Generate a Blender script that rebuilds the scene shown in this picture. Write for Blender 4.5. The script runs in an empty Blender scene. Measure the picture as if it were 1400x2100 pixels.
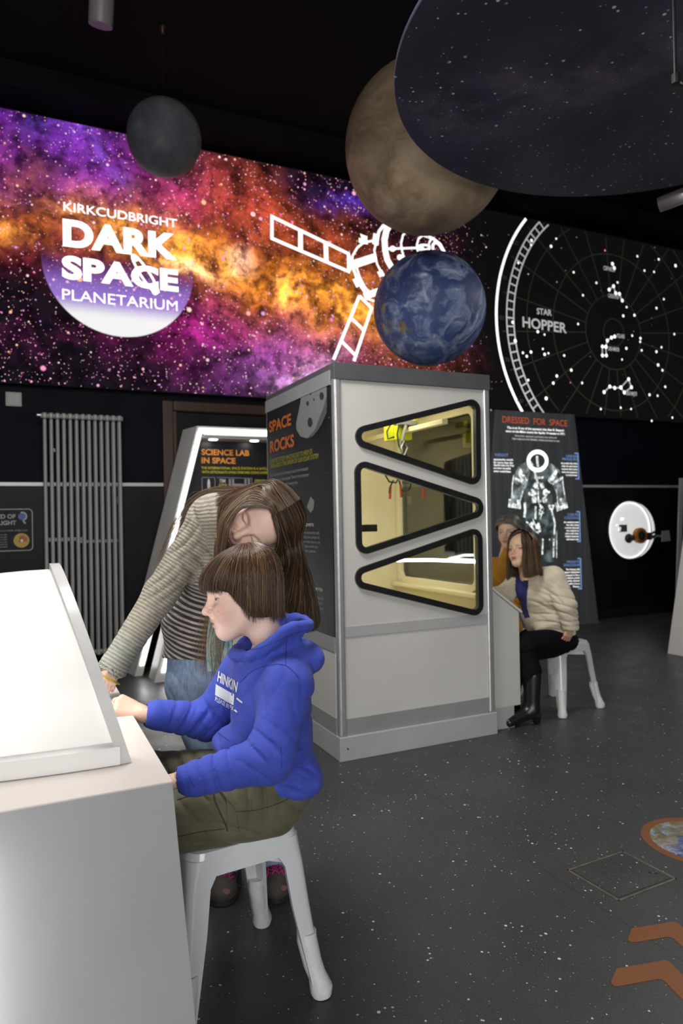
import bpy, bmesh, math, random
import numpy as np
from mathutils import Vector, Matrix

random.seed(7)
rng = np.random.default_rng(7)
scene = bpy.context.scene
COL = scene.collection

# ------------------------------------------------------------------ camera
F = 1419.0                                   # focal length in pixels of the 1400x2100 frame
CAM = Vector((0.0, 0.0, 1.30))
RC = (Matrix.Rotation(math.radians(90.48), 4, 'X') @ Matrix.Rotation(math.radians(-1.05), 4, 'Z'))
cd = bpy.data.cameras.new('camera'); cam = bpy.data.objects.new('camera', cd); COL.objects.link(cam)
cam.matrix_world = Matrix.Translation(CAM) @ RC
cd.sensor_fit = 'VERTICAL'; cd.sensor_height = 36.0; cd.lens = F / 2100 * 36.0
cd.clip_start = 0.05; cd.clip_end = 60
cd.dof.use_dof = True; cd.dof.focus_distance = 2.05; cd.dof.aperture_fstop = 3.4
scene.camera = cam

# ------------------------------------------------------------------ world, view and added fill lights
wd = bpy.data.worlds.new('World'); scene.world = wd; wd.use_nodes = True
wd.node_tree.nodes['Background'].inputs[0].default_value = (0.5, 0.52, 0.56, 1)
wd.node_tree.nodes['Background'].inputs[1].default_value = 0.02
scene.view_settings.view_transform = 'Standard'
scene.view_settings.look = 'None'
scene.view_settings.exposure = 0.0
scene.view_settings.gamma = 1.0
scene.view_settings.use_curve_mapping = False
scene.cycles.use_denoising = True
scene.cycles.max_bounces = 5
scene.cycles.use_adaptive_sampling = True
scene.cycles.adaptive_threshold = 0.08
scene.cycles.diffuse_bounces = 3
scene.cycles.glossy_bounces = 3
scene.cycles.use_light_tree = True
scene.cycles.transparent_max_bounces = 12
scene.cycles.sample_clamp_indirect = 4.0

def area(name, loc, target, w, h, power, col=(1, 1, 1), spread=180):
    l = bpy.data.lights.new(name, 'AREA'); l.shape = 'RECTANGLE'; l.size = w; l.size_y = h
    l.energy = power; l.color = col; l.spread = math.radians(spread)
    o = bpy.data.objects.new(name, l); COL.objects.link(o); o.location = loc
    o.rotation_euler = (Vector(target) - Vector(loc)).to_track_quat('-Z', 'Y').to_euler()
    return o
# added area lights: unseen fill behind the camera, two unseen fills under the ceiling
area('fill_behind_camera', (0.8, -4.2, 2.0), (0.6, 3.0, 1.6), 5.0, 3.0, 285, (1.0, 0.985, 0.965))
area('added_fill_mid', (-0.75, 2.3, 3.45), (-0.45, 2.6, 0.0), 1.2, 1.0, 95, (1.0, 0.975, 0.94))
area('added_fill_far', (3.3, 5.2, 3.5), (2.6, 5.6, 0.0), 1.2, 1.2, 42, (1.0, 0.98, 0.95))

# ------------------------------------------------------------------ frames of reference
WA = math.radians(25.0)                      # the hall's long wall runs 25 degrees off the camera's x axis
WX = Vector((math.cos(WA), math.sin(WA), 0)); WY = Vector((-math.sin(WA), math.cos(WA), 0))
WALL_T = 6.40
RC3 = RC.to_3x3()
def ray(px, py):
    return RC3 @ Vector(((px - 700) / F, (1050 - py) / F, -1))
def at(px, py, Y):                           # point of the photograph's pixel at distance Y in front of the visitor
    d = ray(px, py); return CAM + d * (Y / d.y)
def on_floor(px, py, z=0.0):
    d = ray(px, py); return CAM + d * ((z - CAM.z) / d.z)
def hall(s, t, z=0.0):                       # hall coordinates: s along the long wall, t away into the hall
    return WX * s + WY * t + Vector((0, 0, z))
def wallpx(px, py, t=WALL_T):                # hall (s, z) of a pixel on the plane at t
    d = ray(px, py); k = t / d.dot(WY); p = CAM + d * k
    return p.dot(WX), p.z

# ------------------------------------------------------------------ node helpers
class S:                                     # a socket with arithmetic
    def __init__(s, nb, sock): s.nb, s.k = nb, sock
    def __add__(s, o): return s.nb.math('ADD', s, o)
    __radd__ = __add__
    def __sub__(s, o): return s.nb.math('SUBTRACT', s, o)
    def __rsub__(s, o): return s.nb.math('SUBTRACT', o, s)
    def __mul__(s, o): return s.nb.math('MULTIPLY', s, o)
    __rmul__ = __mul__
    def __truediv__(s, o): return s.nb.math('DIVIDE', s, o)
    def __lt__(s, o): return s.nb.math('LESS_THAN', s, o)
    def __gt__(s, o): return s.nb.math('GREATER_THAN', s, o)
    def __pow__(s, o): return s.nb.math('POWER', s, o)
class NB:
    def __init__(s, name):
        s.m = bpy.data.materials.new(name); s.m.use_nodes = True; s.t = s.m.node_tree
        s.b = s.t.nodes['Principled BSDF']; s.out = s.t.nodes['Material Output']
    def n(s, ty): return s.t.nodes.new(ty)
    def put(s, sock, v):
        if isinstance(v, S): s.t.links.new(v.k, sock)
        elif isinstance(v, (tuple, list)) and sock.type == 'RGBA' and len(v) == 3: sock.default_value = (*v, 1)
        else: sock.default_value = v
    def math(s, op, a, b=0.0, c=None, clamp=False):
        n = s.n('ShaderNodeMath'); n.operation = op; n.use_clamp = clamp
        s.put(n.inputs[0], a); s.put(n.inputs[1], b)
        if c is not None: s.put(n.inputs[2], c)
        return S(s, n.outputs[0])
    def clamp(s, a): return s.math('ADD', a, 0.0, clamp=True)
    def coord(s, kind='Object'):
        return S(s, s.n('ShaderNodeTexCoord').outputs[kind])
    def xyz(s, v):
        n = s.n('ShaderNodeSeparateXYZ'); s.put(n.inputs[0], v); return [S(s, o) for o in n.outputs]
    def vec(s, x, y, z):
        n = s.n('ShaderNodeCombineXYZ')
        for i, v in enumerate((x, y, z)): s.put(n.inputs[i], v)
        return S(s, n.outputs[0])
    def vscale(s, v, sc, off=(0, 0, 0), rot=(0, 0, 0)):
        n = s.n('ShaderNodeMapping'); s.put(n.inputs[0], v)
        n.inputs[1].default_value = off; n.inputs[2].default_value = rot; n.inputs[3].default_value = sc
        return S(s, n.outputs[0])
    def vadd(s, a, b):
        n = s.n('ShaderNodeVectorMath'); n.operation = 'ADD'; s.put(n.inputs[0], a); s.put(n.inputs[1], b); return S(s, n.outputs[0])
    def noise(s, v, scale=5, detail=4, rough=0.55, dist=0.0, out=0):
        n = s.n('ShaderNodeTexNoise'); s.put(n.inputs['Vector'], v); n.inputs['Scale'].default_value = scale
        n.inputs['Detail'].default_value = detail; n.inputs['Roughness'].default_value = rough; n.inputs['Distortion'].default_value = dist
        return S(s, n.outputs[out])
    def vor(s, v, scale=10, rnd=1.0):
        n = s.n('ShaderNodeTexVoronoi'); s.put(n.inputs['Vector'], v); n.inputs['Scale'].default_value = scale
        n.inputs['Randomness'].default_value = rnd
        return S(s, n.outputs['Distance']), S(s, n.outputs['Color'])
    def step(s, v, a, b, lo=0.0, hi=1.0, smooth=True):
        n = s.n('ShaderNodeMapRange'); n.interpolation_type = 'SMOOTHSTEP' if smooth else 'LINEAR'
        s.put(n.inputs[0], v); n.inputs[1].default_value = a; n.inputs[2].default_value = b
        n.inputs[3].default_value = lo; n.inputs[4].default_value = hi; return S(s, n.outputs[0])
    def mix(s, f, a, b, blend='MIX'):
        n = s.n('ShaderNodeMix'); n.data_type = 'RGBA'; n.blend_type = blend; n.clamp_factor = True
        s.put(n.inputs['Factor'], f)
        s.put(n.inputs[6], a if isinstance(a, S) else (*a, 1)); s.put(n.inputs[7], b if isinstance(b, S) else (*b, 1))
        return S(s, n.outputs[2])
    def ramp(s, f, stops):
        n = s.n('ShaderNodeValToRGB'); s.put(n.inputs[0], f); e = n.color_ramp.elements
        while len(e) < len(stops): e.new(0.5)
        for el, (p, c) in zip(e, stops): el.position = p; el.color = (*c, 1)
        return S(s, n.outputs[0])
    def attr(s, name, out='Fac'):
        n = s.n('ShaderNodeAttribute'); n.attribute_name = name; return S(s, n.outputs[out])
    def set(s, **kw):
        names = dict(base='Base Color', rough='Roughness', metal='Metallic', emit='Emission Color', power='Emission Strength', alpha='Alpha',
                     spec='Specular IOR Level', trans='Transmission Weight', ior='IOR', sss='Subsurface Weight', sheen='Sheen Weight', coat='Coat Weight', normal='Normal')
        for k, v in kw.items(): s.put(s.b.inputs[names[k]], v)
        return s
    def bump(s, h, strength=0.3, dist=0.01):
        n = s.n('ShaderNodeBump'); s.put(n.inputs['Height'], h); n.inputs['Strength'].default_value = strength
        n.inputs['Distance'].default_value = dist; s.t.links.new(n.outputs[0], s.b.inputs['Normal'])

def plain(name, col, rough=0.5, metal=0.0, emit=None, power=0.0, **kw):
    nb = NB(name); nb.set(base=col, rough=rough, metal=metal, **kw)
    if emit: nb.set(emit=emit, power=power)
    return nb.m
def grained(name, col, rough=0.5, amount=0.12, scale=6.0, bump=0.0, bscale=80, metal=0.0, **kw):
    nb = NB(name); c = nb.coord(); f = nb.noise(c, scale, 5)
    a = tuple(x * (1 - amount) for x in col); b = tuple(min(1, x * (1 + amount)) for x in col)
    nb.set(base=nb.mix(nb.step(f, 0.3, 0.7), a, b), rough=nb.step(f, 0.2, 0.8, rough * 0.85, min(1, rough * 1.1)), metal=metal, **kw)
    if bump: nb.bump(nb.noise(c, bscale, 3), bump, 0.004)
    return nb.m

# ------------------------------------------------------------------ mesh helpers
def link(name, me, mats, parent=None, smooth=False):
    o = bpy.data.objects.new(name, me); COL.objects.link(o)
    for m in (mats if isinstance(mats, (list, tuple)) else [mats]): me.materials.append(m)
    if smooth: me.shade_smooth()
    if parent: o.parent = parent
    return o
def tag(o, label=None, cat=None, group=None, kind=None):
    if label: o['label'] = label
    if cat: o['category'] = cat
    if group: o['group'] = group
    if kind: o['kind'] = kind
    return o
def thing(name, label, cat, loc=(0, 0, 0), rz=0.0, group=None):
    o = bpy.data.objects.new(name, None); COL.objects.link(o); o.empty_display_size = 0.1
    o.location = loc; o.rotation_euler = (0, 0, rz); return tag(o, label, cat, group)
class MB:
    def __init__(s): s.v, s.f = [], []
    def add(s, vs, fs):
        k = len(s.v); s.v += [tuple(v) for v in vs]; s.f += [tuple(i + k for i in f) for f in fs]; return s
    def box(s, x0, x1, y0, y1, z0, z1):
        return s.hexa([(x0, y0, z0), (x1, y0, z0), (x1, y1, z0), (x0, y1, z0)], [(x0, y0, z1), (x1, y0, z1), (x1, y1, z1), (x0, y1, z1)])
    def hexa(s, lo, hi):
        n = len(lo)
        return s.add(list(lo) + list(hi), [tuple(range(n))[::-1], tuple(range(n, 2 * n))] + [(i, (i + 1) % n, n + (i + 1) % n, n + i) for i in range(n)])
    def cyl(s, p, q, r0, r1=None, n=16, caps=True):
        return s.tube([p, q], [r0, r0 if r1 is None else r1], n, caps)
    def tube(s, pts, radii, n=8, caps=True, closed=False):
        pts = [Vector(p) for p in pts]; m = len(pts)
        if not hasattr(radii, '__len__'): radii = [radii] * m
        up = None; rings = []
        for i, p in enumerate(pts):
            if closed: t = pts[(i + 1) % m] - pts[i - 1]
            else: t = pts[min(i + 1, m - 1)] - pts[max(i - 1, 0)]
            t.normalize()
            if up is None: up = Vector((0, 0, 1)) if abs(t.z) < 0.9 else Vector((1, 0, 0))
            u = t.cross(up)
            if u.length < 1e-5: u = t.orthogonal()
            u.normalize(); w = u.cross(t); up = w
            rings.append([p + (u * math.cos(a) + w * math.sin(a)) * radii[i] for a in (2 * math.pi * k / n for k in range(n))])
        vs = [v for r in rings for v in r]; fs = []
        for i in range(m if closed else m - 1):
            a, b = i * n, ((i + 1) % m) * n
            fs += [(a + k, b + k, b + (k + 1) % n, a + (k + 1) % n) for k in range(n)]
        if caps and not closed: fs += [tuple(range(n)), tuple(range((m - 1) * n, m * n))[::-1]]
        return s.add(vs, fs)
    def lathe(s, prof, n=32, c=(0, 0, 0)):
        vs = [(c[0] + r * math.cos(2 * math.pi * k / n), c[1] + r * math.sin(2 * math.pi * k / n), c[2] + z) for r, z in prof for k in range(n)]
        fs = [(i * n + k, i * n + (k + 1) % n, (i + 1) * n + (k + 1) % n, (i + 1) * n + k) for i in range(len(prof) - 1) for k in range(n)]
        return s.add(vs, fs)
    def build(s, name, mat, parent=None, smooth=False, bevel=0.0, seg=2):
        me = bpy.data.meshes.new(name); me.from_pydata(s.v, [], s.f); me.validate(); me.update()
        bm = bmesh.new(); bm.from_mesh(me); bmesh.ops.recalc_face_normals(bm, faces=bm.faces); bm.to_mesh(me); bm.free()
        o = link(name, me, mat, parent)
        if smooth: auto_smooth(me)
        if bevel:
            md = o.modifiers.new('bevel', 'BEVEL'); md.width = bevel; md.segments = seg; md.limit_method = 'ANGLE'; md.angle_limit = math.radians(40)
        return o
def auto_smooth(me, ang=40):
    me.shade_smooth(); bm = bmesh.new(); bm.from_mesh(me)
    for e in bm.edges:
        e.smooth = len(e.link_faces) == 2 and e.calc_face_angle(0) < math.radians(ang)
    bm.to_mesh(me); bm.free()
def box(name, mat, parent, x0, x1, y0, y1, z0, z1, bevel=0.0): return MB().box(x0, x1, y0, y1, z0, z1).build(name, mat, parent, bevel=bevel)
def sphere_mesh(name, r, nu=64, nv=32):
    me = bpy.data.meshes.new(name); bm = bmesh.new(); bmesh.ops.create_uvsphere(bm, u_segments=nu, v_segments=nv, radius=r); bm.to_mesh(me); bm.free(); return me
def roundpoly(pts, r, n=8):
    out = []; m = len(pts); pts = [Vector(p) for p in pts]
    for i in range(m):
        p, a, b = pts[i], pts[i - 1], pts[(i + 1) % m]
        u, w = (a - p).normalized(), (b - p).normalized(); half = u.angle(w) / 2
        d = r / math.tan(half); c = p + (u + w).normalized() * (r / math.sin(half))
        s0, s1 = p + u * d, p + w * d
        a0 = math.atan2((s0 - c).y, (s0 - c).x); a1 = math.atan2((s1 - c).y, (s1 - c).x); da = (a1 - a0 + math.pi) % (2 * math.pi) - math.pi
        out += [(c.x + r * math.cos(a0 + da * k / n), c.y + r * math.sin(a0 + da * k / n)) for k in range(n + 1)]
    return out
def curve_mesh(splines, extrude, name='sheet'):
    cu = bpy.data.curves.new(name, 'CURVE'); cu.dimensions = '2D'; cu.fill_mode = 'BOTH'; cu.extrude = extrude
    for sp in splines:
        k = cu.splines.new('POLY'); k.points.add(len(sp) - 1); k.use_cyclic_u = True
        for i, p in enumerate(sp): k.points[i].co = (p[0], p[1], 0, 1)
    return bake(cu, name)
def bake(cu, name):
    o = bpy.data.objects.new(name, cu); COL.objects.link(o)
    dg = bpy.context.evaluated_depsgraph_get(); me = bpy.data.meshes.new_from_object(o.evaluated_get(dg))
    bpy.data.objects.remove(o); bpy.data.curves.remove(cu); me.name = name; me.materials.clear(); return me
UPRIGHT = Matrix(((1, 0, 0, 0), (0, 0, -1, 0), (0, 1, 0, 0), (0, 0, 0, 1)))      # drawing plane (x, y) -> upright (x, z), facing -y
def sheet(name, mat, parent, outer, holes=(), thick=0.01, y=0.0):                # upright sheet with holes, front at y, going back by thick
    me = curve_mesh([outer, *holes], thick / 2, name); me.transform(Matrix.Translation((0, y + thick / 2, 0)) @ UPRIGHT)
    return link(name, me, mat, parent)
def stroke_mesh(name, lines, width, thick=0.002, closed=False):                   # flat upright strokes through (x, z) points; mitred ribbons
    mb = MB()
    for ln in lines:
        w = width
        if isinstance(ln, dict): w, ln, cl = ln.get('w', width), ln['p'], ln.get('c', closed)
        else: cl = closed
        P = [Vector((p[0], p[1])) for p in ln]; m = len(P)
        if m < 2: continue
        L, R = [], []
        for i in range(m):
            a = P[i - 1] if (i > 0 or cl) else None; b = P[(i + 1) % m] if (i < m - 1 or cl) else None
            d0 = (P[i] - a).normalized() if a is not None else None; d1 = (b - P[i]).normalized() if b is not None else None
            if d0 is None: d0 = d1
            if d1 is None: d1 = d0
            t = (d0 + d1)
            if t.length < 1e-6: t = d0
            t.normalize(); nn = Vector((-t.y, t.x)); k = max(0.35, nn.dot(Vector((-d0.y, d0.x))))
            L.append(P[i] + nn * (w / 2 / k)); R.append(P[i] - nn * (w / 2 / k))
        vs = [(p.x, 0, p.y) for p in L] + [(p.x, 0, p.y) for p in R] + [(p.x, thick, p.y) for p in L] + [(p.x, thick, p.y) for p in R]
        fs = []
        for i in range(m if cl else m - 1):
            j = (i + 1) % m; fs += [(i, j, m + j, m + i), (i, 2 * m + i, 2 * m + j, j), (m + i, m + j, 3 * m + j, 3 * m + i)]
        mb.add(vs, fs)
    return mb
def dots(mb, pts, n=10):                                                          # small upright discs: (x, z, radius)
    for x, z, r in pts:
        mb.add([(x + r * math.cos(2 * math.pi * k / n), -0.001, z + r * math.sin(2 * math.pi * k / n)) for k in range(n)], [tuple(range(n))])
    return mb
def text(name, body, mat, parent, x0, x1, z0, cap, y=0.0, bold=0.0, extrude=0.0008, align='LEFT', space=1.0, shear=0.0):
    """Lettering facing -y; x0..x1 is its whole width (x1 None: natural), z0 its base line, cap its capital height."""
    cu = bpy.data.curves.new(name, 'FONT'); cu.body = body; cu.size = 1.0; cu.offset = bold; cu.space_character = space; cu.resolution_u = 5
    cu.extrude = 0.0; cu.align_x = align
    nl = body.count('\n')
    me = bake(cu, name)
    co = np.empty(len(me.vertices) * 3); me.vertices.foreach_get('co', co); co = co.reshape(-1, 3)
    k = cap / (0.729 + 2 * bold)
    w = co[:, 0].max() - co[:, 0].min()
    kx = k if x1 is None else (x1 - x0) / w
    if align == 'LEFT': X = x0 + (co[:, 0] - co[:, 0].min()) * kx
    elif align == 'RIGHT': X = x0 + (co[:, 0] - co[:, 0].max()) * kx
    else: X = x0 + co[:, 0] * kx
    Z = z0 + (co[:, 1] + bold) * k
    out = np.stack([X, np.full_like(X, y), Z + shear * (X - x0)], 1)
    me.vertices.foreach_set('co', out.ravel()); me.update()
    return link(name, me, mat, parent)

# ------------------------------------------------------------------ shared materials
M = {}
def mk_floor():
    nb = NB('speckled_dark_vinyl'); c = nb.coord()
    base = nb.mix(nb.step(nb.noise(c, 1.3, 4), 0.3, 0.7), (0.027, 0.028, 0.030), (0.040, 0.041, 0.043))
    base = nb.mix(nb.step(nb.noise(c, 260, 2), 0.45, 0.75), base, (0.085, 0.085, 0.086))
    k = nb.noise(c, 60, 2, out=1)
    v = nb.vadd(c, nb.vscale(k, (0.006, 0.006, 0.0)))
    for sc, thr, rad, colr in ((24, 0.62, 0.135, (0.62, 0.62, 0.57)), (40, 0.60, 0.16, (0.50, 0.50, 0.47)), (75, 0.6, 0.17, (0.34, 0.34, 0.34))):
        d, cc = nb.vor(v, sc); r, g, b = nb.xyz(cc)
        m = (d < (g * rad)) * (r > (1 - thr * 0.8))
        base = nb.mix(m, base, colr)
    x, y, z = nb.xyz(nb.vscale(c, (1, 1, 1), rot=(0, 0, -WA)))
    fr = nb.math('FRACT', (x + 0.527) / 1.5)
    seam = (nb.math('ABSOLUTE', fr - 0.5) < 0.0012)
    base = nb.mix(seam * 0.7, base, (0.012, 0.012, 0.012))
    nb.set(base=base, rough=nb.step(nb.noise(c, 3.5, 5), 0.3, 0.7, 0.36, 0.48), spec=0.45)
    nb.bump(nb.noise(c, 220, 2), 0.03, 0.002)
    return nb.m
M['floor'] = mk_floor()
M['navy'] = grained('dark_navy_paint', (0.0042, 0.0050, 0.0090), 0.65, 0.15, 3, spec=0.08)
M['ceil'] = grained('black_ceiling_paint', (0.0095, 0.0098, 0.0125), 0.8, 0.2, 2, spec=0.05)
def mk_dado():
    nb = NB('black_star_print_board'); c = nb.coord()
    base = nb.mix(nb.step(nb.noise(c, 2.0, 5), 0.35, 0.7), (0.0045, 0.0045, 0.005), (0.0095, 0.0095, 0.010))
    cl = nb.step(nb.noise(c, 2.6, 3), 0.45, 0.68)
    for sc, rad in ((22, 0.075), (48, 0.11)):
        d, cc = nb.vor(c, sc); r, g, b = nb.xyz(cc)
        m = (d < (g * rad)) * (r > 0.60) * (cl + 0.18)
        base = nb.mix(m, base, (0.22, 0.22, 0.21))
    nb.set(base=base, rough=0.45, spec=0.15); return nb.m
M['dado'] = mk_dado()
M['rail'] = plain('pale_aluminium_rail', (0.42, 0.42, 0.41), 0.4, 0.3)
def mk_wood():
    nb = NB('brown_varnished_wood'); c = nb.vscale(nb.coord(), (14, 14, 1.2))
    f = nb.noise(c, 3, 6, 0.6, 1.2)
    nb.set(base=nb.ramp(f, [(0.3, (0.018, 0.006, 0.003)), (0.7, (0.050, 0.018, 0.007))]), rough=0.42); return nb.m
M['wood'] = mk_wood()
M['door'] = grained('charcoal_door_paint', (0.009, 0.008, 0.008), 0.5, 0.2, 4, spec=0.15)
M['white_paint'] = grained('off_white_laminate', (0.60, 0.595, 0.575), 0.42, 0.03, 3)
M['cab_cream'] = grained('pale_grey_laminate', (0.57, 0.56, 0.53), 0.45, 0.03, 2)
M['grey_lam'] = grained('mid_grey_laminate', (0.27, 0.27, 0.275), 0.45, 0.05, 5)
M['dark_trim'] = grained('dark_grey_trim', (0.085, 0.085, 0.095), 0.45, 0.08, 5)
M['alu'] = grained('brushed_aluminium', (0.70, 0.70, 0.71), 0.36, 0.04, 30, metal=0.75)
M['plinth'] = grained('light_grey_plinth', (0.40, 0.40, 0.405), 0.45, 0.03, 4)
M['black_rub'] = grained('black_rubber', (0.010, 0.010, 0.011), 0.42, 0.1, 20)
M['radiator'] = grained('grey_radiator_enamel', (0.30, 0.295, 0.285), 0.38, 0.04, 8)
M['switch'] = plain('grey_plastic_plate', (0.25, 0.25, 0.24), 0.4)
M['cream_int'] = grained('cream_interior', (0.74, 0.66, 0.42), 0.5, 0.04, 3)
M['stool'] = grained('white_gloss_enamel', (0.62, 0.65, 0.67), 0.18, 0.02, 6, coat=0.4)
M['footcap'] = grained('white_plastic_sock', (0.66, 0.66, 0.65), 0.45, 0.05, 30, bump=0.4, bscale=60)
M['orange_print'] = grained('orange_vinyl', (0.19, 0.062, 0.014), 0.5, 0.06, 30)
M['steel_dk'] = grained('dark_steel', (0.05, 0.05, 0.05), 0.35, 0.1, 30, metal=0.6)
def emis(name, col, power):
    nb = NB(name); nb.set(base=col, emit=col, power=power, rough=0.5)
    if power < 3: nb.m.cycles.emission_sampling = 'NONE'
    return nb.m
M['led'] = emis('white_led_strip', (1.0, 0.985, 0.97), 9.0)
M['lamp_disc'] = emis('downlight_disc', (1.0, 0.95, 0.88), 14.0)
M['print_white'] = plain('white_print', (0.72, 0.72, 0.73), 0.5)
M['print_grey'] = plain('grey_print', (0.30, 0.30, 0.31), 0.5)
M['print_orange'] = plain('orange_print', (0.50, 0.13, 0.025), 0.5)
M['print_yellow'] = plain('yellow_green_print', (0.34, 0.33, 0.02), 0.5)
M['print_yellow2'] = plain('yellow_print', (0.70, 0.62, 0.02), 0.5)
M['print_blue'] = plain('blue_print', (0.10, 0.16, 0.40), 0.5)
M['back_white'] = emis('backlit_white', (1.0, 0.995, 0.99), 1.15)
M['letter'] = emis('backlit_white_lettering', (1.0, 0.99, 0.98), 1.25)
M['back_dim'] = emis('backlit_grey', (0.62, 0.62, 0.63), 0.50)
M['chart_line'] = emis('dim_olive_chart_line', (0.050, 0.050, 0.030), 0.30)
M['back_orange'] = emis('backlit_orange', (0.40, 0.072, 0.022), 0.85)
M['back_blue'] = emis('backlit_blue', (0.16, 0.27, 0.55), 0.85)
def mk_glass(name, tint=(1, 1, 1), gloss=0.10, rough=0.02):
    nb = NB(name); t = nb.t
    tr = nb.n('ShaderNodeBsdfTransparent'); tr.inputs[0].default_value = (*tint, 1)
    gl = nb.n('ShaderNodeBsdfGlossy'); gl.inputs['Roughness'].default_value = rough
    lw = nb.n('ShaderNodeLayerWeight'); lw.inputs[0].default_value = 0.25
    f = nb.math('ADD', S(nb, lw.outputs['Fresnel']) * 0.8, gloss)
    mx = nb.n('ShaderNodeMixShader'); nb.put(mx.inputs[0], f); t.links.new(tr.outputs[0], mx.inputs[1]); t.links.new(gl.outputs[0], mx.inputs[2])
    t.links.new(mx.outputs[0], nb.out.inputs['Surface']); return nb.m
M['glass'] = mk_glass('clear_window_glass', (0.95, 0.97, 0.96), 0.03)

# ------------------------------------------------------------------ the setting
def structure(o): return tag(o, kind='structure')
structure(box('floor', M['floor'], None, -9, 13, -6, 15, -0.06, 0.0))
o = structure(box('ceiling', M['ceil'], None, -9, 13, -6, 15, 5.0, 5.1))
def hallbox(name, mat, s0, s1, t0, t1, z0, z1, parent=None, bevel=0.0):
    o = box(name, mat, parent, s0, s1, t0, t1, z0, z1, bevel); o.rotation_euler = (0, 0, WA); return o
structure(hallbox('wall_back', M['navy'], -4.5, 10.2, WALL_T, WALL_T + 0.2, 0, 5.0))
structure(hallbox('wall_left', M['navy'], -4.7, -4.5, -5.5, WALL_T + 0.2, 0, 5.0))
structure(hallbox('wall_right', M['navy'], 10.2, 10.4, -5.5, WALL_T + 0.2, 0, 5.0))
structure(hallbox('trim_1', M['ceil'], -4.5, 10.2, WALL_T - 0.34, WALL_T, 4.80, 5.0))          # ceiling soffit along the wall
structure(hallbox('trim_2', M['rail'], -4.5, 1.19, WALL_T - 0.045, WALL_T, 1.615, 1.645))      # dado rail
structure(hallbox('trim_3', M['rail'], 2.75, 10.2, WALL_T - 0.045, WALL_T, 1.615, 1.645))
structure(hallbox('wall_panel_left', M['dado'], -4.5, 1.19, WALL_T - 0.03, WALL_T, 0.1, 1.615))
structure(hallbox('wall_panel_right', M['dado'], 2.75, 10.2, WALL_T - 0.03, WALL_T, 0.1, 1.615))
structure(hallbox('baseboard_back', M['ceil'], -4.5, 10.2, WALL_T - 0.045, WALL_T, 0, 0.11))
# door behind the science kiosk
dr = bpy.data.objects.new('door_1', None); COL.objects.link(dr); dr.location = hall(1.19, WALL_T, 0); dr.rotation_euler = (0, 0, WA); structure(dr)
box('door_leaf', M['door'], dr, 0.10, 1.46, -0.02, 0.0, 0.0, 2.30)
MB().box(0, 0.10, -0.06, 0, 0, 2.40).build('architrave', M['wood'], dr, bevel=0.012)
MB().box(1.46, 1.56, -0.06, 0, 0, 2.40).build('architrave', M['wood'], dr, bevel=0.012)
MB().box(0.10, 1.46, -0.06, 0, 2.30, 2.40).build('architrave', M['wood'], dr, bevel=0.012)
MB().box(0.10, 0.125, -0.045, 0, 0, 2.30).build('door_stop', M['wood'], dr)

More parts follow.
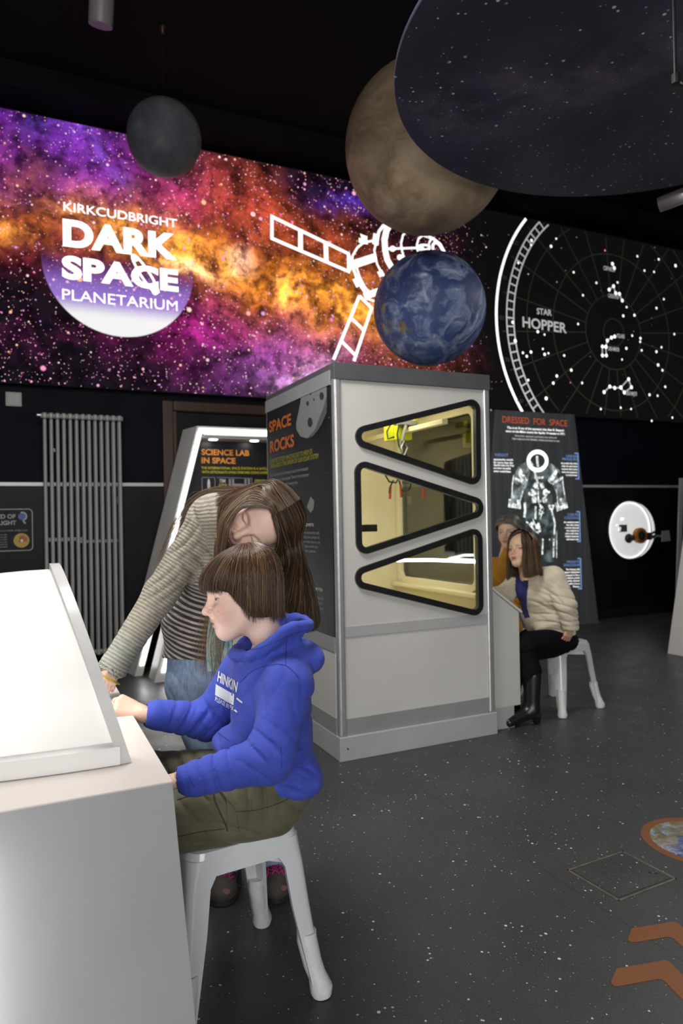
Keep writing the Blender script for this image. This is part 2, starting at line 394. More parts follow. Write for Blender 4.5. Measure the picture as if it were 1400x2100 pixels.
# ------------------------------------------------------------------ backlit mural
MT = WALL_T - 0.08
mural = thing('backlit_mural', 'long backlit nebula and star chart mural high on the wall', 'mural', hall(0, MT, 0), WA)
def mp(px, py): return wallpx(px, py, MT)
def mk_mural():
    nb = NB('nebula_and_stars_print'); c = nb.coord(); x, y, z = nb.xyz(c)
    n1 = nb.noise(c, 1.1, 5, 0.6, out=1)
    wv = nb.vadd(c, nb.vscale(n1, (0.7, 0.0, 0.7), off=(-0.35, 0, -0.35)))
    wx, wy, wz = nb.xyz(wv)
    def blob(px, py, rx, ry, ang=0):
        s0, z0 = mp(px, py); ca, sa = math.cos(math.radians(ang)), math.sin(math.radians(ang)); sc = mp(px + 50, py)[0] - mp(px - 50, py)[0]
        rx, ry = rx * sc / 100, ry * sc / 100
        dx, dz = wx - s0, wz - z0
        u = (dx * ca + dz * sa) / rx; w = (dz * ca - dx * sa) / ry
        return nb.math('EXPONENT', (u * u + w * w) * -1.0)
    fine = nb.noise(wv, 4.0, 8, 0.66); mid = nb.noise(wv, 1.7, 6, 0.6)
    cloud = nb.step(fine, 0.32, 0.72); cm = nb.step(mid, 0.33, 0.68)
    col = None
    def addc(f, rgb):
        nonlocal col
        t = nb.n('ShaderNodeMix'); t.data_type = 'RGBA'; t.blend_type = 'ADD'; t.clamp_factor = False
        nb.put(t.inputs['Factor'], 1.0)
        nb.put(t.inputs[6], col if col is not None else (0.006, 0.004, 0.008))
        m = nb.n('ShaderNodeMix'); m.data_type = 'RGBA'; m.blend_type = 'MULTIPLY'; nb.put(m.inputs['Factor'], 1.0)
        cmb = nb.n('ShaderNodeCombineColor'); [nb.put(cmb.inputs[i], f) for i in range(3)]
        nb.t.links.new(cmb.outputs[0], m.inputs[6]); nb.put(m.inputs[7], (*rgb, 1)); nb.t.links.new(m.outputs[2], t.inputs[7])
        col = S(nb, t.outputs[2])
    addc((blob(60, 300, 210, 120) + blob(190, 330, 150, 80)) * (cm * 0.8 + 0.2), (0.095, 0.012, 0.29))
    addc((blob(120, 270, 90, 36, -8) + blob(210, 350, 60, 40)) * cloud, (0.10, 0.05, 0.42))
    addc((blob(230, 410, 300, 75, -12) + blob(60, 500, 150, 60) + blob(420, 400, 200, 70, -10)) * (cm * 0.75 + 0.1), (0.20, 0.004, 0.028))
    addc((blob(330, 500, 360, 62, -13) + blob(620, 600, 290, 95, -15) + blob(40, 480, 110, 40)) * (cloud * 0.85 + 0.15), (0.54, 0.115, 0.005))
    addc((blob(250, 475, 130, 30, -10) + blob(470, 540, 190, 34, -17) + blob(660, 610, 150, 44, -14) + blob(395, 540, 60, 20) + blob(30, 485, 60, 20)) * cloud * (cm + 0.25), (1.15, 0.60, 0.045))
    addc((blob(395, 540, 45, 16, -10) + blob(495, 520, 26, 22)) * cloud, (0.9, 0.75, 0.62))
    addc((blob(620, 480, 260, 90, -18) + blob(700, 690, 180, 90) + blob(520, 430, 170, 55, -12)) * (cm * 0.7 + 0.15), (0.23, 0.036, 0.006))
    addc((blob(470, 640, 110, 70, 20) + blob(420, 720, 130, 46) + blob(300, 390, 70, 40)) * cm * (cloud + 0.3), (0.42, 0.005, 0.22))
    addc((blob(600, 760, 140, 60, 10) + blob(560, 735, 90, 46)) * (cm * 0.7 + 0.3) * (cloud + 0.25), (0.42, 0.10, 0.52))
    addc((blob(640, 760, 60, 30, 20)) * cloud, (0.8, 0.62, 0.75))
    addc((blob(330, 730, 110, 30) + blob(90, 690, 160, 40)) * cm * cloud, (0.10, 0.004, 0.055))
    addc((blob(950, 730, 100, 40) + blob(870, 560, 70, 80)) * cm * cloud, (0.16, 0.012, 0.05))
    addc((blob(680, 400, 50, 24) + blob(730, 420, 30, 20)) * cloud, (0.05, 0.02, 0.40))
    dust = nb.step(nb.noise(nb.vadd(c, nb.vscale(n1, (0.3, 0, 0.3))), 6.5, 9, 0.72), 0.36, 0.60, 0.25, 1.25)
    cmb_ = nb.n('ShaderNodeCombineColor'); [nb.put(cmb_.inputs[i], dust) for i in range(3)]
    col = nb.mix(1.0, col, S(nb, cmb_.outputs[0]), 'MULTIPLY')
    fade = nb.step(x, mp(860, 600)[0], mp(1020, 600)[0], 1.0, 0.012)
    neb = nb.mix(fade, (0.0035, 0.0035, 0.0035), col)
    # the glowing disc behind the title: clear at its top, white at its lower limb
    s0, z0 = mp(247, 541); R = z0 - mp(262, 693)[1]
    dx, dz = x - s0, z - z0
    rr = nb.math('SQRT', dx * dx + dz * dz)
    ins = nb.step(rr, R, R - 0.012)
    lo = nb.step(dz / R, 0.15, -1.0, 0.0, 1.0, False)
    haze = nb.mix(nb.step(lo, 0.05, 0.62), (0.10, 0.02, 0.22), (0.36, 0.22, 0.74))
    haze = nb.mix(nb.step(lo, 0.56, 0.80), haze, (1.05, 1.05, 1.05))
    neb = nb.mix(ins * nb.step(lo, 0.0, 0.45, 0.0, 0.75), neb, haze)
    white = nb.step(lo, 0.60, 0.80) * ins
    # stars
    dens = nb.step(mid, 0.3, 0.62, 0.35, 1.0) * fade
    for sc, thr, rad, pw in ((7, 0.60, 0.17, 0.9), (15, 0.80, 0.20, 0.9), (28, 0.95, 0.25, 0.8), (50, 1.0, 0.30, 0.6)):
        d, cc = nb.vor(nb.vscale(c, (1, 0.0001, 1), off=(sc, 0, 0)), sc); r, g, b = nb.xyz(cc)
        size = g * g * rad + 0.03
        dot = nb.step(d / size, 1.05, 0.55)
        tint = nb.ramp(b, [(0.0, (1.0, 0.16, 0.50)), (0.4, (1.0, 0.45, 0.72)), (0.62, (1.0, 0.80, 0.70)), (0.8, (1.0, 0.50, 0.22)), (1.0, (0.62, 0.30, 1.0))])
        m = dot * (r < (dens * thr)) * pw * (1.0 - white)
        neb = nb.mix(m, neb, tint)
    nb.set(base=(0.004, 0.004, 0.004), rough=0.7, spec=0.0, emit=neb, power=1.15); nb.m.cycles.emission_sampling = 'NONE'
    return nb.m
MURAL_TOP = 4.74
box('light_box', M['ceil'], mural, -3.2, 10.1, 0.004, 0.08, 2.46, MURAL_TOP + 0.01)
o = box('printed_face', mk_mural(), mural, -3.2, 10.1, 0.0, 0.005, 2.47, MURAL_TOP)
def fit_line(name, body, a, b, top, mat, bold, y=-0.003, space=1.0):
    """lettering from base-left pixel a to base-right pixel b, capital top at pixel top"""
    (s0, z0), (s1, z1), (_, zt) = mp(*a), mp(*b), mp(*top)
    return text(name, body, mat, mural, s0, s1, z0, zt - z0, y, bold, space=space, shear=(z1 - z0) / (s1 - s0) * 0.6)
fit_line('lettering', 'KIRKCUDBRIGHT', (130, 432), (363, 466), (131, 413), M['letter'], 0.012)
fit_line('lettering', 'DARK', (129, 505), (363, 532), (130, 445), M['letter'], 0.05, space=1.05)
fit_line('lettering', 'SPACE', (127, 571), (366, 599), (128, 520), M['letter'], 0.05, space=1.05)
fit_line('lettering', 'PLANETARIUM', (127.5, 614), (364, 637), (128, 591), M['letter'], 0.0)
def L(*pp): return [mp(*p) for p in pp]
def ZP(pts, ox, oy, k): return [(ox + a / k, oy + b / k) for a, b in pts]
def zl(pts): return [mp(*p) for p in ZP(pts, 60, 380, 3.5)]
def ell(cx, cy, a, b, ang, n=40, a0=0, a1=360):
    out = []
    for i in range(n + 1):
        t = math.radians(a0 + (a1 - a0) * i / n); u, w = a * math.cos(t), b * math.sin(t); ca, sa = math.cos(math.radians(ang)), math.sin(math.radians(ang))
        out.append((cx + u * ca - w * sa, cy + u * sa + w * ca))
    return out
stroke_mesh('ring', [{'p': zl(ell(832, 640, 165, 30, 57, 36, 20, 350)), 'w': 0.022}], 0.03).build('orbit_ring', M['letter'], mural).location.y = -0.004
for (cx, cy) in ((760, 525), (902, 765)):
    sx, zz = mp(60 + cx / 3.5, 380 + cy / 3.5); dots(MB(), [(sx, zz, 0.03)], 16).build('orbit_ring_end', M['letter'], mural).location.y = -0.004
# line drawing of a satellite
def sp(pts): return [mp(*p) for p in ZP(pts, 540, 430, 3.59)]
W1, W2 = 0.033, 0.023
lines = [{'p': sp([(62, 52), (625, 325), (625, 455), (62, 212)]), 'w': W1, 'c': True}, {'p': sp([(272, 155), (272, 300)]), 'w': 0.05}, {'p': sp([(457, 240), (462, 385)]), 'w': 0.05},
         {'p': sp([(705, 635), (795, 725), (665, 1115)]), 'w': W1}, {'p': sp([(705, 635), (515, 1105)]), 'w': W1}, {'p': sp([(640, 795), (740, 890)]), 'w': W1}, {'p': sp([(570, 965), (678, 1075)]), 'w': W1},
         {'p': sp([(625, 330), (648, 410), (628, 452)]), 'w': W1}, {'p': sp([(640, 400), (825, 340)]), 'w': 0.055}, {'p': sp([(645, 425), (825, 365)]), 'w': 0.045},
         {'p': sp([(650, 400), (655, 340), (690, 280), (740, 240), (820, 228)]), 'w': W2}, {'p': sp([(700, 225), (745, 235), (735, 205), (760, 215)]), 'w': 0.05},
         {'p': sp([(660, 430), (685, 500), (720, 570), (770, 640)]), 'w': W1}, {'p': sp([(685, 425), (705, 490), (745, 570), (795, 625)]), 'w': W2}, {'p': sp([(668, 545), (720, 520)]), 'w': 0.09},
         {'p': sp([(740, 640), (850, 600)]), 'w': 0.07}, {'p': sp([(760, 655), (860, 690)]), 'w': W2},
         {'p': sp([(835, 210), (815, 300), (835, 400), (870, 470), (930, 540)]), 'w': W2}, {'p': sp([(835, 215), (850, 160), (880, 120), (920, 100)]), 'w': W1},
         {'p': sp([(845, 480), (880, 460)]), 'w': 0.06}, {'p': sp([(830, 180), (822, 260)]), 'w': 0.07},
         {'p': sp([(935, 100), (905, 150), (890, 220), (895, 300), (910, 370), (945, 430), (1000, 500)]), 'w': 0.07},
         {'p': sp([(920, 95), (1030, 140), (1150, 178), (1250, 215), (1300, 255), (1335, 320)]), 'w': W1},
         {'p': sp([(1060, 150), (1025, 190), (1012, 250), (1020, 310), (1035, 360)]), 'w': W2}, {'p': sp([(1170, 190), (1140, 215), (1128, 260), (1135, 310)]), 'w': W2},
         {'p': sp([(900, 290), (1180, 280)]), 'w': W2}, {'p': sp(ell(950, 288, 16, 16, 0, 14)), 'w': 0.018}, {'p': sp(ell(1180, 278, 45, 18, 0, 18)), 'w': 0.025},
         {'p': sp([(1235, 215), (1215, 250), (1215, 290), (1225, 320)]), 'w': W2}, {'p': sp([(1330, 320), (1290, 255), (1262, 240), (1245, 262), (1248, 320)]), 'w': W1},
         {'p': sp(ell(1005, 352, 14, 12, 0, 12)), 'w': 0.03}]
stroke_mesh('satellite', lines, W1).build('satellite_drawing', M['back_white'], mural).location.y = -0.004
# star chart
cS, cZ = mp(1258, 682); RO = cS - mp(1017, 640)[0]
def arc(r, a0, a1, n=72): return [(cS + r * math.cos(math.radians(a0 + (a1 - a0) * i / n)), cZ + r * math.sin(math.radians(a0 + (a1 - a0) * i / n))) for i in range(n + 1)]
def clip(ln): 
    out, cur = [], []
    for p in ln:
        if 2.48 < p[1] < MURAL_TOP - 0.01 and p[0] < 10.0: cur.append(p)
        elif len(cur) > 1: out.append(cur); cur = []
        else: cur = []
    if len(cur) > 1: out.append(cur)
    return out
zs = (cS - mp(1000 + 840 / 3.5, 682)[0]) / 70.0
rings = [clip(arc(r, 0, 360, 120)) for r in (0.46, 0.97, 1.36, 1.60)]
spokes = [clip([(cS + r * math.cos(math.radians(a)), cZ + r * math.sin(math.radians(a))) for r in np.linspace(0.46 if k % 2 else 0.46, 1.72, 40)]) for k, a in enumerate(range(5, 365, 15))]
rings.append(clip(arc(0.17 * 1.0, 0, 360, 40)))
stroke_mesh('chart', [{'p': l, 'w': 0.010} for g in rings + spokes for l in g], 0.01).build('chart_grid', M['chart_line'], mural).location.y = -0.002
stroke_mesh('rim', [{'p': l, 'w': 0.034} for l in clip(arc(RO, 90, 270, 160))], 0.03).build('chart_rim', M['back_white'], mural).location.y = -0.003
lad = [{'p': l, 'w': 0.020} for r in (RO - 0.145, RO - 0.245) for l in clip(arc(r, 90, 270, 160))]
lad += [{'p': l, 'w': 0.018} for a in np.arange(92, 270, 3.5) for l in clip([(cS + r * math.cos(math.radians(a)), cZ + r * math.sin(math.radians(a))) for r in (RO - 0.145, RO - 0.19, RO - 0.245)])]
stroke_mesh('scale', lad, 0.02).build('chart_scale_ring', M['back_dim'], mural).location.y = -0.003
def cp(pts): return [mp(*p) for p in ZP(pts, 1000, 440, 3.5)]
cons = [cp([(868, 540), (900, 515), (915, 565), (942, 570), (962, 618)]), cp([(908, 876), (885, 884), (855, 905), (845, 950), (820, 948), (820, 1012), (848, 1012), (845, 950)]),
        cp([(832, 1275), (873, 1235), (908, 1245), (952, 1242), (1008, 1182), (1028, 1240), (977, 1278), (952, 1242)]), cp([(892, 355), (905, 385)])]
for c_ in cons:
    mb = stroke_mesh('con', [{'p': c_, 'w': 0.018}], 0.02); mb.build('constellation_line', M['back_dim'], mural).location.y = -0.004
    for x_, z_ in c_: dots(MB(), [(x_, z_, 0.024)]).build('constellation_star', M['back_white'], mural).location.y = -0.004
stars = [(312, 187, 10), (308, 220, 7), (452, 229, 10), (489, 174, 7), (217, 348, 8), (614, 415, 8), (681, 580, 8), (777, 491, 8), (929, 488, 8), (994, 665, 8), (970, 728, 10), (1050, 723, 10), (177, 774, 10), (357, 841, 10), (195, 907, 12), (646, 786, 8),
         (405, 862, 7), (308, 987, 10), (278, 1018, 9), (250, 993, 8), (393, 965, 7), (406, 1004, 10), (433, 996, 7), (546, 1012, 8), (597, 1117, 10), (493, 1159, 10), (468, 1210, 10), (675, 1209, 8), (288, 1189, 8), (417, 1320, 12), (1093, 889, 10), (1091, 914, 8),
         (992, 961, 10), (1102, 975, 8), (1034, 870, 8), (1208, 985, 10), (1244, 953, 8), (1220, 1080, 11), (1251, 1118, 9), (1336, 859, 8), (1208, 672, 9), (1261, 608, 8), (1345, 368, 12), (1224, 322, 9), (1191, 412, 8), (1122, 403, 8), (1071, 300, 8), (1271, 1237, 9),
         (1158, 1294, 10), (1216, 1301, 8), (961, 1041, 7), (952, 1387, 8), (1026, 1396, 7), (809, 1396, 8), (1174, 1481, 8), (1322, 1458, 8), (1065, 1128, 0), (870, 1400, 0)]
mb = MB()
for a_, b_, r_ in stars:
    if r_: s_, z_ = cp([(a_, b_)])[0]; mb.add([(s_ + r_ * 0.0019 * math.cos(2 * math.pi * k / 10), 0, z_ + r_ * 0.0019 * math.sin(2 * math.pi * k / 10)) for k in range(10)], [tuple(range(10))])
tag(mb.build('chart_star', M['back_white'], mural), kind='stuff').location.y = -0.0035
for body, a_, b_, top in (('STAR', (350, 715), (458, 728), 668), ('HOPPER', (248, 808), (565, 858), 728)):
    (s0, z0), (s1, z1) = cp([a_])[0], cp([b_])[0]; zt = cp([(a_[0], top)])[0][1]
    text('lettering', body, M['back_dim'], mural, s0, s1, z0, zt - z0, -0.003, 0.022, shear=(z1 - z0) / (s1 - s0) * 0.6)
for body, a_, b_ in (('CASSIOPEIA', (862, 596), (940, 607)), ('URSA MINOR', (862, 976), (942, 986)), ('POLARIS', (925, 884), (980, 890)), ('URSA MAJOR', (990, 1296), (1070, 1303)), ('CEPHEUS', (828, 398), (910, 412))):
    (s0, z0), (s1, z1) = cp([a_])[0], cp([b_])[0]; text('lettering', body, M['back_dim'], mural, s0, s1, z0, 0.055, -0.003, 0.02)
for body, a_ in (('200', (175, 215)), ('190', (92, 465)), ('180', (72, 752)), ('170', (112, 1055)), ('160', (210, 1350))):
    s0, z0 = cp([a_])[0]; text('lettering', body, M['chart_line'], mural, s0, s0 + 0.085, z0, 0.05, -0.003, 0.02)

# ------------------------------------------------------------------ hanging planets
def planet(name, label, c, r, mat):
    t = thing(name, label, 'planet model', c)
    link('globe', sphere_mesh('globe', r), mat, t, True)
    MB().cyl((0, 0, r - 0.01), (0, 0, 5.0 - c[2]), 0.0018, n=6).build('suspension_wire', M['steel_dk'], t)
    MB().lathe([(0.0, 5.0 - c[2]), (0.03, 5.0 - c[2]), (0.03, 4.985 - c[2]), (0.012, 4.95 - c[2]), (0.0, 4.945 - c[2])], 14).build('ceiling_hook', M['wood'], t, True)
    MB().lathe([(0.0, r + 0.012), (0.012, r + 0.01), (0.02, r - 0.004)], 12).build('hanger_cap', M['steel_dk'], t, True)
    return t
def mk_moon():
    nb = NB('grey_cratered_globe'); c = nb.coord()
    f = nb.noise(c, 5, 8, 0.65); d, cc = nb.vor(c, 14)
    col = nb.ramp(f, [(0.3, (0.050, 0.059, 0.068)), (0.52, (0.095, 0.108, 0.122)), (0.72, (0.165, 0.175, 0.185))])
    col = nb.mix(nb.step(d, 0.16, 0.08) * 0.25, col, (0.2, 0.2, 0.2)); nb.set(base=col, rough=0.7); return nb.m
def mk_venus():
    nb = NB('cloudy_beige_globe'); c = nb.coord()
    w = nb.vadd(nb.vscale(c, (1.0, 1.0, 2.6), rot=(0.3, 0.35, 0)), nb.vscale(nb.noise(c, 2.2, 4, out=1), (0.9, 0.9, 0.9)))
    f = nb.noise(w, 1.7, 8, 0.62, 0.6)
    col = nb.ramp(f, [(0.30, (0.13, 0.085, 0.050)), (0.44, (0.25, 0.175, 0.105)), (0.58, (0.38, 0.28, 0.18)), (0.75, (0.46, 0.36, 0.25))])
    nb.set(base=col, rough=0.65); return nb.m
def mk_earth(name='cloudy_blue_globe', flat=False, seed=(0, 0, 0), land=0.62):
    nb = NB(name); c = nb.vscale(nb.coord(), (1, 1, 1), off=seed); k = 4.0 if flat else 2.2
    w = nb.vadd(c, nb.vscale(nb.noise(c, k * 1.2, 3, out=1), (0.30, 0.30, 0.30), off=(-0.15, -0.15, -0.15)))
    ocean = nb.mix(nb.step(nb.noise(c, k, 3), 0.35, 0.65), (0.020, 0.034, 0.125), (0.045, 0.075, 0.22))
    lf = nb.noise(c, k * 0.75, 6, 0.6)
    lc = nb.ramp(nb.noise(c, k * 3, 4), [(0.4, (0.05, 0.075, 0.03)), (0.6, (0.22, 0.165, 0.08))])
    col = nb.mix(nb.step(lf, land, land + 0.03), ocean, lc)
    sw = nb.noise(w, k * 1.9, 9, 0.66, 1.6)
    col = nb.mix(nb.step(sw, 0.44, 0.68) * 0.8, col, (0.30, 0.36, 0.52)); col = nb.mix(nb.step(sw, 0.58, 0.76) * 0.8, col, (0.60, 0.64, 0.72))
    nb.set(base=col, rough=0.6); return nb.m
planet('hanging_moon', 'small dark grey moon globe hanging on a wire beside the title mural', at(337, 283, 5.15), 0.272, mk_moon())
planet('hanging_venus', 'big beige cloudy planet globe hanging partly behind the starry ceiling disc', at(876, 303, 4.6), 0.548, mk_venus())
planet('hanging_earth', 'blue earth globe with white clouds hanging above the space rocks cabinet', at(880, 634, 5.4), 0.435, mk_earth(seed=(3.1, 0.4, 1.9)))

# round ceiling raft with a printed night sky
def mk_raft():
    nb = NB('night_sky_print'); c = nb.coord(); x, y, z = nb.xyz(c)
    n = nb.noise(c, 1.4, 6, 0.6)
    col = nb.mix(nb.step(n, 0.35, 0.75), (0.036, 0.036, 0.054), (0.056, 0.058, 0.115))
    band = nb.math('EXPONENT', ((x * 0.5 + y * 0.86 + 0.15) / 0.28) ** 2.0 * -1.0) * nb.step(nb.noise(c, 3.2, 8, 0.7), 0.38, 0.75)
    col = nb.mix(band * 0.7, col, (0.26, 0.21, 0.25))
    cl = nb.math('EXPONENT', ((x + 0.62) * (x + 0.62) + (y - 0.25) * (y - 0.25)) * -30.0)
    for sc, thr, rad in ((6, 0.5, 0.10), (12, 0.55, 0.14), (22, 0.55, 0.20), (38, 0.55, 0.26)):
        d, cc = nb.vor(nb.vscale(c, (1, 1, 0.0001)), sc); r, g, b = nb.xyz(cc)
        m = nb.step(d / (g * g * rad + 0.015), 1.1, 0.5) * (r < (cl * 0.5 + thr))
        col = nb.mix(m, col, nb.ramp(b, [(0.0, (0.30, 0.36, 0.95)), (0.6, (0.55, 0.60, 0.95)), (1.0, (0.95, 0.95, 0.95))]))
    nb.set(base=col, rough=0.42, spec=0.5); return nb.m
raft_c = Vector((1.545, 3.085, 3.30)); R_ = 1.272
raft = thing('starry_ceiling_disc', 'huge round disc printed with a starry sky hung under the ceiling', 'ceiling disc', raft_c)
mb = MB(); mb.lathe([(0.0, 0.0), (R_ - 0.004, 0.0), (R_, 0.004), (R_, 0.014), (R_ - 0.004, 0.018), (0.0, 0.018)], 128); mb.build('printed_disc', mk_raft(), raft, True)
for k in range(3):
    a = k * 2.094 + 0.4; MB().cyl((1.0 * math.cos(a), 1.0 * math.sin(a), 0.016), (1.0 * math.cos(a), 1.0 * math.sin(a), 1.7), 0.003, n=6).build('suspension_wire', M['steel_dk'], raft)
bq = at(1385, 165, 2.35)
br = thing('projector_bracket', 'small black bracket arm reaching in below the starry ceiling disc', 'bracket', bq)
MB().tube([(0, 0, 0.0), (0, 0, 3.302 - bq.z)], 0.006, 8).build('drop_rod', M['black_rub'], br)
MB().tube([(0, 0, 0), (0.02, 0, -0.012), (0.3, 0.02, -0.06)], 0.008, 8).build('arm', M['black_rub'], br)
MB().lathe([(0, -0.012), (0.014, -0.012), (0.014, 0.02), (0, 0.02)], 12).build('joint', M['black_rub'], br)

# ceiling spotlights
def spot_tube(name, label, tip, tail, r):
    t = thing(name, label, 'spotlight', tail); d = Vector(tip) - Vector(tail)
    mb = MB(); mb.tube([(0, 0, 0), d * 0.04, d * 0.96, d], [r * 0.9, r, r, r * 0.95], 24); mb.build('lamp_body', M['lampbody'], t, True)
    MB().tube([d * 0.985, d * 1.005], [r * 0.98, r * 0.98], 24).build('lamp_rim', M['lampbody'], t, True)
    MB().tube([d * 0.4, (d.x * 0.4, d.y * 0.4, 4.98 - tail[2])], 0.012, 8).build('stem', M['ceil'], t)
    MB().box(d.x * 0.4 - 0.05, d.x * 0.4 + 0.05, d.y * 0.4 - 0.05, d.y * 0.4 + 0.05, 4.96 - tail[2], 5.0 - tail[2]).build('ceiling_plate', M['ceil'], t, bevel=0.005)
M['lampbody'] = grained('pale_lamp_enamel', (0.24, 0.22, 0.24), 0.4, 0.05, 5)
spot_tube('ceiling_spotlight', 'pale tube spotlight pointing down from the ceiling, above the title mural', at(206, 52, 4.4), at(213, -90, 4.3), 0.076)
spot_tube('ceiling_spotlight', 'pale tube spotlight under the edge of the starry ceiling disc', at(1352, 420, 5.2), at(1500, 362, 4.9), 0.055)

# ------------------------------------------------------------------ wall fittings
def on_wall_thing(name, label, cat, s, z=0.0, t=WALL_T, group=None): return thing(name, label, cat, hall(s, t, z), WA, group)
# column radiator: thirteen columns
s_l, s_r = 0.205, 0.800; N = 13
rad = on_wall_thing('column_radiator', 'tall grey column radiator on the dark wall left of the door', 'radiator', s_l)
pitch = (s_r - s_l) / (N - 1); z0, z1 = 0.16, 2.20
colm = None
for k in range(N):
    x = k * pitch
    if colm is None:
        mb = MB()
        for y in (-0.17, -0.115):
            mb.tube([(0, y, z0 + 0.03), (0, y, z0 + 0.08), (0, y, z1 - 0.08), (0, y, z1 - 0.03)], [0.014, 0.0145, 0.0145, 0.014], 12)
        for zz in (z0 + 0.01, z1 - 0.03):
            mb.hexa([(-0.019, -0.19, zz), (0.019, -0.19, zz), (0.019, -0.095, zz), (-0.019, -0.095, zz)], [(-0.019, -0.185, zz + 0.05), (0.019, -0.185, zz + 0.05), (0.019, -0.10, zz + 0.05), (-0.019, -0.10, zz + 0.05)])
        o = mb.build('column', M['radiator'], rad, smooth=True, bevel=0.012); colm = o
    else:
        o = colm.copy(); COL.objects.link(o); o.parent = rad
    o.location = (x, 0, 0)
for zz in (z0 + 0.035, z1 - 0.005):
    MB().cyl((-0.03, -0.143, zz), ((N - 1) * pitch + 0.03, -0.143, zz), 0.021, n=14).build('header_pipe', M['radiator'], rad, smooth=True)
MB().box(0.02, 0.30, -0.10, -0.085, 1.145, 1.175).build('wall_bracket', M['radiator'], rad); MB().box(0.25, (N - 1) * pitch - 0.02, -0.10, -0.085, 1.125, 1.15).build('wall_bracket', M['radiator'], rad)
for x in (0.06, (N - 1) * pitch - 0.06): MB().box(x, x + 0.02, -0.10, 0.0, 1.9, 1.93).build('wall_stay', M['radiator'], rad)
MB().tube([(-0.03, -0.143, z1), (-0.055, -0.143, z1), (-0.06, -0.143, z1)], [0.012, 0.012, 0.018], 10).build('bleed_valve', M['alu'], rad, smooth=True)
# switch plate and a small box
sw = on_wall_thing('switch_plate', 'square grey blank plate on the dark wall above the radiator', 'switch plate', *wallpx(28, 819, WALL_T))
MB().box(-0.062, 0.062, -0.012, 0, -0.06, 0.06).build('plate', M['switch'], sw, bevel=0.004); MB().box(-0.05, 0.05, -0.015, -0.01, -0.048, 0.048).build('rocker', M['switch'], sw, bevel=0.003)
th = on_wall_thing('wall_sensor', 'tiny grey sensor box on the wall right of the radiator', 'sensor', *wallpx(244, 1026, WALL_T - 0.03))
MB().box(-0.018, 0.018, -0.05, -0.03, -0.03, 0.03).build('sensor_case', M['print_grey'], th, bevel=0.004); MB().box(-0.006, 0.006, -0.052, -0.05, -0.01, 0.01).build('sensor_eye', M['black_rub'], th)
# sunlight panel at the left edge
s1_, zt_ = wallpx(68, 1042, WALL_T - 0.035); _, zb_ = wallpx(68, 1130, WALL_T - 0.035)
sp_ = on_wall_thing('sunlight_board', 'small black information board with a yellow sun diagram left of the radiator', 'information board', s1_, 0, WALL_T - 0.03)
w_ = 0.75
sheet('board', M['dado'], sp_, roundpoly([(-w_, zb_), (0, zb_), (0, zt_), (-w_, zt_)], 0.03), thick=0.006, y=-0.006)
stroke_mesh('b', [{'p': roundpoly([(-w_ + 0.008, zb_ + 0.008), (-0.008, zb_ + 0.008), (-0.008, zt_ - 0.008), (-w_ + 0.008, zt_ - 0.008)], 0.03), 'w': 0.007, 'c': True}], 0.007).build('border_line', M['print_grey'], sp_).location.y = -0.009
text('lettering', 'SPEED OF', M['print_grey'], sp_, -0.135, None, zt_ - 0.085, 0.038, -0.008, 0.03, align='RIGHT')
text('lettering', 'SUNLIGHT', M['print_grey'], sp_, -0.13, None, zt_ - 0.138, 0.038, -0.008, 0.03, align='RIGHT')
text('lettering', 'Sunlight is a number of light years', M['print_grey'], sp_, -0.045, None, zt_ - 0.19, 0.014, -0.008, 0.0, align='RIGHT')
for k, w in enumerate(('it takes about eight', 'minutes for the light', 'of the sun to travel', 'all the way to our', 'planet through the', 'empty space')):
    text('lettering', w, M['print_grey'], sp_, -0.20, None, zt_ - 0.222 - 0.02 * k, 0.011, -0.008, 0.0, align='RIGHT')
def disc(name, mat, parent, x, z, r, y, n=32):
    return MB().add([(x + r * math.cos(2 * math.pi * k / n), y, z + r * math.sin(2 * math.pi * k / n)) for k in range(n)], [tuple(range(n))]).build(name, mat, parent)
M['sun_y'] = plain('sun_yellow_print', (0.42, 0.26, 0.02), 0.5); M['sun_r'] = plain('sun_red_print', (0.30, 0.07, 0.02), 0.5); M['bluep'] = plain('deep_blue_print', (0.05, 0.08, 0.25), 0.5)
sund = disc('sun_diagram', M['sun_y'], sp_, -0.092, zb_ + 0.092, 0.060, -0.008)
MB().add([(-0.115, -0.009, zb_ + 0.075), (-0.105, -0.009, zb_ + 0.13), (-0.08, -0.009, zb_ + 0.135), (-0.05, -0.009, zb_ + 0.11), (-0.048, -0.009, zb_ + 0.085)], [(0, 1, 2, 3, 4)]).build('sun_wedge', M['sun_r'], sp_)
disc('sun_core', M['print_white'], sp_, -0.09, zb_ + 0.09, 0.010, -0.0095, 12)
disc('magnifier_glass', M['bluep'], sp_, -0.085, zt_ - 0.07, 0.03, -0.0085)
stroke_mesh('m', [{'p': [(-0.085 + 0.033 * math.cos(t), zt_ - 0.068 + 0.033 * math.sin(t)) for t in np.linspace(-1.4, 1.9, 16)], 'w': 0.012}, {'p': [(-0.078, zt_ - 0.105), (-0.06, zt_ - 0.13)], 'w': 0.014}], 0.01).build('magnifier_rim', M['print_grey'], sp_).location.y = -0.009

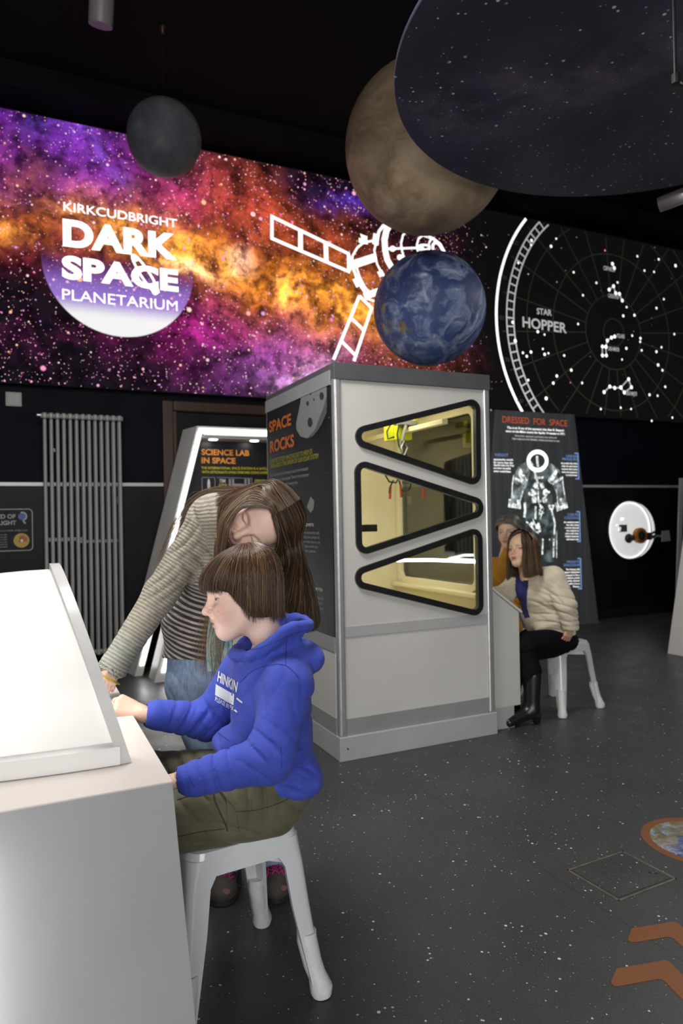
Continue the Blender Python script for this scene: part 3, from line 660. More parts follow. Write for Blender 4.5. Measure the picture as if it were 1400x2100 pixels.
# ------------------------------------------------------------------ science lab kiosk
def mk_poster(name, glow=(0.016, 0.017, 0.045)):
    nb = NB(name); c = nb.coord()
    base = nb.mix(nb.step(nb.noise(c, 2.4, 5), 0.4, 0.7), (0.010, 0.011, 0.014), glow)
    d, cc = nb.vor(c, 30); r, g, b = nb.xyz(cc)
    base = nb.mix(nb.step(d / (g * g * 0.10 + 0.01), 1.1, 0.5) * (r > 0.55), base, (0.35, 0.37, 0.48))
    nb.set(base=base, rough=0.35); return nb.m
M['poster'] = mk_poster('star_field_poster'); M['poster_grey'] = mk_poster('charcoal_poster', (0.020, 0.021, 0.022))
KT = 6.005
kio = thing('science_lab_kiosk', 'white slanted kiosk with a bright light strip frame titled science lab', 'kiosk', hall(0.862, KT, 0), WA)
H = 2.128; xs = 0.561; BW = 2.10                                       # height, lean of a leg, width at the floor
def kx(z): return xs * z / H                                           # left edge of the frame at height z
FD = 0.30                                                              # depth of the kiosk body
for sgn, nm in ((1, 'side_panel'), (-1, 'side_panel')):
    e = (lambda x: x) if sgn == 1 else (lambda x: BW - x)
    mb = MB(); mb.hexa([(e(0), 0.0, 0), (e(0.065), 0.0, 0), (e(0.065), FD, 0), (e(-0.06), FD, 0)], [(e(xs), 0.0, H), (e(xs + 0.065), 0, H), (e(xs + 0.065), FD, H), (e(xs - 0.06), FD, H)])
    mb.build(nm, M['white_paint'], kio, bevel=0.004)
    z_a = 0.09
    MB().hexa([(e(kx(z_a) + 0.020), -0.006, z_a), (e(kx(z_a) + 0.052), -0.006, z_a), (e(kx(z_a) + 0.052), 0.001, z_a), (e(kx(z_a) + 0.020), 0.001, z_a)],
              [(e(kx(H - 0.055) + 0.020), -0.006, H - 0.055), (e(kx(H - 0.055) + 0.052), -0.006, H - 0.055), (e(kx(H - 0.055) + 0.052), 0.001, H - 0.055), (e(kx(H - 0.055) + 0.020), 0.001, H - 0.055)]).build('light_strip', M['led'], kio)
box('header', M['white_paint'], kio, xs + 0.06, BW - xs - 0.06, 0.0, FD, H - 0.085, H, 0.004)
box('light_strip', M['led'], kio, xs + 0.016, BW - xs - 0.016, -0.006, 0.001, H - 0.066, H - 0.024)
box('soffit', M['white_paint'], kio, xs + 0.03, BW - xs - 0.03, 0.03, FD, H - 0.10, H - 0.085)
for k, px in enumerate((437, 521)):
    x = wallpx(px, 899, KT + 0.13)[0] - 0.862
    dl = MB().lathe([(0.0, H - 0.106), (0.036, H - 0.106), (0.040, H - 0.101)], 20, (x, 0.13, 0)).build('downlight', M['lamp_disc'], kio)
back = MB().hexa([(kx(0.8) + 0.03, FD - 0.03, 0.8), (BW - kx(0.8) - 0.03, FD - 0.03, 0.8), (BW - kx(0.8) - 0.03, FD, 0.8), (kx(0.8) + 0.03, FD, 0.8)], [(xs + 0.03, FD - 0.03, H - 0.10), (BW - xs - 0.03, FD - 0.03, H - 0.10), (BW - xs - 0.03, FD, H - 0.10), (xs + 0.03, FD, H - 0.10)]).build('back_poster', M['poster'], kio)
KY = FD - 0.032
def kp(px, py): s, z = wallpx(px, py, KT + KY); return s - 0.862, z
def kline(body, a, b, top, mat, bold):
    (x0, z0), (x1, _), (_, zt) = kp(*a), kp(*b), kp(*top); text('lettering', body, mat, kio, x0, x1, z0, zt - z0, KY, bold)
M['print_orange2'] = plain('bright_orange_print', (0.82, 0.30, 0.035), 0.5)
kline('SCIENCE LAB', (413, 933), (511, 935), (413, 920), M['print_orange2'], 0.03)
kline('IN SPACE', (413, 950), (483, 952), (413, 937), M['print_orange2'], 0.035)
kline('THE INTERNATIONAL SPACE STATION IS A SATELLITE', (413, 962), (557, 965), (413, 956.5), M['print_yellow2'], 0.01)
kline('WITH ASTRONAUTS LIVING ONBOARD DOING EXPERIMENTS', (414, 970.5), (566, 974), (414, 965), M['print_yellow2'], 0.01)
(x0, z0), (x1, z1) = kp(414, 979), kp(441, 1010)
stroke_mesh('t', [{'p': roundpoly([(x0, z1), (x1, z1), (x1, z0), (x0, z0)], 0.008), 'w': 0.005, 'c': True}, {'p': [kp(444, 979), kp(515, 981)], 'w': 0.005}, {'p': [kp(516, 980), kp(516, 1010)], 'w': 0.005}], 0.005).build('panel_outline', M['print_grey'], kio).location.y = KY - 0.001
x, z = kp(428, 1000); MB().lathe([(0.0, 0.085), (0.008, 0.07), (0.014, 0.045), (0.014, -0.05), (0.018, -0.06), (0.0, -0.06)], 12, (x, KY, z)).build('rocket_model', M['print_white'], kio, True)
kline('73M', (450, 990), (462, 990), (450, 982), M['print_white'], 0.02); kline('LONG', (449, 997), (464, 997), (449, 991.5), M['print_yellow2'], 0.02)
kline('CREATE', (522, 989), (543, 989), (522, 983), M['print_yellow2'], 0.02); kline('GIANT SOLAR', (522, 996), (552, 996), (522, 990.5), M['print_yellow2'], 0.02)
for px in (469, 475.5, 501, 508):
    (x0, z0), (x1, z1) = kp(px, 982), kp(px + 4.6, 999); box('solar_panel_print', M['print_grey'], kio, x0, x1, KY - 0.001, KY + 0.002, z1, z0)
(x0, z0), (x1, z1) = kp(480, 992), kp(500, 997); box('station_print', M['print_grey'], kio, x0, x1, KY - 0.001, KY + 0.002, z1, z0)
# lower counter in front of the kiosk, also edged with light strips
q = on_floor(344, 1398); cs, ct = q.dot(WX), q.dot(WY)
ctr = thing('kiosk_counter', 'low white slanted counter with a light strip in front of the science lab kiosk', 'counter', hall(cs - 0.11, ct, 0), WA)
HC = 0.95; lc = kx(HC)
for e, nm in ((lambda x: x, 0), (lambda x: 1.75 - x, 1)):
    MB().hexa([(e(0), 0, 0), (e(0.11), 0, 0), (e(0.11), 0.25, 0), (e(0.0), 0.25, 0)], [(e(lc), 0, HC), (e(lc + 0.11), 0, HC), (e(lc + 0.11), 0.25, HC), (e(lc), 0.25, HC)]).build('side_panel', M['white_paint'], ctr, bevel=0.004)
    MB().hexa([(e(0.04 + kx(0.08)), -0.006, 0.08), (e(0.075 + kx(0.08)), -0.006, 0.08), (e(0.075 + kx(0.08)), 0.001, 0.08), (e(0.04 + kx(0.08)), 0.001, 0.08)],
              [(e(0.04 + kx(0.9)), -0.006, 0.9), (e(0.075 + kx(0.9)), -0.006, 0.9), (e(0.075 + kx(0.9)), 0.001, 0.9), (e(0.04 + kx(0.9)), 0.001, 0.9)]).build('light_strip', M['led'], ctr)
box('worktop', M['white_paint'], ctr, lc + 0.10, 1.75 - lc - 0.10, 0.0, 0.25, HC - 0.04, HC, 0.004)
MB().hexa([(0.09, 0.10, 0.05), (1.66, 0.10, 0.05), (1.66, 0.13, 0.05), (0.09, 0.13, 0.05)], [(lc + 0.09, 0.10, HC - 0.03), (1.66 - lc, 0.10, HC - 0.03), (1.66 - lc, 0.13, HC - 0.03), (lc + 0.09, 0.13, HC - 0.03)]).build('front_panel', M['white_paint'], ctr)

# ------------------------------------------------------------------ space rocks cabinet
CS, CT = 1.535, 3.360; CW, CD, CH = 1.022, 1.115, 2.135
cab = thing('space_rocks_cabinet', 'tall pale grey display cabinet with three black framed triangular windows', 'cabinet', hall(CS, CT, 0), WA)
def cpx(px, py, y=0.0): s, z = wallpx(px, py, CT + y); return s - CS, z
tris = [[(668, 892), (984, 814), (986, 1000)], [(1041, 1041), (727, 939), (731, 1143)], [(667, 1189), (988, 1078), (991, 1267)]]
tris = [[cpx(*p) for p in t] for t in tris]
TR = [roundpoly(t, 0.062, 10) for t in tris]
def inset(poly, d):
    P = [Vector(p) for p in poly]; area2 = sum(P[i - 1].x * P[i].y - P[i].x * P[i - 1].y for i in range(len(P))); sg = 1 if area2 > 0 else -1
    out = []
    for i in range(len(P)):
        t = (P[(i + 1) % len(P)] - P[i - 1]).normalized(); out.append(tuple(P[i] + Vector((-t.y, t.x)) * d * sg))
    return out
PW = 0.045                                                             # width of the corner posts
zb, zm0, zm1, zt = 0.22, 0.655, 0.715, 2.045
sheet('window_panel', M['cab_cream'], cab, [(PW, zm1), (CW - PW, zm1), (CW - PW, zt), (PW, zt)], [inset(t, 0.012) for t in TR], 0.02, 0.012)
box('lower_panel', M['cab_cream'], cab, PW, CW - PW, 0.012, 0.03, zb, zm0)
box('middle_rail', M['grey_lam2'] if 'grey_lam2' in M else M['plinth'], cab, PW, CW - PW, 0.008, 0.03, zm0, zm1, 0.002)
box('bottom_rail', M['grey_lam'], cab, PW, CW - PW, 0.008, 0.03, 0.125, zb, 0.002)
box('top_rail', M['dark_trim'], cab, 0, CW, -0.004, CD, zt, CH, 0.003)
MB().box(-0.004, CW + 0.004, -0.006, CD + 0.004, 0.0, 0.128).build('plinth', M['plinth'], cab, bevel=0.003)
for px_, py_ in ((905, 1536), (712, 1545)):
    x, z = cpx(px_ - 0, py_ - 10); MB().cyl((x, -0.0085, z), (x, -0.004, z), 0.005, n=10).build('screw', M['steel_dk'], cab)
for (x, y, w) in ((0, 0, PW), (CW - PW, 0, PW), (0, CD - 0.018, 0.018), (CW - PW, CD - PW, PW)):
    MB().box(x, x + w, y, y + w, 0.126, CH - 0.005).build('corner_post', M['alu'], cab, bevel=0.3 * w, seg=4)
for t in TR:
    gk = sheet('window_gasket', M['black_rub'], cab, t, [inset(t, 0.034)], 0.03, -0.004)
    md = gk.modifiers.new('bevel', 'BEVEL'); md.width = 0.005; md.segments = 2; md.limit_method = 'ANGLE'
    sheet('window_pane', M['glass'], cab, inset(t, 0.02), (), 0.004, 0.012)
for t in TR[2:]:
    n = len(t)
    for k in range(0, n, 4):
        a = Vector(inset(t, 0.017)[k]); MB().cyl((a.x, -0.006, a.y), (a.x, -0.001, a.y), 0.004, n=8).build('screw', M['steel_dk'], cab)
# left side: printed panel titled space rocks
sd = thing('tmp', '', '', (0, 0, 0)); bpy.data.objects.remove(sd)
box('side_print', M['poster_grey'], cab, -0.002, 0.018, PW, CD - 0.018, 0.655, 2.045)
box('side_rail', M['grey_lam'], cab, -0.004, 0.018, PW, CD - 0.018, 0.575, 0.655)
box('side_lower_panel', M['cab_cream'], cab, 0.0, 0.018, PW, CD - 0.018, 0.22, 0.575)
box('side_bottom_rail', M['grey_lam'], cab, -0.002, 0.018, PW, CD - 0.018, 0.125, 0.22)
box('side_top_rail', M['grey_lam'], cab, -0.006, 0.018, PW, CD, 2.02, 2.10)
def sidepx(px, py):                                                    # (distance from the back corner, z) on the left face
    d = ray(px, py); k = (CS - CAM.dot(WX)) / d.dot(WX); p = CAM + d * k
    return CD - (p.dot(WY) - CT), p.z
def to_side(o, off=-0.004):                                            # drawing (x, z) -> the left face, x running from the back edge to the front edge
    o.matrix_local = Matrix.Translation((off, CD, 0)) @ Matrix.Rotation(math.radians(-90), 4, 'Z'); return o
def sline(body, a, b, top, mat, bold):
    (x0, z0), (x1, z1), (_, zt_) = sidepx(*a), sidepx(*b), sidepx(*top)
    to_side(text('lettering', body, mat, cab, x0, x1, z0, zt_ - z0, 0, bold))
sline('SPACE', (553, 888), (598, 871), (553, 864), M['print_orange'], 0.03)
sline('ROCKS', (555, 929), (604, 914), (555, 904), M['print_orange'], 0.03)
sline('SCIENTISTS STUDY SPACE ROCKS TO HELP US', (554, 951), (641, 926), (554, 942), M['print_yellow'], 0.0)
sline('LEARN ABOUT THE ORIGIN OF OUR SOLAR SYSTEM', (555, 961), (654, 938), (555, 952), M['print_yellow'], 0.0)
for k, (w, a, b) in enumerate((('Space rocks come in lots of shapes and sizes, from microscopic', (555, 978), (633, 963)), ('specks to objects as large as planets. There are three main types', (555, 989), (634, 974)), ('asteroids, comets and meteorites.', (555, 1000), (612, 990)))):
    sline(w, a, b, (a[0], a[1] - 6.5), M['print_grey'], 0.0)
for w, a, b in (('COMETS', (625, 1079), (644, 1078)), ('made of ice and dust that orbit', (612, 1094), (656, 1090)), ('the sun and grow a bright tail', (612, 1103), (656, 1099)), ('when they come close to it as', (612, 1112), (657, 1108)), ('the frozen gas is slowly lost', (612, 1121), (652, 1118)), ('into open space', (612, 1130), (648, 1127)),
                ('METEORITES', (630, 1206), (662, 1204)), ('rocks that fall to the ground', (630, 1222), (664, 1220)), ('from space and are found on', (630, 1232), (662, 1230)), ('open fields of ice or sand', (630, 1242), (663, 1240)), ('all over the world', (630, 1252), (655, 1250))):
    sline(w, a, b, (a[0], a[1] - 6), M['print_white' if w.isupper() else 'print_grey'], 0.0)
M['rock_a'] = plain('pale_rock_print', (0.20, 0.20, 0.20), 0.55); M['rock_b'] = plain('shaded_rock_print', (0.085, 0.085, 0.085), 0.55); M['rock_c'] = plain('crater_print', (0.030, 0.030, 0.030), 0.55)
def spoly(name, pts, mat, off): 
    P = [sidepx(*p) for p in pts]; me = curve_mesh([roundpoly(P, 0.012, 3) if len(P) < 5 else P], 0.0004, name); me.transform(UPRIGHT); return to_side(link(name, me, mat, cab), off)
spoly('rock_drawing', [(619, 795), (645, 782), (670, 772), (671, 835), (657, 860), (650, 880), (642, 893), (630, 899), (617, 895), (609, 882), (608, 868), (612, 850), (617, 825)], M['rock_a'], -0.0035)
spoly('rock_drawing', [(671, 812), (671, 846), (661, 870), (652, 884), (643, 895), (632, 899), (648, 880), (655, 860), (664, 838)], M['rock_b'], -0.0042)
for cx, cy, rx, ry in ((637, 866, 5, 10), (661, 812, 4.5, 8), (632, 827, 2.5, 5), (638, 807, 1.5, 3), (645, 819, 1.2, 3)):
    spoly('crater_drawing', [(cx + rx * math.cos(t), cy + ry * math.sin(t)) for t in np.linspace(0, 2 * math.pi, 14)[:-1]], M['rock_c'], -0.0048)
spoly('rock_drawing', [(638, 1018), (645, 1028), (644, 1044), (638, 1052), (630, 1040)], M['rock_a'], -0.0036)
# interior
box('inner_floor', M['cream_int'], cab, 0.02, CW - 0.02, 0.035, CD - 0.02, 0.70, 0.72)
box('inner_ceiling', M['cream_int'], cab, 0.02, CW - 0.02, 0.035, CD - 0.02, 2.02, 2.04)
box('inner_wall', M['cream_int'], cab, 0.02, 0.03, 0.035, CD - 0.02, 0.72, 2.02)
mir = [[(0.05 + (CW - p[0] - 0.1) * 0.70, 1.36 + (p[1] - 1.36) * 0.82) for p in t] for t in TR]
sheet('rear_panel', M['cream_int'], cab, [(0.02, 0.13), (CW - 0.02, 0.13), (CW - 0.02, 2.04), (0.02, 2.04)], mir, 0.02, CD - 0.03)
for t in mir: sheet('window_pane', M['glass'], cab, inset(t, -0.006), (), 0.003, CD - 0.024)
# right side with its big viewing window
big = roundpoly([(0.10, 0.86), (1.02, 0.86), (1.02, 1.94), (0.10, 1.94)], 0.06, 8)
def rside(me_o): me_o.matrix_local = Matrix.Translation((CW - 0.022, 0, 0)) @ Matrix.Rotation(math.radians(90), 4, 'Z'); return me_o
rside(sheet('viewing_panel', M['cream_int'], cab, [(0.03, 0.13), (CD - 0.02, 0.13), (CD - 0.02, 2.04), (0.03, 2.04)], [big], 0.02, 0.0))
rside(sheet('viewing_frame', M['cream_int'], cab, inset(big, -0.03), [inset(big, 0.012)], 0.02, 0.016))
rside(sheet('viewing_pane', M['glass'], cab, inset(big, 0.0), (), 0.004, -0.006))
box('inner_sill', M['cream_int'], cab, CW - 0.10, CW - 0.035, 0.05, CD - 0.05, 0.80, 0.83, 0.008)
box('inner_rail', M['cream_int'], cab, CW - 0.30, CW - 0.26, 0.06, CD - 0.05, 1.84, 1.87, 0.004)
MB().tube([(0.16, CD - 0.09, 0.985), (0.5, CD - 0.12, 1.0), (CW - 0.09, 0.55, 1.01), (CW - 0.06, 0.10, 1.02)], 0.010, 8).build('led_reflection_tube', M['led_in'] if 'led_in' in M else M['led'], cab, smooth=True)  # glowing tube stands in for an LED's reflection in the glass
M['yellow_box'] = grained('fluorescent_yellow_plastic', (0.62, 0.66, 0.02), 0.4, 0.05, 8); M['red_grip'] = grained('red_rubber_grip', (0.42, 0.05, 0.02), 0.45, 0.08, 20); M['cable'] = grained('black_cable', (0.015, 0.015, 0.015), 0.5, 0.1, 20)
def cpt(px, py, y): x, z = cpx(px, py, y); return Vector((x, y, z))
def cbox(name, mat, px0, py0, px1, py1, y, d=0.05):
    a, b = cpt(px0, py0, y), cpt(px1, py1, y); return MB().box(a.x, b.x, y, y + d, b.z, a.z).build(name, mat, cab, bevel=0.004)
cbox('yellow_tool_box', M['yellow_box'], 794, 871, 809, 904, 0.55); cbox('yellow_tool_box', M['yellow_box'], 815, 872, 845, 902, 0.50); cbox('yellow_tool_box', M['yellow_box'], 850, 858, 858, 871, 0.50, 0.1)
cbox('tool_clamp', M['grey_lam'], 820, 860, 856, 872, 0.46); cbox('tool_clamp', M['black_rub'], 828, 872, 839, 878, 0.45, 0.03); cbox('yellow_tool_box', M['yellow_box'], 953, 888, 968, 917, 0.30, 0.03)
for pts, y in (([(800, 872), (793, 885), (795, 900), (808, 896)], 0.52), ([(818, 870), (814, 890), (818, 915), (826, 928)], 0.47), ([(830, 930), (842, 945), (848, 975), (838, 1006), (824, 1008), (818, 985)], 0.47), ([(790, 975), (798, 988), (812, 990), (820, 975)], 0.47), ([(806, 985), (799, 1000), (798, 1012)], 0.47)):
    MB().tube([cpt(*p, y) for p in pts], 0.0055, 8).build('tool_cable', M['cable'], cab, smooth=True)
for a, b, y in (((801, 997), (799, 1023), 0.47), ((821, 995), (823, 1020), 0.46), ((869, 998), (868, 1022), 0.47)):
    MB().tube([cpt(*a, y), cpt(*b, y)], [0.007, 0.0085], 8).build('tool_grip', M['red_grip'], cab, smooth=True)
MB().tube([cpt(828, 905, 0.46), cpt(822, 918, 0.46), cpt(828, 935, 0.46), cpt(835, 918, 0.46)], 0.006, 8, closed=True).build('hook_ring', M['alu'], cab, smooth=True)
MB().tube([cpt(832, 872, 0.45), cpt(824, 905, 0.45)], 0.010, 6).build('grey_strap', M['grey_lam'], cab)
cbox('black_slide_clamp', M['black_rub'], 741, 1076, 774, 1090, 0.25, 0.03)
o = cbox('inner_latch', M['cream_int'], 836, 1018, 843, 1033, 1.06, 0.02)
lp = bpy.data.lights.new('cabinet_lamp', 'AREA'); lp.energy = 6.5; lp.color = (1.0, 0.90, 0.68); lp.shape = 'RECTANGLE'; lp.size = 0.6; lp.size_y = 0.5
lo = bpy.data.objects.new('cabinet_lamp', lp); COL.objects.link(lo); lo.parent = cab; lo.location = (0.45, 0.45, 2.015)
# sloping desk on the cabinet's right side
dk = thing('sloping_desk', 'small pale desk with a sloping top on the side of the space rocks cabinet', 'desk', hall(CS + CW + 0.006, CT + 0.05, 0), WA)
MB().hexa([(0, 0, 0.13), (0.22, 0, 0.13), (0.22, 0.85, 0.13), (0, 0.85, 0.13)], [(0, 0, 0.86), (0.22, 0, 0.70), (0.22, 0.85, 0.70), (0, 0.85, 0.86)]).build('desk_body', M['cab_cream'], dk, bevel=0.003)
MB().hexa([(0.0, -0.01, 0.862), (0.235, -0.01, 0.692), (0.235, 0.86, 0.692), (0.0, 0.86, 0.862)], [(0.0, -0.01, 0.877), (0.24, -0.01, 0.705), (0.24, 0.86, 0.705), (0.0, 0.86, 0.877)]).build('desk_top', M['white_paint'], dk, bevel=0.002)
box('desk_plinth', M['plinth'], dk, 0.0, 0.17, 0.0, 0.85, 0.0, 0.13, 0.003)

# ------------------------------------------------------------------ spacesuit banner
BT = 6.16; q = on_floor(1225, 1277); BS = q.dot(WX)
ban = thing('spacesuit_banner', 'tall charcoal fabric banner showing a white x-ray of a spacesuit', 'banner', hall(BS, BT, 0), WA)
def bp(px, py): s, z = wallpx(px, py, BT); return s - BS, z
xt, ztb = bp(1178, 850)
def mk_fabric():
    nb = NB('charcoal_banner_fabric'); c = nb.coord(); x, y, z = nb.xyz(c)
    f = nb.noise(nb.vscale(c, (9, 1, 0.4)), 1.6, 3)
    nb.set(base=nb.mix(nb.step(f, 0.3, 0.7), (0.040, 0.040, 0.042), (0.060, 0.060, 0.063)), rough=0.6, sheen=0.2, emit=(0.55, 0.75, 0.85), power=nb.step(z, 0.4, 2.2, 0.006, 0.010))
    nb.bump(f, 0.5, 0.03); nb.m.cycles.emission_sampling = 'NONE'; return nb.m
WB = 1.75
MB().hexa([(-WB, 0, 0.01), (0, 0, 0.01), (0, 0.14, 0.01), (-WB, 0.14, 0.01)], [(-WB - xt, 0, ztb), (xt, 0, ztb), (xt, 0.14, ztb), (-WB - xt, 0.14, ztb)]).build('fabric_face', mk_fabric(), ban, bevel=0.01)
box('foot_bar', M['dark_trim'], ban, -WB - 0.01, 0.012, -0.01, 0.15, 0.0, 0.02, 0.003)
def bline(body, a, b, cap, mat, bold, align='LEFT'):
    (x0, z0), (x1, z1) = bp(*a), bp(*b)
    text('lettering', body, mat, ban, x0, x1, z0, cap, -0.003, bold, shear=(z1 - z0) / (x1 - x0) * 0.6)
def bz(p): return (1000 + p[0] / 5.25, 840 + p[1] / 5.25)
for body, a, b, cap, m_, bold in (('DRESSED  FOR  SPACE', (155, 138), (853, 188), 0.075, 'back_orange', 0.0), ('This is an X-ray of the spacesuit that Alan B. Shepard', (205, 205), (815, 238), 0.027, 'back_white', 0.01), ('wore on the Moon during the Apollo 14 mission in 1971.', (190, 242), (830, 278), 0.027, 'back_white', 0.01),
        ('Since then, spacesuit technology has advanced.', (290, 290), (742, 316), 0.023, 'back_dim', 0.01), ('New suits are more flexible, robust and easier to use.', (262, 322), (770, 352), 0.023, 'back_dim', 0.02),
        ('WEIGHT', (70, 502), (218, 506), 0.033, 'back_blue', 0.0), ('spacesuits weigh', (60, 545), (268, 553), 0.023, 'back_white', 0.01), ('far more than the', (60, 578), (268, 586), 0.023, 'back_white', 0.01), ('Apollo suits, but they', (60, 606), (280, 614), 0.023, 'back_white', 0.01), ('are more moveable', (60, 638), (244, 646), 0.023, 'back_white', 0.01), ('when weightless.', (60, 672), (248, 680), 0.023, 'back_white', 0.01),
        ('UNDER', (842, 512), (964, 518), 0.029, 'back_blue', 0.0), ('PRESSURE', (800, 545), (964, 551), 0.029, 'back_blue', 0.0), ('Accordion-like folds', (785, 585), (962, 592), 0.021, 'back_white', 0.01), ('help the astronaut', (795, 616), (962, 622), 0.021, 'back_white', 0.01), ('to bend their joints', (792, 648), (962, 654), 0.021, 'back_white', 0.01), ('when the spacesuit', (792, 680), (962, 686), 0.021, 'back_white', 0.01), ('is pressurised.', (838, 712), (962, 717), 0.021, 'back_white', 0.01),
        ('LIQUID', (858, 1142), (980, 1146), 0.029, 'back_blue', 0.0), ('COOLING', (820, 1178), (980, 1182), 0.029, 'back_blue', 0.0), ('An undergarment', (815, 1220), (978, 1224), 0.021, 'back_white', 0.01), ('has thin tubes', (845, 1250), (978, 1254), 0.021, 'back_white', 0.01), ('running through', (828, 1281), (978, 1285), 0.021, 'back_white', 0.01), ('the material to', (845, 1312), (978, 1316), 0.021, 'back_white', 0.01), ('carry cold water,', (832, 1342), (978, 1346), 0.021, 'back_white', 0.01), ('helping keep the', (832, 1373), (978, 1377), 0.021, 'back_white', 0.01), ('astronaut cool.', (845, 1404), (978, 1408), 0.021, 'back_white', 0.01),
        ('PRIVATE', (850, 1652), (990, 1655), 0.029, 'back_blue', 0.0), ('SPACESHIP', (815, 1688), (990, 1691), 0.029, 'back_blue', 0.0), ('The Primary Life', (838, 1730), (988, 1733), 0.021, 'back_white', 0.01), ('Support Subsystem', (810, 1760), (988, 1763), 0.021, 'back_white', 0.01), ('(backpack) is like a', (818, 1792), (988, 1795), 0.021, 'back_white', 0.01), ('standalone, private', (822, 1822), (988, 1825), 0.021, 'back_white', 0.01), ('spaceship, allowing', (820, 1853), (988, 1856), 0.021, 'back_white', 0.01), ('spacewalks of up to', (820, 1884), (988, 1887), 0.021, 'back_white', 0.01), ('8 hours.', (915, 1914), (988, 1917), 0.021, 'back_white', 0.01)):
    bline(body, bz(a), bz(b), cap, M[m_], bold)
for q_ in ([(930, 470), (968, 472), (978, 745), (940, 745)], [(950, 1098), (985, 1100), (993, 1420), (958, 1420)], [(962, 1602), (997, 1604), (1005, 1930), (968, 1928)]): stroke_mesh('br', [{'p': [bp(*bz(p)) for p in q_], 'w': 0.012}], 0.012).build('bracket_line', M['back_blue'], ban).location.y = -0.003
# the suit
def mk_xray():
    nb = NB('xray_grey_print'); c = nb.coord(); f = nb.noise(c, 9, 6, 0.65, 0.5)
    e = nb.step(f, 0.38, 0.72, 0.02, 0.5); nb.set(base=(0.05, 0.05, 0.05), emit=(0.85, 1.0, 1.0), power=e); nb.m.cycles.emission_sampling = 'NONE'; return nb.m
M['xray'] = mk_xray()
def bpoly(name, pts, mat, off):
    P = [bp(*bz(p)) for p in pts]; me = curve_mesh([P], 0.0005, name); me.transform(UPRIGHT); o = link(name, me, mat, ban); o.location.y = off; return o
bpoly('suit_arm', [(330, 600), (430, 560), (450, 700), (420, 800), (385, 900), (350, 1000), (335, 1030), (240, 1000), (250, 920), (270, 780), (295, 680)], M['xray'], -0.002)
bpoly('suit_arm', [(640, 570), (700, 590), (765, 650), (795, 740), (815, 860), (838, 960), (840, 1010), (745, 1030), (735, 900), (690, 800), (640, 720)], M['xray'], -0.002)
M['xray_dk'] = None
def mk_xd():
    nb = NB('xray_dark_print'); c = nb.coord(); f = nb.noise(c, 6, 5, 0.6, 0.5)
    nb.set(base=(0.03, 0.03, 0.03), emit=(0.75, 1.0, 1.0), power=nb.step(f, 0.40, 0.72, 0.012, 0.17)); nb.m.cycles.emission_sampling = 'NONE'; return nb.m
M['xray_dk'] = mk_xd()
bpoly('suit_torso', [(420, 600), (650, 600), (670, 760), (690, 900), (700, 1060), (400, 1060), (390, 900), (415, 760)], M['xray_dk'], -0.0015)
bpoly('suit_leg', [(400, 1060), (545, 1060), (600, 1180), (560, 1340), (585, 1640), (420, 1640), (405, 1300)], M['xray_dk'], -0.0015)
bpoly('suit_leg', [(545, 1060), (700, 1060), (735, 1260), (742, 1400), (735, 1640), (585, 1640), (580, 1400), (600, 1180)], M['xray_dk'], -0.0016)
def bst(ls): return [{'p': [bp(*bz(p)) for p in l], 'w': w} for l, w in ls]
hel = ell(533, 553, 98, 98, 0, 48)
stroke_mesh('h', [{'p': [bp(*bz(p)) for p in hel[:-1]], 'w': 0.048, 'c': True}], 0.05).build('helmet_ring', M['back_white'], ban).location.y = -0.004
det = bst([([(245, 965), (238, 1030), (335, 1045), (328, 970)], 0.05), ([(735, 1000), (755, 1068), (838, 1040), (830, 1000)], 0.05), ([(320, 650), (395, 790)], 0.05), ([(345, 640), (420, 770)], 0.025), ([(290, 740), (380, 790)], 0.03), ([(740, 650), (665, 790)], 0.05), ([(720, 680), (650, 770)], 0.03), ([(790, 740), (690, 800)], 0.03), ([(800, 720), (812, 850), (830, 950)], 0.015), ([(280, 700), (262, 800), (258, 940)], 0.015), ([(375, 870), (340, 1000)], 0.012), ([(735, 860), (750, 990)], 0.012),
            ([(500, 650), (520, 740), (535, 800)], 0.03), ([(500, 735), (600, 730)], 0.025), ([(528, 500), (535, 620)], 0.03), ([(450, 560), (480, 600)], 0.03), ([(535, 840), (545, 1000)], 0.02), ([(395, 1000), (400, 1080), (390, 1160)], 0.03), ([(512, 1040), (510, 1180)], 0.025), ([(680, 1070), (720, 1220), (712, 1350)], 0.022), ([(410, 1205), (450, 1240), (500, 1300), (545, 1330)], 0.018), ([(480, 1170), (500, 1230), (570, 1290)], 0.016), ([(590, 1390), (585, 1560)], 0.02), ([(708, 1390), (705, 1590)], 0.022), ([(560, 1180), (600, 1060)], 0.012), ([(740, 1300), (738, 1600)], 0.010), ([(650, 1040), (700, 1040), (690, 1070), (660, 1060)], 0.03), ([(545, 1010), (590, 1050), (552, 1080), (598, 1110), (545, 1130)], 0.010)])
def mk_xw():
    nb = NB('xray_white_print'); c = nb.coord(); f = nb.noise(c, 22, 5, 0.65)
    nb.set(base=(0.05, 0.05, 0.05), emit=(0.94, 1.0, 1.0), power=nb.step(f, 0.36, 0.60, 0.10, 1.15)); nb.m.cycles.emission_sampling = 'NONE'; return nb.m
M['xray_w'] = mk_xw()
mb = stroke_mesh('d', det, 0.03); mb.build('suit_detail', M['xray_w'], ban).location.y = -0.0035
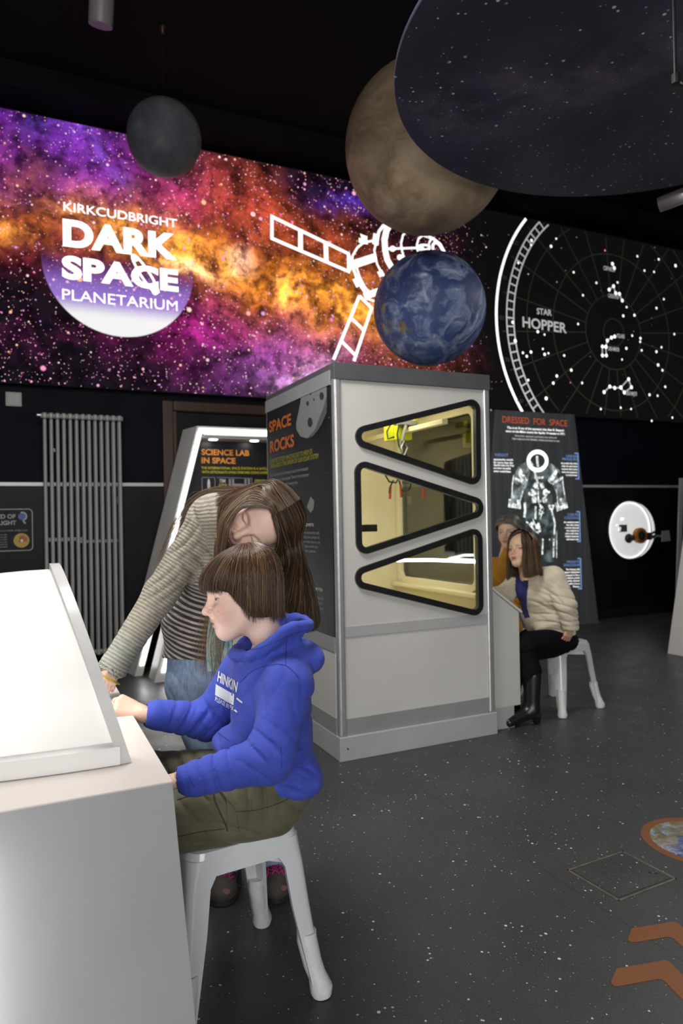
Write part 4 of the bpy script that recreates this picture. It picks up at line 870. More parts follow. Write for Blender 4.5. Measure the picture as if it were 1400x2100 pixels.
for cx, cy, r in ((512, 818, 25), (583, 820, 25), (487, 898, 33), (618, 893, 31), (497, 972, 29), (610, 970, 27), (447, 905, 15), (556, 792, 12), (655, 888, 11), (268, 940, 14), (785, 970, 14), (470, 1240, 22), (535, 1262, 26), (555, 1300, 16), (560, 985, 12), (565, 1042, 14), (550, 1105, 10), (590, 1112, 9), (540, 1235, 14), (660, 1398, 8), (268, 1000, 12), (806, 1010, 12)):
    x, z = bp(*bz((cx, cy))); k = bp(*bz((cx + r, cy)))[0] - x; MB().add([(x + k * (1 + 0.14 * math.sin(5 * t + cx)) * math.cos(t), 0, z + k * (1 + 0.14 * math.sin(4 * t + cy)) * math.sin(t)) for t in np.linspace(0, 2 * math.pi, 21)[:-1]], [tuple(range(20))]).build('suit_fitting', M['xray_w'], ban).location.y = -0.004

# ------------------------------------------------------------------ porthole with its bubble
ps, pz = wallpx(1290, 1087, WALL_T - 0.03)
por = thing('porthole', 'round lit porthole with a clear bubble in the dark wall', 'porthole', hall(ps, WALL_T - 0.03, pz), WA)
RP = 0.365
def ringmesh(prof, n=48):                                              # profile (radius, y) around the y axis
    mb = MB(); vs = [(r * math.cos(2 * math.pi * k / n), y, r * math.sin(2 * math.pi * k / n)) for r, y in prof for k in range(n)]
    return mb.add(vs, [(i * n + k, i * n + (k + 1) % n, (i + 1) * n + (k + 1) % n, (i + 1) * n + k) for i in range(len(prof) - 1) for k in range(n)])
ringmesh([(RP, 0), (RP + 0.03, 0), (RP + 0.03, -0.02), (RP, -0.02), (RP - 0.005, -0.005)]).build('rim', M['black_rub'], por, True)
M['porth_in'] = emis('self_lit_white_backing', (0.78, 0.78, 0.77), 0.75)  # backing glows by itself in place of light falling inside the porthole
box('recess_back', M['porth_in'], por, -0.40, 0.40, -0.004, -0.001, -0.40, 0.40) if False else None
MB().add([(RP * math.cos(2 * math.pi * k / 48), -0.004, RP * math.sin(2 * math.pi * k / 48)) for k in range(48)], [tuple(range(48))]).build('white_backing', M['porth_in'], por)
ringmesh([(RP - 0.006, -0.006), (RP - 0.006, -0.016), (RP - 0.022, -0.016), (RP - 0.022, -0.006)]).build('light_ring', emis('porthole_light_ring', (1, 1, 1), 1.0), por)
dome = [(RP * math.sin(t), -0.02 - 0.21 * math.cos(t)) for t in np.linspace(math.pi / 2, 0.0, 14)]
ringmesh(dome).build('clear_bubble', mk_glass('clear_acrylic_bubble', (0.96, 0.97, 0.97), 0.10), por, True)
rov = thing('model_rover', 'small orange ringed model craft inside the lit porthole', 'model', hall(ps, WALL_T - 0.03, pz), WA)
rov.location = rov.location + WY * -0.10 + WX * 0.05
mb = ringmesh([(0.062, -0.03), (0.095, -0.03), (0.10, -0.01), (0.095, 0.03), (0.062, 0.03)], 32); o = mb.build('orange_ring', grained('orange_plastic', (0.50, 0.17, 0.03), 0.4, 0.1, 20), rov, True); o.location = (0.02, 0, -0.07)
o = ringmesh([(0.0, -0.012), (0.03, -0.018), (0.066, -0.005), (0.066, 0.02)], 24).build('green_lens', grained('dark_green_lens', (0.02, 0.05, 0.04), 0.15, 0.4, 20), rov, True); o.location = (0.02, 0, -0.07)
o = link('black_wheel', sphere_mesh('black_wheel', 0.06, 24, 14), M['black_rub'], rov, True); o.location = (-0.17, 0.0, -0.10); o.scale = (1, 0.6, 1)
MB().box(-0.15, 0.24, 0.0, 0.05, -0.13, -0.06).build('chassis', grained('dark_red_chassis', (0.10, 0.02, 0.015), 0.4, 0.2, 12), rov, bevel=0.01)
MB().tube([(0.1, 0.0, -0.05), (0.2, -0.02, -0.05), (0.25, -0.02, -0.03)], 0.016, 8).build('arm', M['black_rub'], rov)
MB().box(-0.25, -0.12, 0.07, 0.075, -0.02, 0.07).build('solar_flag', M['dark_trim'], rov)
q = wallpx(1365, 1100, WALL_T - 0.25)
lab = thing('label_stand', 'small grey label plate on a black arm beside the porthole', 'label plate', hall(q[0], WALL_T - 0.25, q[1]), WA)
MB().hexa([(-0.075, 0, -0.065), (0.085, 0, -0.06), (0.085, 0.008, -0.06), (-0.075, 0.008, -0.065)], [(-0.065, 0, 0.07), (0.06, 0, 0.075), (0.06, 0.008, 0.075), (-0.065, 0.008, 0.07)]).build('plate', M['switch'], lab, bevel=0.002)
MB().tube([(-0.04, 0.01, 0), (-0.09, 0.06, 0.0), (-0.08, 0.215, -0.01)], [0.02, 0.025, 0.018], 8).build('arm', M['black_rub'], lab, smooth=True)

# white kiosk at the right edge (its slanting side seen edge-on)
q = on_floor(1368, 1340)
k2 = thing('white_side_kiosk', 'pale slanted kiosk standing at the right edge beyond the stool', 'kiosk', hall(q.dot(WX), q.dot(WY) - 0.5, 0), WA)
H2 = 1.75; l2 = 0.40
MB().hexa([(0, 0, 0), (1.2, 0, 0), (1.2, 0.03, 0), (0, 0.03, 0)], [(l2, 0, H2), (1.2 - l2, 0, H2), (1.2 - l2, 0.03, H2), (l2, 0.03, H2)]).build('front_panel', M['white_paint'], k2, bevel=0.003)
MB().hexa([(-0.0, 0.03, 0), (0.03, 0.03, 0), (0.03, 0.5, 0), (-0.0, 0.5, 0)], [(l2, 0.03, H2), (l2 + 0.03, 0.03, H2), (l2 + 0.03, 0.5, H2), (l2, 0.5, H2)]).build('side_panel', M['white_paint'], k2, bevel=0.003)
MB().hexa([(1.17, 0.03, 0), (1.2, 0.03, 0), (1.2, 0.5, 0), (1.17, 0.5, 0)], [(1.17 - l2, 0.03, H2), (1.2 - l2, 0.03, H2), (1.2 - l2, 0.5, H2), (1.17 - l2, 0.5, H2)]).build('side_panel', M['white_paint'], k2, bevel=0.003)
box('top_panel', M['white_paint'], k2, l2, 1.2 - l2, 0, 0.5, H2, H2 + 0.03, 0.003)
q2 = wallpx(1377, 1252, WALL_T - 0.35)
k3 = thing('leaning_panel', 'narrow pale leaning panel against the wall beside the porthole', 'panel', hall(q2[0] + 0.07, WALL_T - 0.35, 0), WA)
MB().hexa([(0, 0, 0.0), (0.07, 0, 0.0), (0.07, 0.02, 0.0), (0, 0.02, 0.0)], [(0.13, 0, 1.72), (0.20, 0, 1.72), (0.20, 0.02, 1.72), (0.13, 0.02, 1.72)]).build('face', M['plinth'], k3, bevel=0.003)
MB().hexa([(0.05, 0.02, 0.0), (0.065, 0.02, 0.0), (0.065, 0.06, 0.0), (0.05, 0.06, 0.0)], [(0.17, 0.02, 1.6), (0.185, 0.02, 1.6), (0.185, 0.05, 1.6), (0.17, 0.05, 1.6)]).build('rear_strut', M['plinth'], k3)

# ------------------------------------------------------------------ floor markings
def flat(name, label, cat, pts, mat, z=0.0012, group=None):
    c = sum((Vector((p[0], p[1], 0)) for p in pts), Vector()) / len(pts)
    me = curve_mesh([[(p[0] - c.x, p[1] - c.y) for p in pts]], z / 2, name); o = link(name, me, mat); o.location = (c.x, c.y, z / 2 + 0.0002); return tag(o, label, cat, group)
d1, d2 = Vector((-0.977, -0.21)), Vector((0.175, -0.985))
def chevron(ap, ln, wd, label):
    ap = Vector(ap); e1 = ap + d1 * ln; e2 = ap + d2 * ln; sh = Vector((-0.556, -0.83)) * wd
    P = roundpoly([ap, e1, e1 + sh, ap + sh, e2 + sh, e2], 0.012, 4)
    flat('floor_chevron', label, 'floor marking', [(p[0], p[1]) for p in P], M['orange_print'], group='orange floor chevrons')
chevron((1.036, 2.206), 0.155, 0.093, 'orange chevron stuck on the dark floor, the one nearer the round earth sticker')
chevron((0.921, 2.018), 0.165, 0.096, 'orange chevron stuck on the dark floor, the lower one at the picture edge')
es = thing('earth_floor_sticker', 'round earth picture sticker with an orange rim on the floor', 'floor marking', (1.384, 2.737, 0.0))
o = MB().lathe([(0.178, 0.0), (0.178, 0.0014), (0.211, 0.0014), (0.211, 0.0)], 64).build('orange_rim', M['orange_print'], es)
o = MB().lathe([(0.0, 0.0012), (0.180, 0.0012)], 64).build('earth_picture', mk_earth('earth_photo_print', True, (5.3, 2.2, 0.7), 0.52), es)
hc = [(0.797, 2.531), (1.053, 2.663), (1.163, 2.462), (0.904, 2.327)]
hcx = sum(p[0] for p in hc) / 4; hcy = sum(p[1] for p in hc) / 4
hat = thing('floor_hatch', 'square metal edged access hatch set in the dark floor', 'floor hatch', (hcx, hcy, 0), math.atan2(0.132, 0.256))
M['hatch_edge'] = grained('worn_hatch_edge', (0.13, 0.12, 0.095), 0.4, 0.25, 20)
a_, b_ = 0.145, 0.117
hw = 0.006
for nm, (x0, x1, y0, y1) in dict(a=(-a_, a_, -b_, -b_ + hw), b=(-a_, a_, b_ - hw, b_), c=(-a_, -a_ + hw, -b_, b_), d=(a_ - hw, a_, -b_, b_)).items(): box('edge_strip', M['hatch_edge'], hat, x0, x1, y0, y1, 0.0, 0.0025)
box('cover_plate', M['floor'], hat, -a_ + 0.016, a_ - 0.016, -b_ + 0.016, b_ - 0.016, 0.0, 0.0015)
for k in (0, 1): MB().lathe([(0.0, 0.002), (0.007, 0.002), (0.007, 0.0)], 12, (0.10 + 0.012 * k, -0.04 - 0.016 * k, 0)).build('lifting_hole', M['black_rub'], hat)

# ------------------------------------------------------------------ stools
def stool(label, c, rz, group='white metal stools'):
    t = thing('metal_stool', label, 'stool', (c[0], c[1], 0), rz, group)
    sq = roundpoly([(-0.158, -0.158), (0.158, -0.158), (0.158, 0.158), (-0.158, 0.158)], 0.045, 6); n = len(sq)
    mb = MB(); prof = [(1.03, 0.388), (1.02, 0.405), (1.0, 0.436), (0.97, 0.449), (0.90, 0.452), (0.86, 0.447)]
    vs = [(p[0] * k, p[1] * k, z) for k, z in prof for p in sq]
    fs = [(i * n + k, i * n + (k + 1) % n, (i + 1) * n + (k + 1) % n, (i + 1) * n + k) for i in range(len(prof) - 1) for k in range(n)] + [tuple(range((len(prof) - 1) * n, len(prof) * n))]
    vs += [(p[0] * 1.0, p[1] * 1.0, 0.388) for p in sq]; m = len(prof) * n
    fs += [(k, m + k, m + (k + 1) % n, (k + 1) % n) for k in range(n)]
    mb.add(vs, fs); mb.build('seat', M['stool'], t, smooth=True)
    for k, (sx, sy) in enumerate(((1, -1), (1, 1), (-1, 1), (-1, -1))):
        mb = MB(); rings = []
        for z, w, off in ((0.432, 0.100, 0.159), (0.388, 0.074, 0.1625), (0.360, 0.060, 0.1655), (0.25, 0.056, 0.177), (0.02, 0.037, 0.204)):
            r = w * 0.34; o_ = off
            outer = [(o_ - w, o_), (o_ - r, o_)] + [(o_ - r + r * math.sin(a), o_ - r + r * math.cos(a)) for a in (0.5, 1.05)] + [(o_, o_ - r), (o_, o_ - w)]
            inner = [(o_ - 0.012, o_ - w), (o_ - r * 0.9 - 0.006, o_ - r * 0.9 - 0.006), (o_ - w, o_ - 0.012)]
            rings.append([(sx * a, sy * b, z) for a, b in outer + inner])
        m = len(rings[0]); vs = [v for r_ in rings for v in r_]
        fs = [(i * m + j, i * m + (j + 1) % m, (i + 1) * m + (j + 1) % m, (i + 1) * m + j) for i in range(len(rings) - 1) for j in range(m)] + [tuple(range(m)), tuple(range((len(rings) - 1) * m, len(rings) * m))]
        leg = mb.add(vs, fs).build('leg', M['stool'], t, smooth=True)
        q0 = Vector((sx * 0.166, sy * 0.166, 0.15)); q1 = Vector((sx * 0.1855, sy * 0.1855, 0.02)); ex = Vector((sx, sy, 0)).normalized()
        MB().tube([q0 + Vector((0, 0, 0.02)), q0, q0.lerp(q1, 0.5) + ex * 0.002, q1 + Vector((0, 0, 0.035)), q1 + ex * 0.012, q1 + ex * 0.013 - Vector((0, 0, 0.018))], [0.0275, 0.0285, 0.0265, 0.0250, 0.0320, 0.0270], 14).build('foot_cover', M['footcap'], leg, smooth=True)
    for s_ in (-1, 1):
        MB().box(-0.20, 0.20, -0.010, 0.010, 0.352, 0.378).build('cross_brace', M['stool'], t, bevel=0.004).rotation_euler = (0, 0, s_ * math.pi / 4)
    return t
stool('white metal stool the boy in the blue hoodie sits on', (-0.345, 1.965), math.radians(31.0))
stool('white metal stool the person in the cream cardigan sits on', (1.435, 4.690), math.radians(34.0))
stool('white metal stool mostly hidden behind the sloping desk', (1.16, 5.22), math.radians(28.0))

# ------------------------------------------------------------------ foreground console with glowing hood
q = on_floor(353, 1602, 0.74); KS0, KT0 = q.dot(WX), q.dot(WY)
con = thing('glowing_console', 'white exhibit console with a big glowing translucent hood in front of the boy', 'console', hall(KS0, KT0, 0), WA)
CL, ZT = 1.13, 0.74                                                    # length along the user's side, height of the top
M['con_top'] = grained('warm_white_laminate', (0.62, 0.565, 0.525), 0.35, 0.03, 4)
M['con_front'] = grained('pale_grey_board', (0.33, 0.335, 0.35), 0.42, 0.03, 3)
box('worktop', M['con_top'], con, -1.5, 0.0, 0.0, CL, ZT - 0.003, ZT)
fl = 0.05
MB().hexa([(-1.5, 0.0 - fl, 0), (fl, 0.0 - fl, 0), (fl, 0.02 - fl, 0), (-1.5, 0.02 - fl, 0)], [(-1.5, 0, ZT - 0.003), (0.0, 0, ZT - 0.003), (0.0, 0.02, ZT - 0.003), (-1.5, 0.02, ZT - 0.003)]).build('front_panel', M['con_front'], con)
MB().hexa([(-1.5, CL - 0.02 + fl, 0), (fl, CL - 0.02 + fl, 0), (fl, CL + fl, 0), (-1.5, CL + fl, 0)], [(-1.5, CL - 0.02, ZT - 0.03), (0.0, CL - 0.02, ZT - 0.03), (0.0, CL, ZT - 0.03), (-1.5, CL, ZT - 0.03)]).build('rear_panel', M['con_front'], con)
box('knee_panel', M['con_front'], con, -0.47, -0.45, 0.02, CL - 0.02, 0.0, ZT - 0.03)
box('end_panel', M['con_front'], con, -1.5, -1.48, 0.0, CL, 0.0, ZT - 0.03)
HA, HB, HH, YC = 0.392, 0.80, 0.432, 0.567                               # half width, length, height of the hood, its centre along the desk
LEAN = 0.30
XB = -0.087                                                             # the hood's mouth stands this far in from the user's edge
def hood_pt(u, v, k=1.0):                                               # u around the mouth (0..pi), v from the mouth backwards (0..pi/2)
    a = -math.cos(u) * HA * k; z = (max(0.0, math.sin(u)) ** 0.82) * HH * k
    return Vector((XB - LEAN * z * math.cos(v) - HB * math.sin(v), YC + a * math.cos(v) ** 0.85, ZT + z * math.cos(v) ** 0.9))
nu, nv = 40, 22
def grid(k): return [hood_pt(math.pi * i / nu, (math.pi / 2) * 0.985 * j / nv, k) for j in range(nv + 1) for i in range(nu + 1)]
def hood_mat():
    nb = NB('milky_translucent_acrylic'); t = nb.t
    df = nb.n('ShaderNodeBsdfDiffuse'); df.inputs[0].default_value = (0.80, 0.80, 0.79, 1); tl = nb.n('ShaderNodeBsdfTranslucent'); tl.inputs[0].default_value = (0.86, 0.86, 0.85, 1)
    gl = nb.n('ShaderNodeBsdfGlossy'); gl.inputs['Roughness'].default_value = 0.22
    m1 = nb.n('ShaderNodeMixShader'); m1.inputs[0].default_value = 0.5; t.links.new(df.outputs[0], m1.inputs[1]); t.links.new(tl.outputs[0], m1.inputs[2])
    lw = nb.n('ShaderNodeLayerWeight'); lw.inputs[0].default_value = 0.3
    m2 = nb.n('ShaderNodeMixShader'); nb.put(m2.inputs[0], S(nb, lw.outputs['Fresnel']) * 0.5); t.links.new(m1.outputs[0], m2.inputs[1]); t.links.new(gl.outputs[0], m2.inputs[2])
    t.links.new(m2.outputs[0], nb.out.inputs['Surface']); return nb.m
M['hood'] = hood_mat()
go, gi = grid(1.0), grid(0.985); w_ = nu + 1
fs = [(j * w_ + i, j * w_ + i + 1, (j + 1) * w_ + i + 1, (j + 1) * w_ + i) for j in range(nv) for i in range(nu)]
MB().add(go, fs).build('hood', M['hood'], con, smooth=True)
# rim around the mouth: a flat strip standing proud of the shell
mb = MB(); vs = []
for i in range(nu + 1):
    u = math.pi * i / nu; p = hood_pt(u, 0); c = Vector((p.x, YC, ZT)); d = Vector((0, p.y - YC, p.z - ZT)); d = d.normalized() if d.length > 1e-6 else Vector((0, -1 if i == 0 else 1, 0))
    for dx, e in ((0.0, -0.028), (0.026, -0.028), (0.026, 0.016), (0.0, 0.016)): vs.append(p + Vector((dx, 0, 0)) + d * e)
fs = [(i * 4 + k, (i + 1) * 4 + k, (i + 1) * 4 + (k + 1) % 4, i * 4 + (k + 1) % 4) for i in range(nu) for k in range(4)] + [(0, 1, 2, 3), (nu * 4, nu * 4 + 1, nu * 4 + 2, nu * 4 + 3)]
for v in range(len(vs)): vs[v].z = max(vs[v].z, ZT + 0.001)
mb.add(vs, fs).build('hood_rim', M['hood'], con, smooth=True)
# skirt along the foot of the hood
mb = MB(); vs = []
path = [hood_pt(0.0, (math.pi / 2) * 0.985 * j / nv) for j in range(nv + 1)]; path += [hood_pt(math.pi, (math.pi / 2) * 0.985 * j / nv) for j in range(nv, -1, -1)]
for i, p in enumerate(path):
    a = path[min(i + 1, len(path) - 1)] - path[max(i - 1, 0)]; nrm = Vector((-a.y, a.x, 0)); nrm = nrm.normalized() if nrm.length > 1e-6 else Vector((-1, 0, 0))
    if (p - Vector((XB - 0.3, YC, ZT))).dot(nrm) < 0: nrm = -nrm
    for e, z in ((-0.004, 0.001), (0.020, 0.001), (0.020, 0.042), (-0.004, 0.050)): vs.append(Vector((p.x, p.y, ZT)) + nrm * e + Vector((0, 0, z)))
fs = [(i * 4 + k, (i + 1) * 4 + k, (i + 1) * 4 + (k + 1) % 4, i * 4 + (k + 1) % 4) for i in range(len(path) - 1) for k in range(4)] + [(0, 1, 2, 3)]
mb.add(vs, fs).build('hood_skirt', grained('white_plastic_skirt', (0.78, 0.77, 0.76), 0.35, 0.02, 4), con, smooth=True)
for j in (6, 13):
    p = hood_pt(0.0, (math.pi / 2) * 0.985 * j / nv); MB().cyl((p.x, p.y - 0.024, ZT + 0.03), (p.x, p.y - 0.018, ZT + 0.03), 0.005, n=10).build('screw', M['alu'], con)
scr = MB().hexa([(-0.62, YC - 0.28, ZT + 0.002), (-0.22, YC - 0.28, ZT + 0.002), (-0.22, YC + 0.28, ZT + 0.002), (-0.62, YC + 0.28, ZT + 0.002)], [(-0.62, YC - 0.28, ZT + 0.03), (-0.22, YC - 0.28, ZT + 0.012), (-0.22, YC + 0.28, ZT + 0.012), (-0.62, YC + 0.28, ZT + 0.03)]).build('touch_table', emis('lit_touch_table', (1, 0.99, 0.97), 0.9), con)
MB().hexa([(-0.47, -0.06 - fl, 0.0), (-0.43, -0.06 - fl, 0.0), (-0.43, 0.0 - fl, 0.0), (-0.47, 0.0 - fl, 0.0)], [(-0.47, -0.06, ZT - 0.06), (-0.43, -0.06, ZT - 0.06), (-0.43, 0.0, ZT - 0.06), (-0.47, 0.0, ZT - 0.06)]).build('light_strip', emis('added_led_strip', (1.0, 0.985, 0.97), 16.0), con)  # unseen strip added beyond the left edge to brighten the front panel
# lamp bar under the crown of the hood
MB().tube([(XB - 0.30, YC - 0.20, ZT + 0.36), (XB - 0.33, YC, ZT + 0.405), (XB - 0.30, YC + 0.20, ZT + 0.36)], 0.012, 8).build('lamp_bar', M['con_top'], con, smooth=True)
pl = bpy.data.lights.new('hood_lamp', 'AREA'); pl.shape = 'RECTANGLE'; pl.size = 0.12; pl.size_y = 0.5; pl.energy = 3.0; pl.color = (1.0, 0.985, 0.96)
lo = bpy.data.objects.new('hood_lamp', pl); COL.objects.link(lo); lo.parent = con; lo.location = (XB - 0.30, YC, ZT + 0.36)
pp = bpy.data.lights.new('hood_lamp_rear', 'POINT'); pp.energy = 0.8; pp.shadow_soft_size = 0.08; lo = bpy.data.objects.new('hood_lamp_rear', pp); COL.objects.link(lo); lo.parent = con; lo.location = (XB - 0.55, YC - 0.02, ZT + 0.24)

# ------------------------------------------------------------------ soft bodies: distance fields and their surfaces
class Field:
    def __init__(s, lo, hi, h):
        s.lo = np.array(lo, np.float32); s.h = h; s.n = np.ceil((np.array(hi) - s.lo) / h).astype(int) + 1
        s.F = np.full(s.n, 1e3, np.float32); s.ax = [(s.lo[i] + np.arange(s.n[i]) * h).astype(np.float32) for i in range(3)]
    def win(s, lo, hi):
        a = [max(0, int((lo[i] - s.lo[i]) / s.h) - 1) for i in range(3)]; b = [min(s.n[i], int((hi[i] - s.lo[i]) / s.h) + 3) for i in range(3)]
        if any(b[i] <= a[i] for i in range(3)): return None
        return tuple(slice(a[i], b[i]) for i in range(3)), s.ax[0][a[0]:b[0], None, None], s.ax[1][None, a[1]:b[1], None], s.ax[2][None, None, a[2]:b[2]]
    def join(s, w, d, k):
        sl = w[0]; f = s.F[sl]
        if k <= 0: s.F[sl] = np.minimum(f, d); return
        t = np.clip(0.5 + 0.5 * (d - f) / k, 0, 1); f2 = np.where(f > 500, d, d * (1 - t) + f * t - k * t * (1 - t)); s.F[sl] = f2
    def cut_(s, w, d, k):
        sl = w[0]; f = s.F[sl]; e = -d
        t = np.clip(0.5 - 0.5 * (f - e) / max(k, 1e-6), 0, 1); s.F[sl] = f * (1 - t) + e * t + k * t * (1 - t)
    def cone(s, a, b, ra, rb, k=0.02, cut=False):
        a, b = np.array(a, float), np.array(b, float); r = max(ra, rb) + k + 3 * s.h
        w = s.win(np.minimum(a, b) - r, np.maximum(a, b) + r)
        if w is None: return s
        X, Y, Z = w[1:]; ab = b - a; L2 = max(ab @ ab, 1e-12)
        t = np.clip(((X - a[0]) * ab[0] + (Y - a[1]) * ab[1] + (Z - a[2]) * ab[2]) / L2, 0, 1)
        d = np.sqrt((X - a[0] - t * ab[0]) ** 2 + (Y - a[1] - t * ab[1]) ** 2 + (Z - a[2] - t * ab[2]) ** 2) - (ra + t * (rb - ra))
        (s.cut_ if cut else s.join)(w, d, k); return s
    def chain(s, pts, rad, k=0.02):
        for i in range(len(pts) - 1): s.cone(pts[i], pts[i + 1], rad[i], rad[i + 1], k)
        return s
    def ell(s, c, r, k=0.02, R=None, cut=False):
        c = np.array(c, float); r = np.array(r, float); m = r.max() + k + 3 * s.h; w = s.win(c - m, c + m)
        if w is None: return s
        X, Y, Z = w[1] - c[0], w[2] - c[1], w[3] - c[2]
        if R is not None:
            R = np.array(R, float); X, Y, Z = (R[0][0] * X + R[0][1] * Y + R[0][2] * Z, R[1][0] * X + R[1][1] * Y + R[1][2] * Z, R[2][0] * X + R[2][1] * Y + R[2][2] * Z)
        k0 = np.sqrt((X / r[0]) ** 2 + (Y / r[1]) ** 2 + (Z / r[2]) ** 2); k1 = np.sqrt((X / r[0] ** 2) ** 2 + (Y / r[1] ** 2) ** 2 + (Z / r[2] ** 2) ** 2)
        d = k0 * (k0 - 1) / np.maximum(k1, 1e-6)
        (s.cut_ if cut else s.join)(w, d, k); return s
    def wrinkle(s, c, d, lam, amp, rad, bend=0.0, ph=0.0):
        c = np.array(c, float); d = np.array(d, float); d /= np.linalg.norm(d); w = s.win(c - 2.2 * rad, c + 2.2 * rad)
        if w is None: return s
        X, Y, Z = w[1] - c[0], w[2] - c[1], w[3] - c[2]; q = X * X + Y * Y + Z * Z; u = X * d[0] + Y * d[1] + Z * d[2]
        v = 1 - np.abs(np.sin(3.1416 * (u + bend * (q - u * u)) / lam + ph))
        s.F[w[0]] += (amp * np.exp(-q / rad ** 2) * (2.6 * v ** 2.2 - 0.6)).astype(np.float32); return s
    def plane_cut(s, p, n, k=0.003):                                   # keep the side opposite to n
        p, n = np.array(p, float), np.array(n, float); n /= np.linalg.norm(n)
        d = (s.ax[0][:, None, None] - p[0]) * n[0] + (s.ax[1][None, :, None] - p[1]) * n[1] + (s.ax[2][None, None, :] - p[2]) * n[2]
        s.F = np.maximum(s.F, d.astype(np.float32)); return s
    def mesh(s):
        F = s.F; ins = F < 0; n = np.array(F.shape)
        cnt = np.zeros(n - 1, np.int8); offs = [(i, j, k) for i in (0, 1) for j in (0, 1) for k in (0, 1)]
        for o in offs: cnt += ins[o[0]:n[0] - 1 + o[0], o[1]:n[1] - 1 + o[1], o[2]:n[2] - 1 + o[2]]
        mask = (cnt > 0) & (cnt < 8); idx = np.argwhere(mask); O = np.array(offs)
        vals = np.stack([F[idx[:, 0] + o[0], idx[:, 1] + o[1], idx[:, 2] + o[2]] for o in offs], 1)
        acc = np.zeros((len(idx), 3)); c = np.zeros(len(idx))
        for a in range(8):
            for b in range(a + 1, 8):
                if np.abs(O[a] - O[b]).sum() != 1: continue
                fa, fb = vals[:, a], vals[:, b]; x = (fa < 0) != (fb < 0); t = np.where(x, fa / np.where(x, fa - fb, 1), 0)
                acc += x[:, None] * (O[a] + t[:, None] * (O[b] - O[a])); c += x
        V = s.lo + s.h * (idx + acc / c[:, None]); ids = np.full(n - 1, -1, np.int64); ids[mask] = np.arange(len(idx)); Q = []
        for ax in range(3):
            u, v = [(1, 2), (2, 0), (0, 1)][ax]
            A = np.take(ins, range(0, n[ax] - 1), ax); B = np.take(ins, range(1, n[ax]), ax); e = np.argwhere(A != B)
            e = e[(e[:, u] > 0) & (e[:, v] > 0) & (e[:, u] < n[u] - 1) & (e[:, v] < n[v] - 1)]
            def cell(du, dv): q = e.copy(); q[:, u] -= du; q[:, v] -= dv; return ids[q[:, 0], q[:, 1], q[:, 2]]
            quad = np.stack([cell(1, 1), cell(0, 1), cell(0, 0), cell(1, 0)], 1); flip = ~A[e[:, 0], e[:, 1], e[:, 2]]
            quad[flip] = quad[flip][:, ::-1]; Q.append(quad)
        return V, np.concatenate(Q)
def mesh_np(name, V, Q):
    me = bpy.data.meshes.new(name); me.vertices.add(len(V)); me.vertices.foreach_set('co', np.asarray(V, np.float32).ravel())
    k = Q.shape[1]; me.loops.add(len(Q) * k); me.loops.foreach_set('vertex_index', Q.astype(np.int32).ravel())
    me.polygons.add(len(Q)); me.polygons.foreach_set('loop_start', np.arange(0, len(Q) * k, k, dtype=np.int32)); me.polygons.foreach_set('loop_total', np.full(len(Q), k, np.int32))
    me.update(calc_edges=True); me.shade_smooth(); return me
def vcol(me, name, rgb):
    a = me.color_attributes.new(name, 'FLOAT_COLOR', 'POINT'); c = np.ones((len(me.vertices), 4), np.float32); c[:, :3] = rgb; a.data.foreach_set('color', c.ravel())
def vfloat(me, name, v):
    a = me.attributes.new(name, 'FLOAT', 'POINT'); a.data.foreach_set('value', np.asarray(v, np.float32))
def merge(parts):                                                       # [(V, Q, rgb)] -> one
    V, Q, C, k = [], [], [], 0
    for v, q, c in parts: V.append(v); Q.append(q + k); C.append(np.broadcast_to(np.asarray(c, np.float32), (len(v), 3))); k += len(v)
    return np.concatenate(V), np.concatenate(Q), np.concatenate(C)
def J(*p): return np.array(at(*p))
def frame(f, up):                                                       # rows: forward, left, up
    f = np.array(f, float); f /= np.linalg.norm(f); u = np.array(up, float); u -= f * (u @ f); u /= np.linalg.norm(u); l = np.cross(u, f); return np.array([f, l, u])

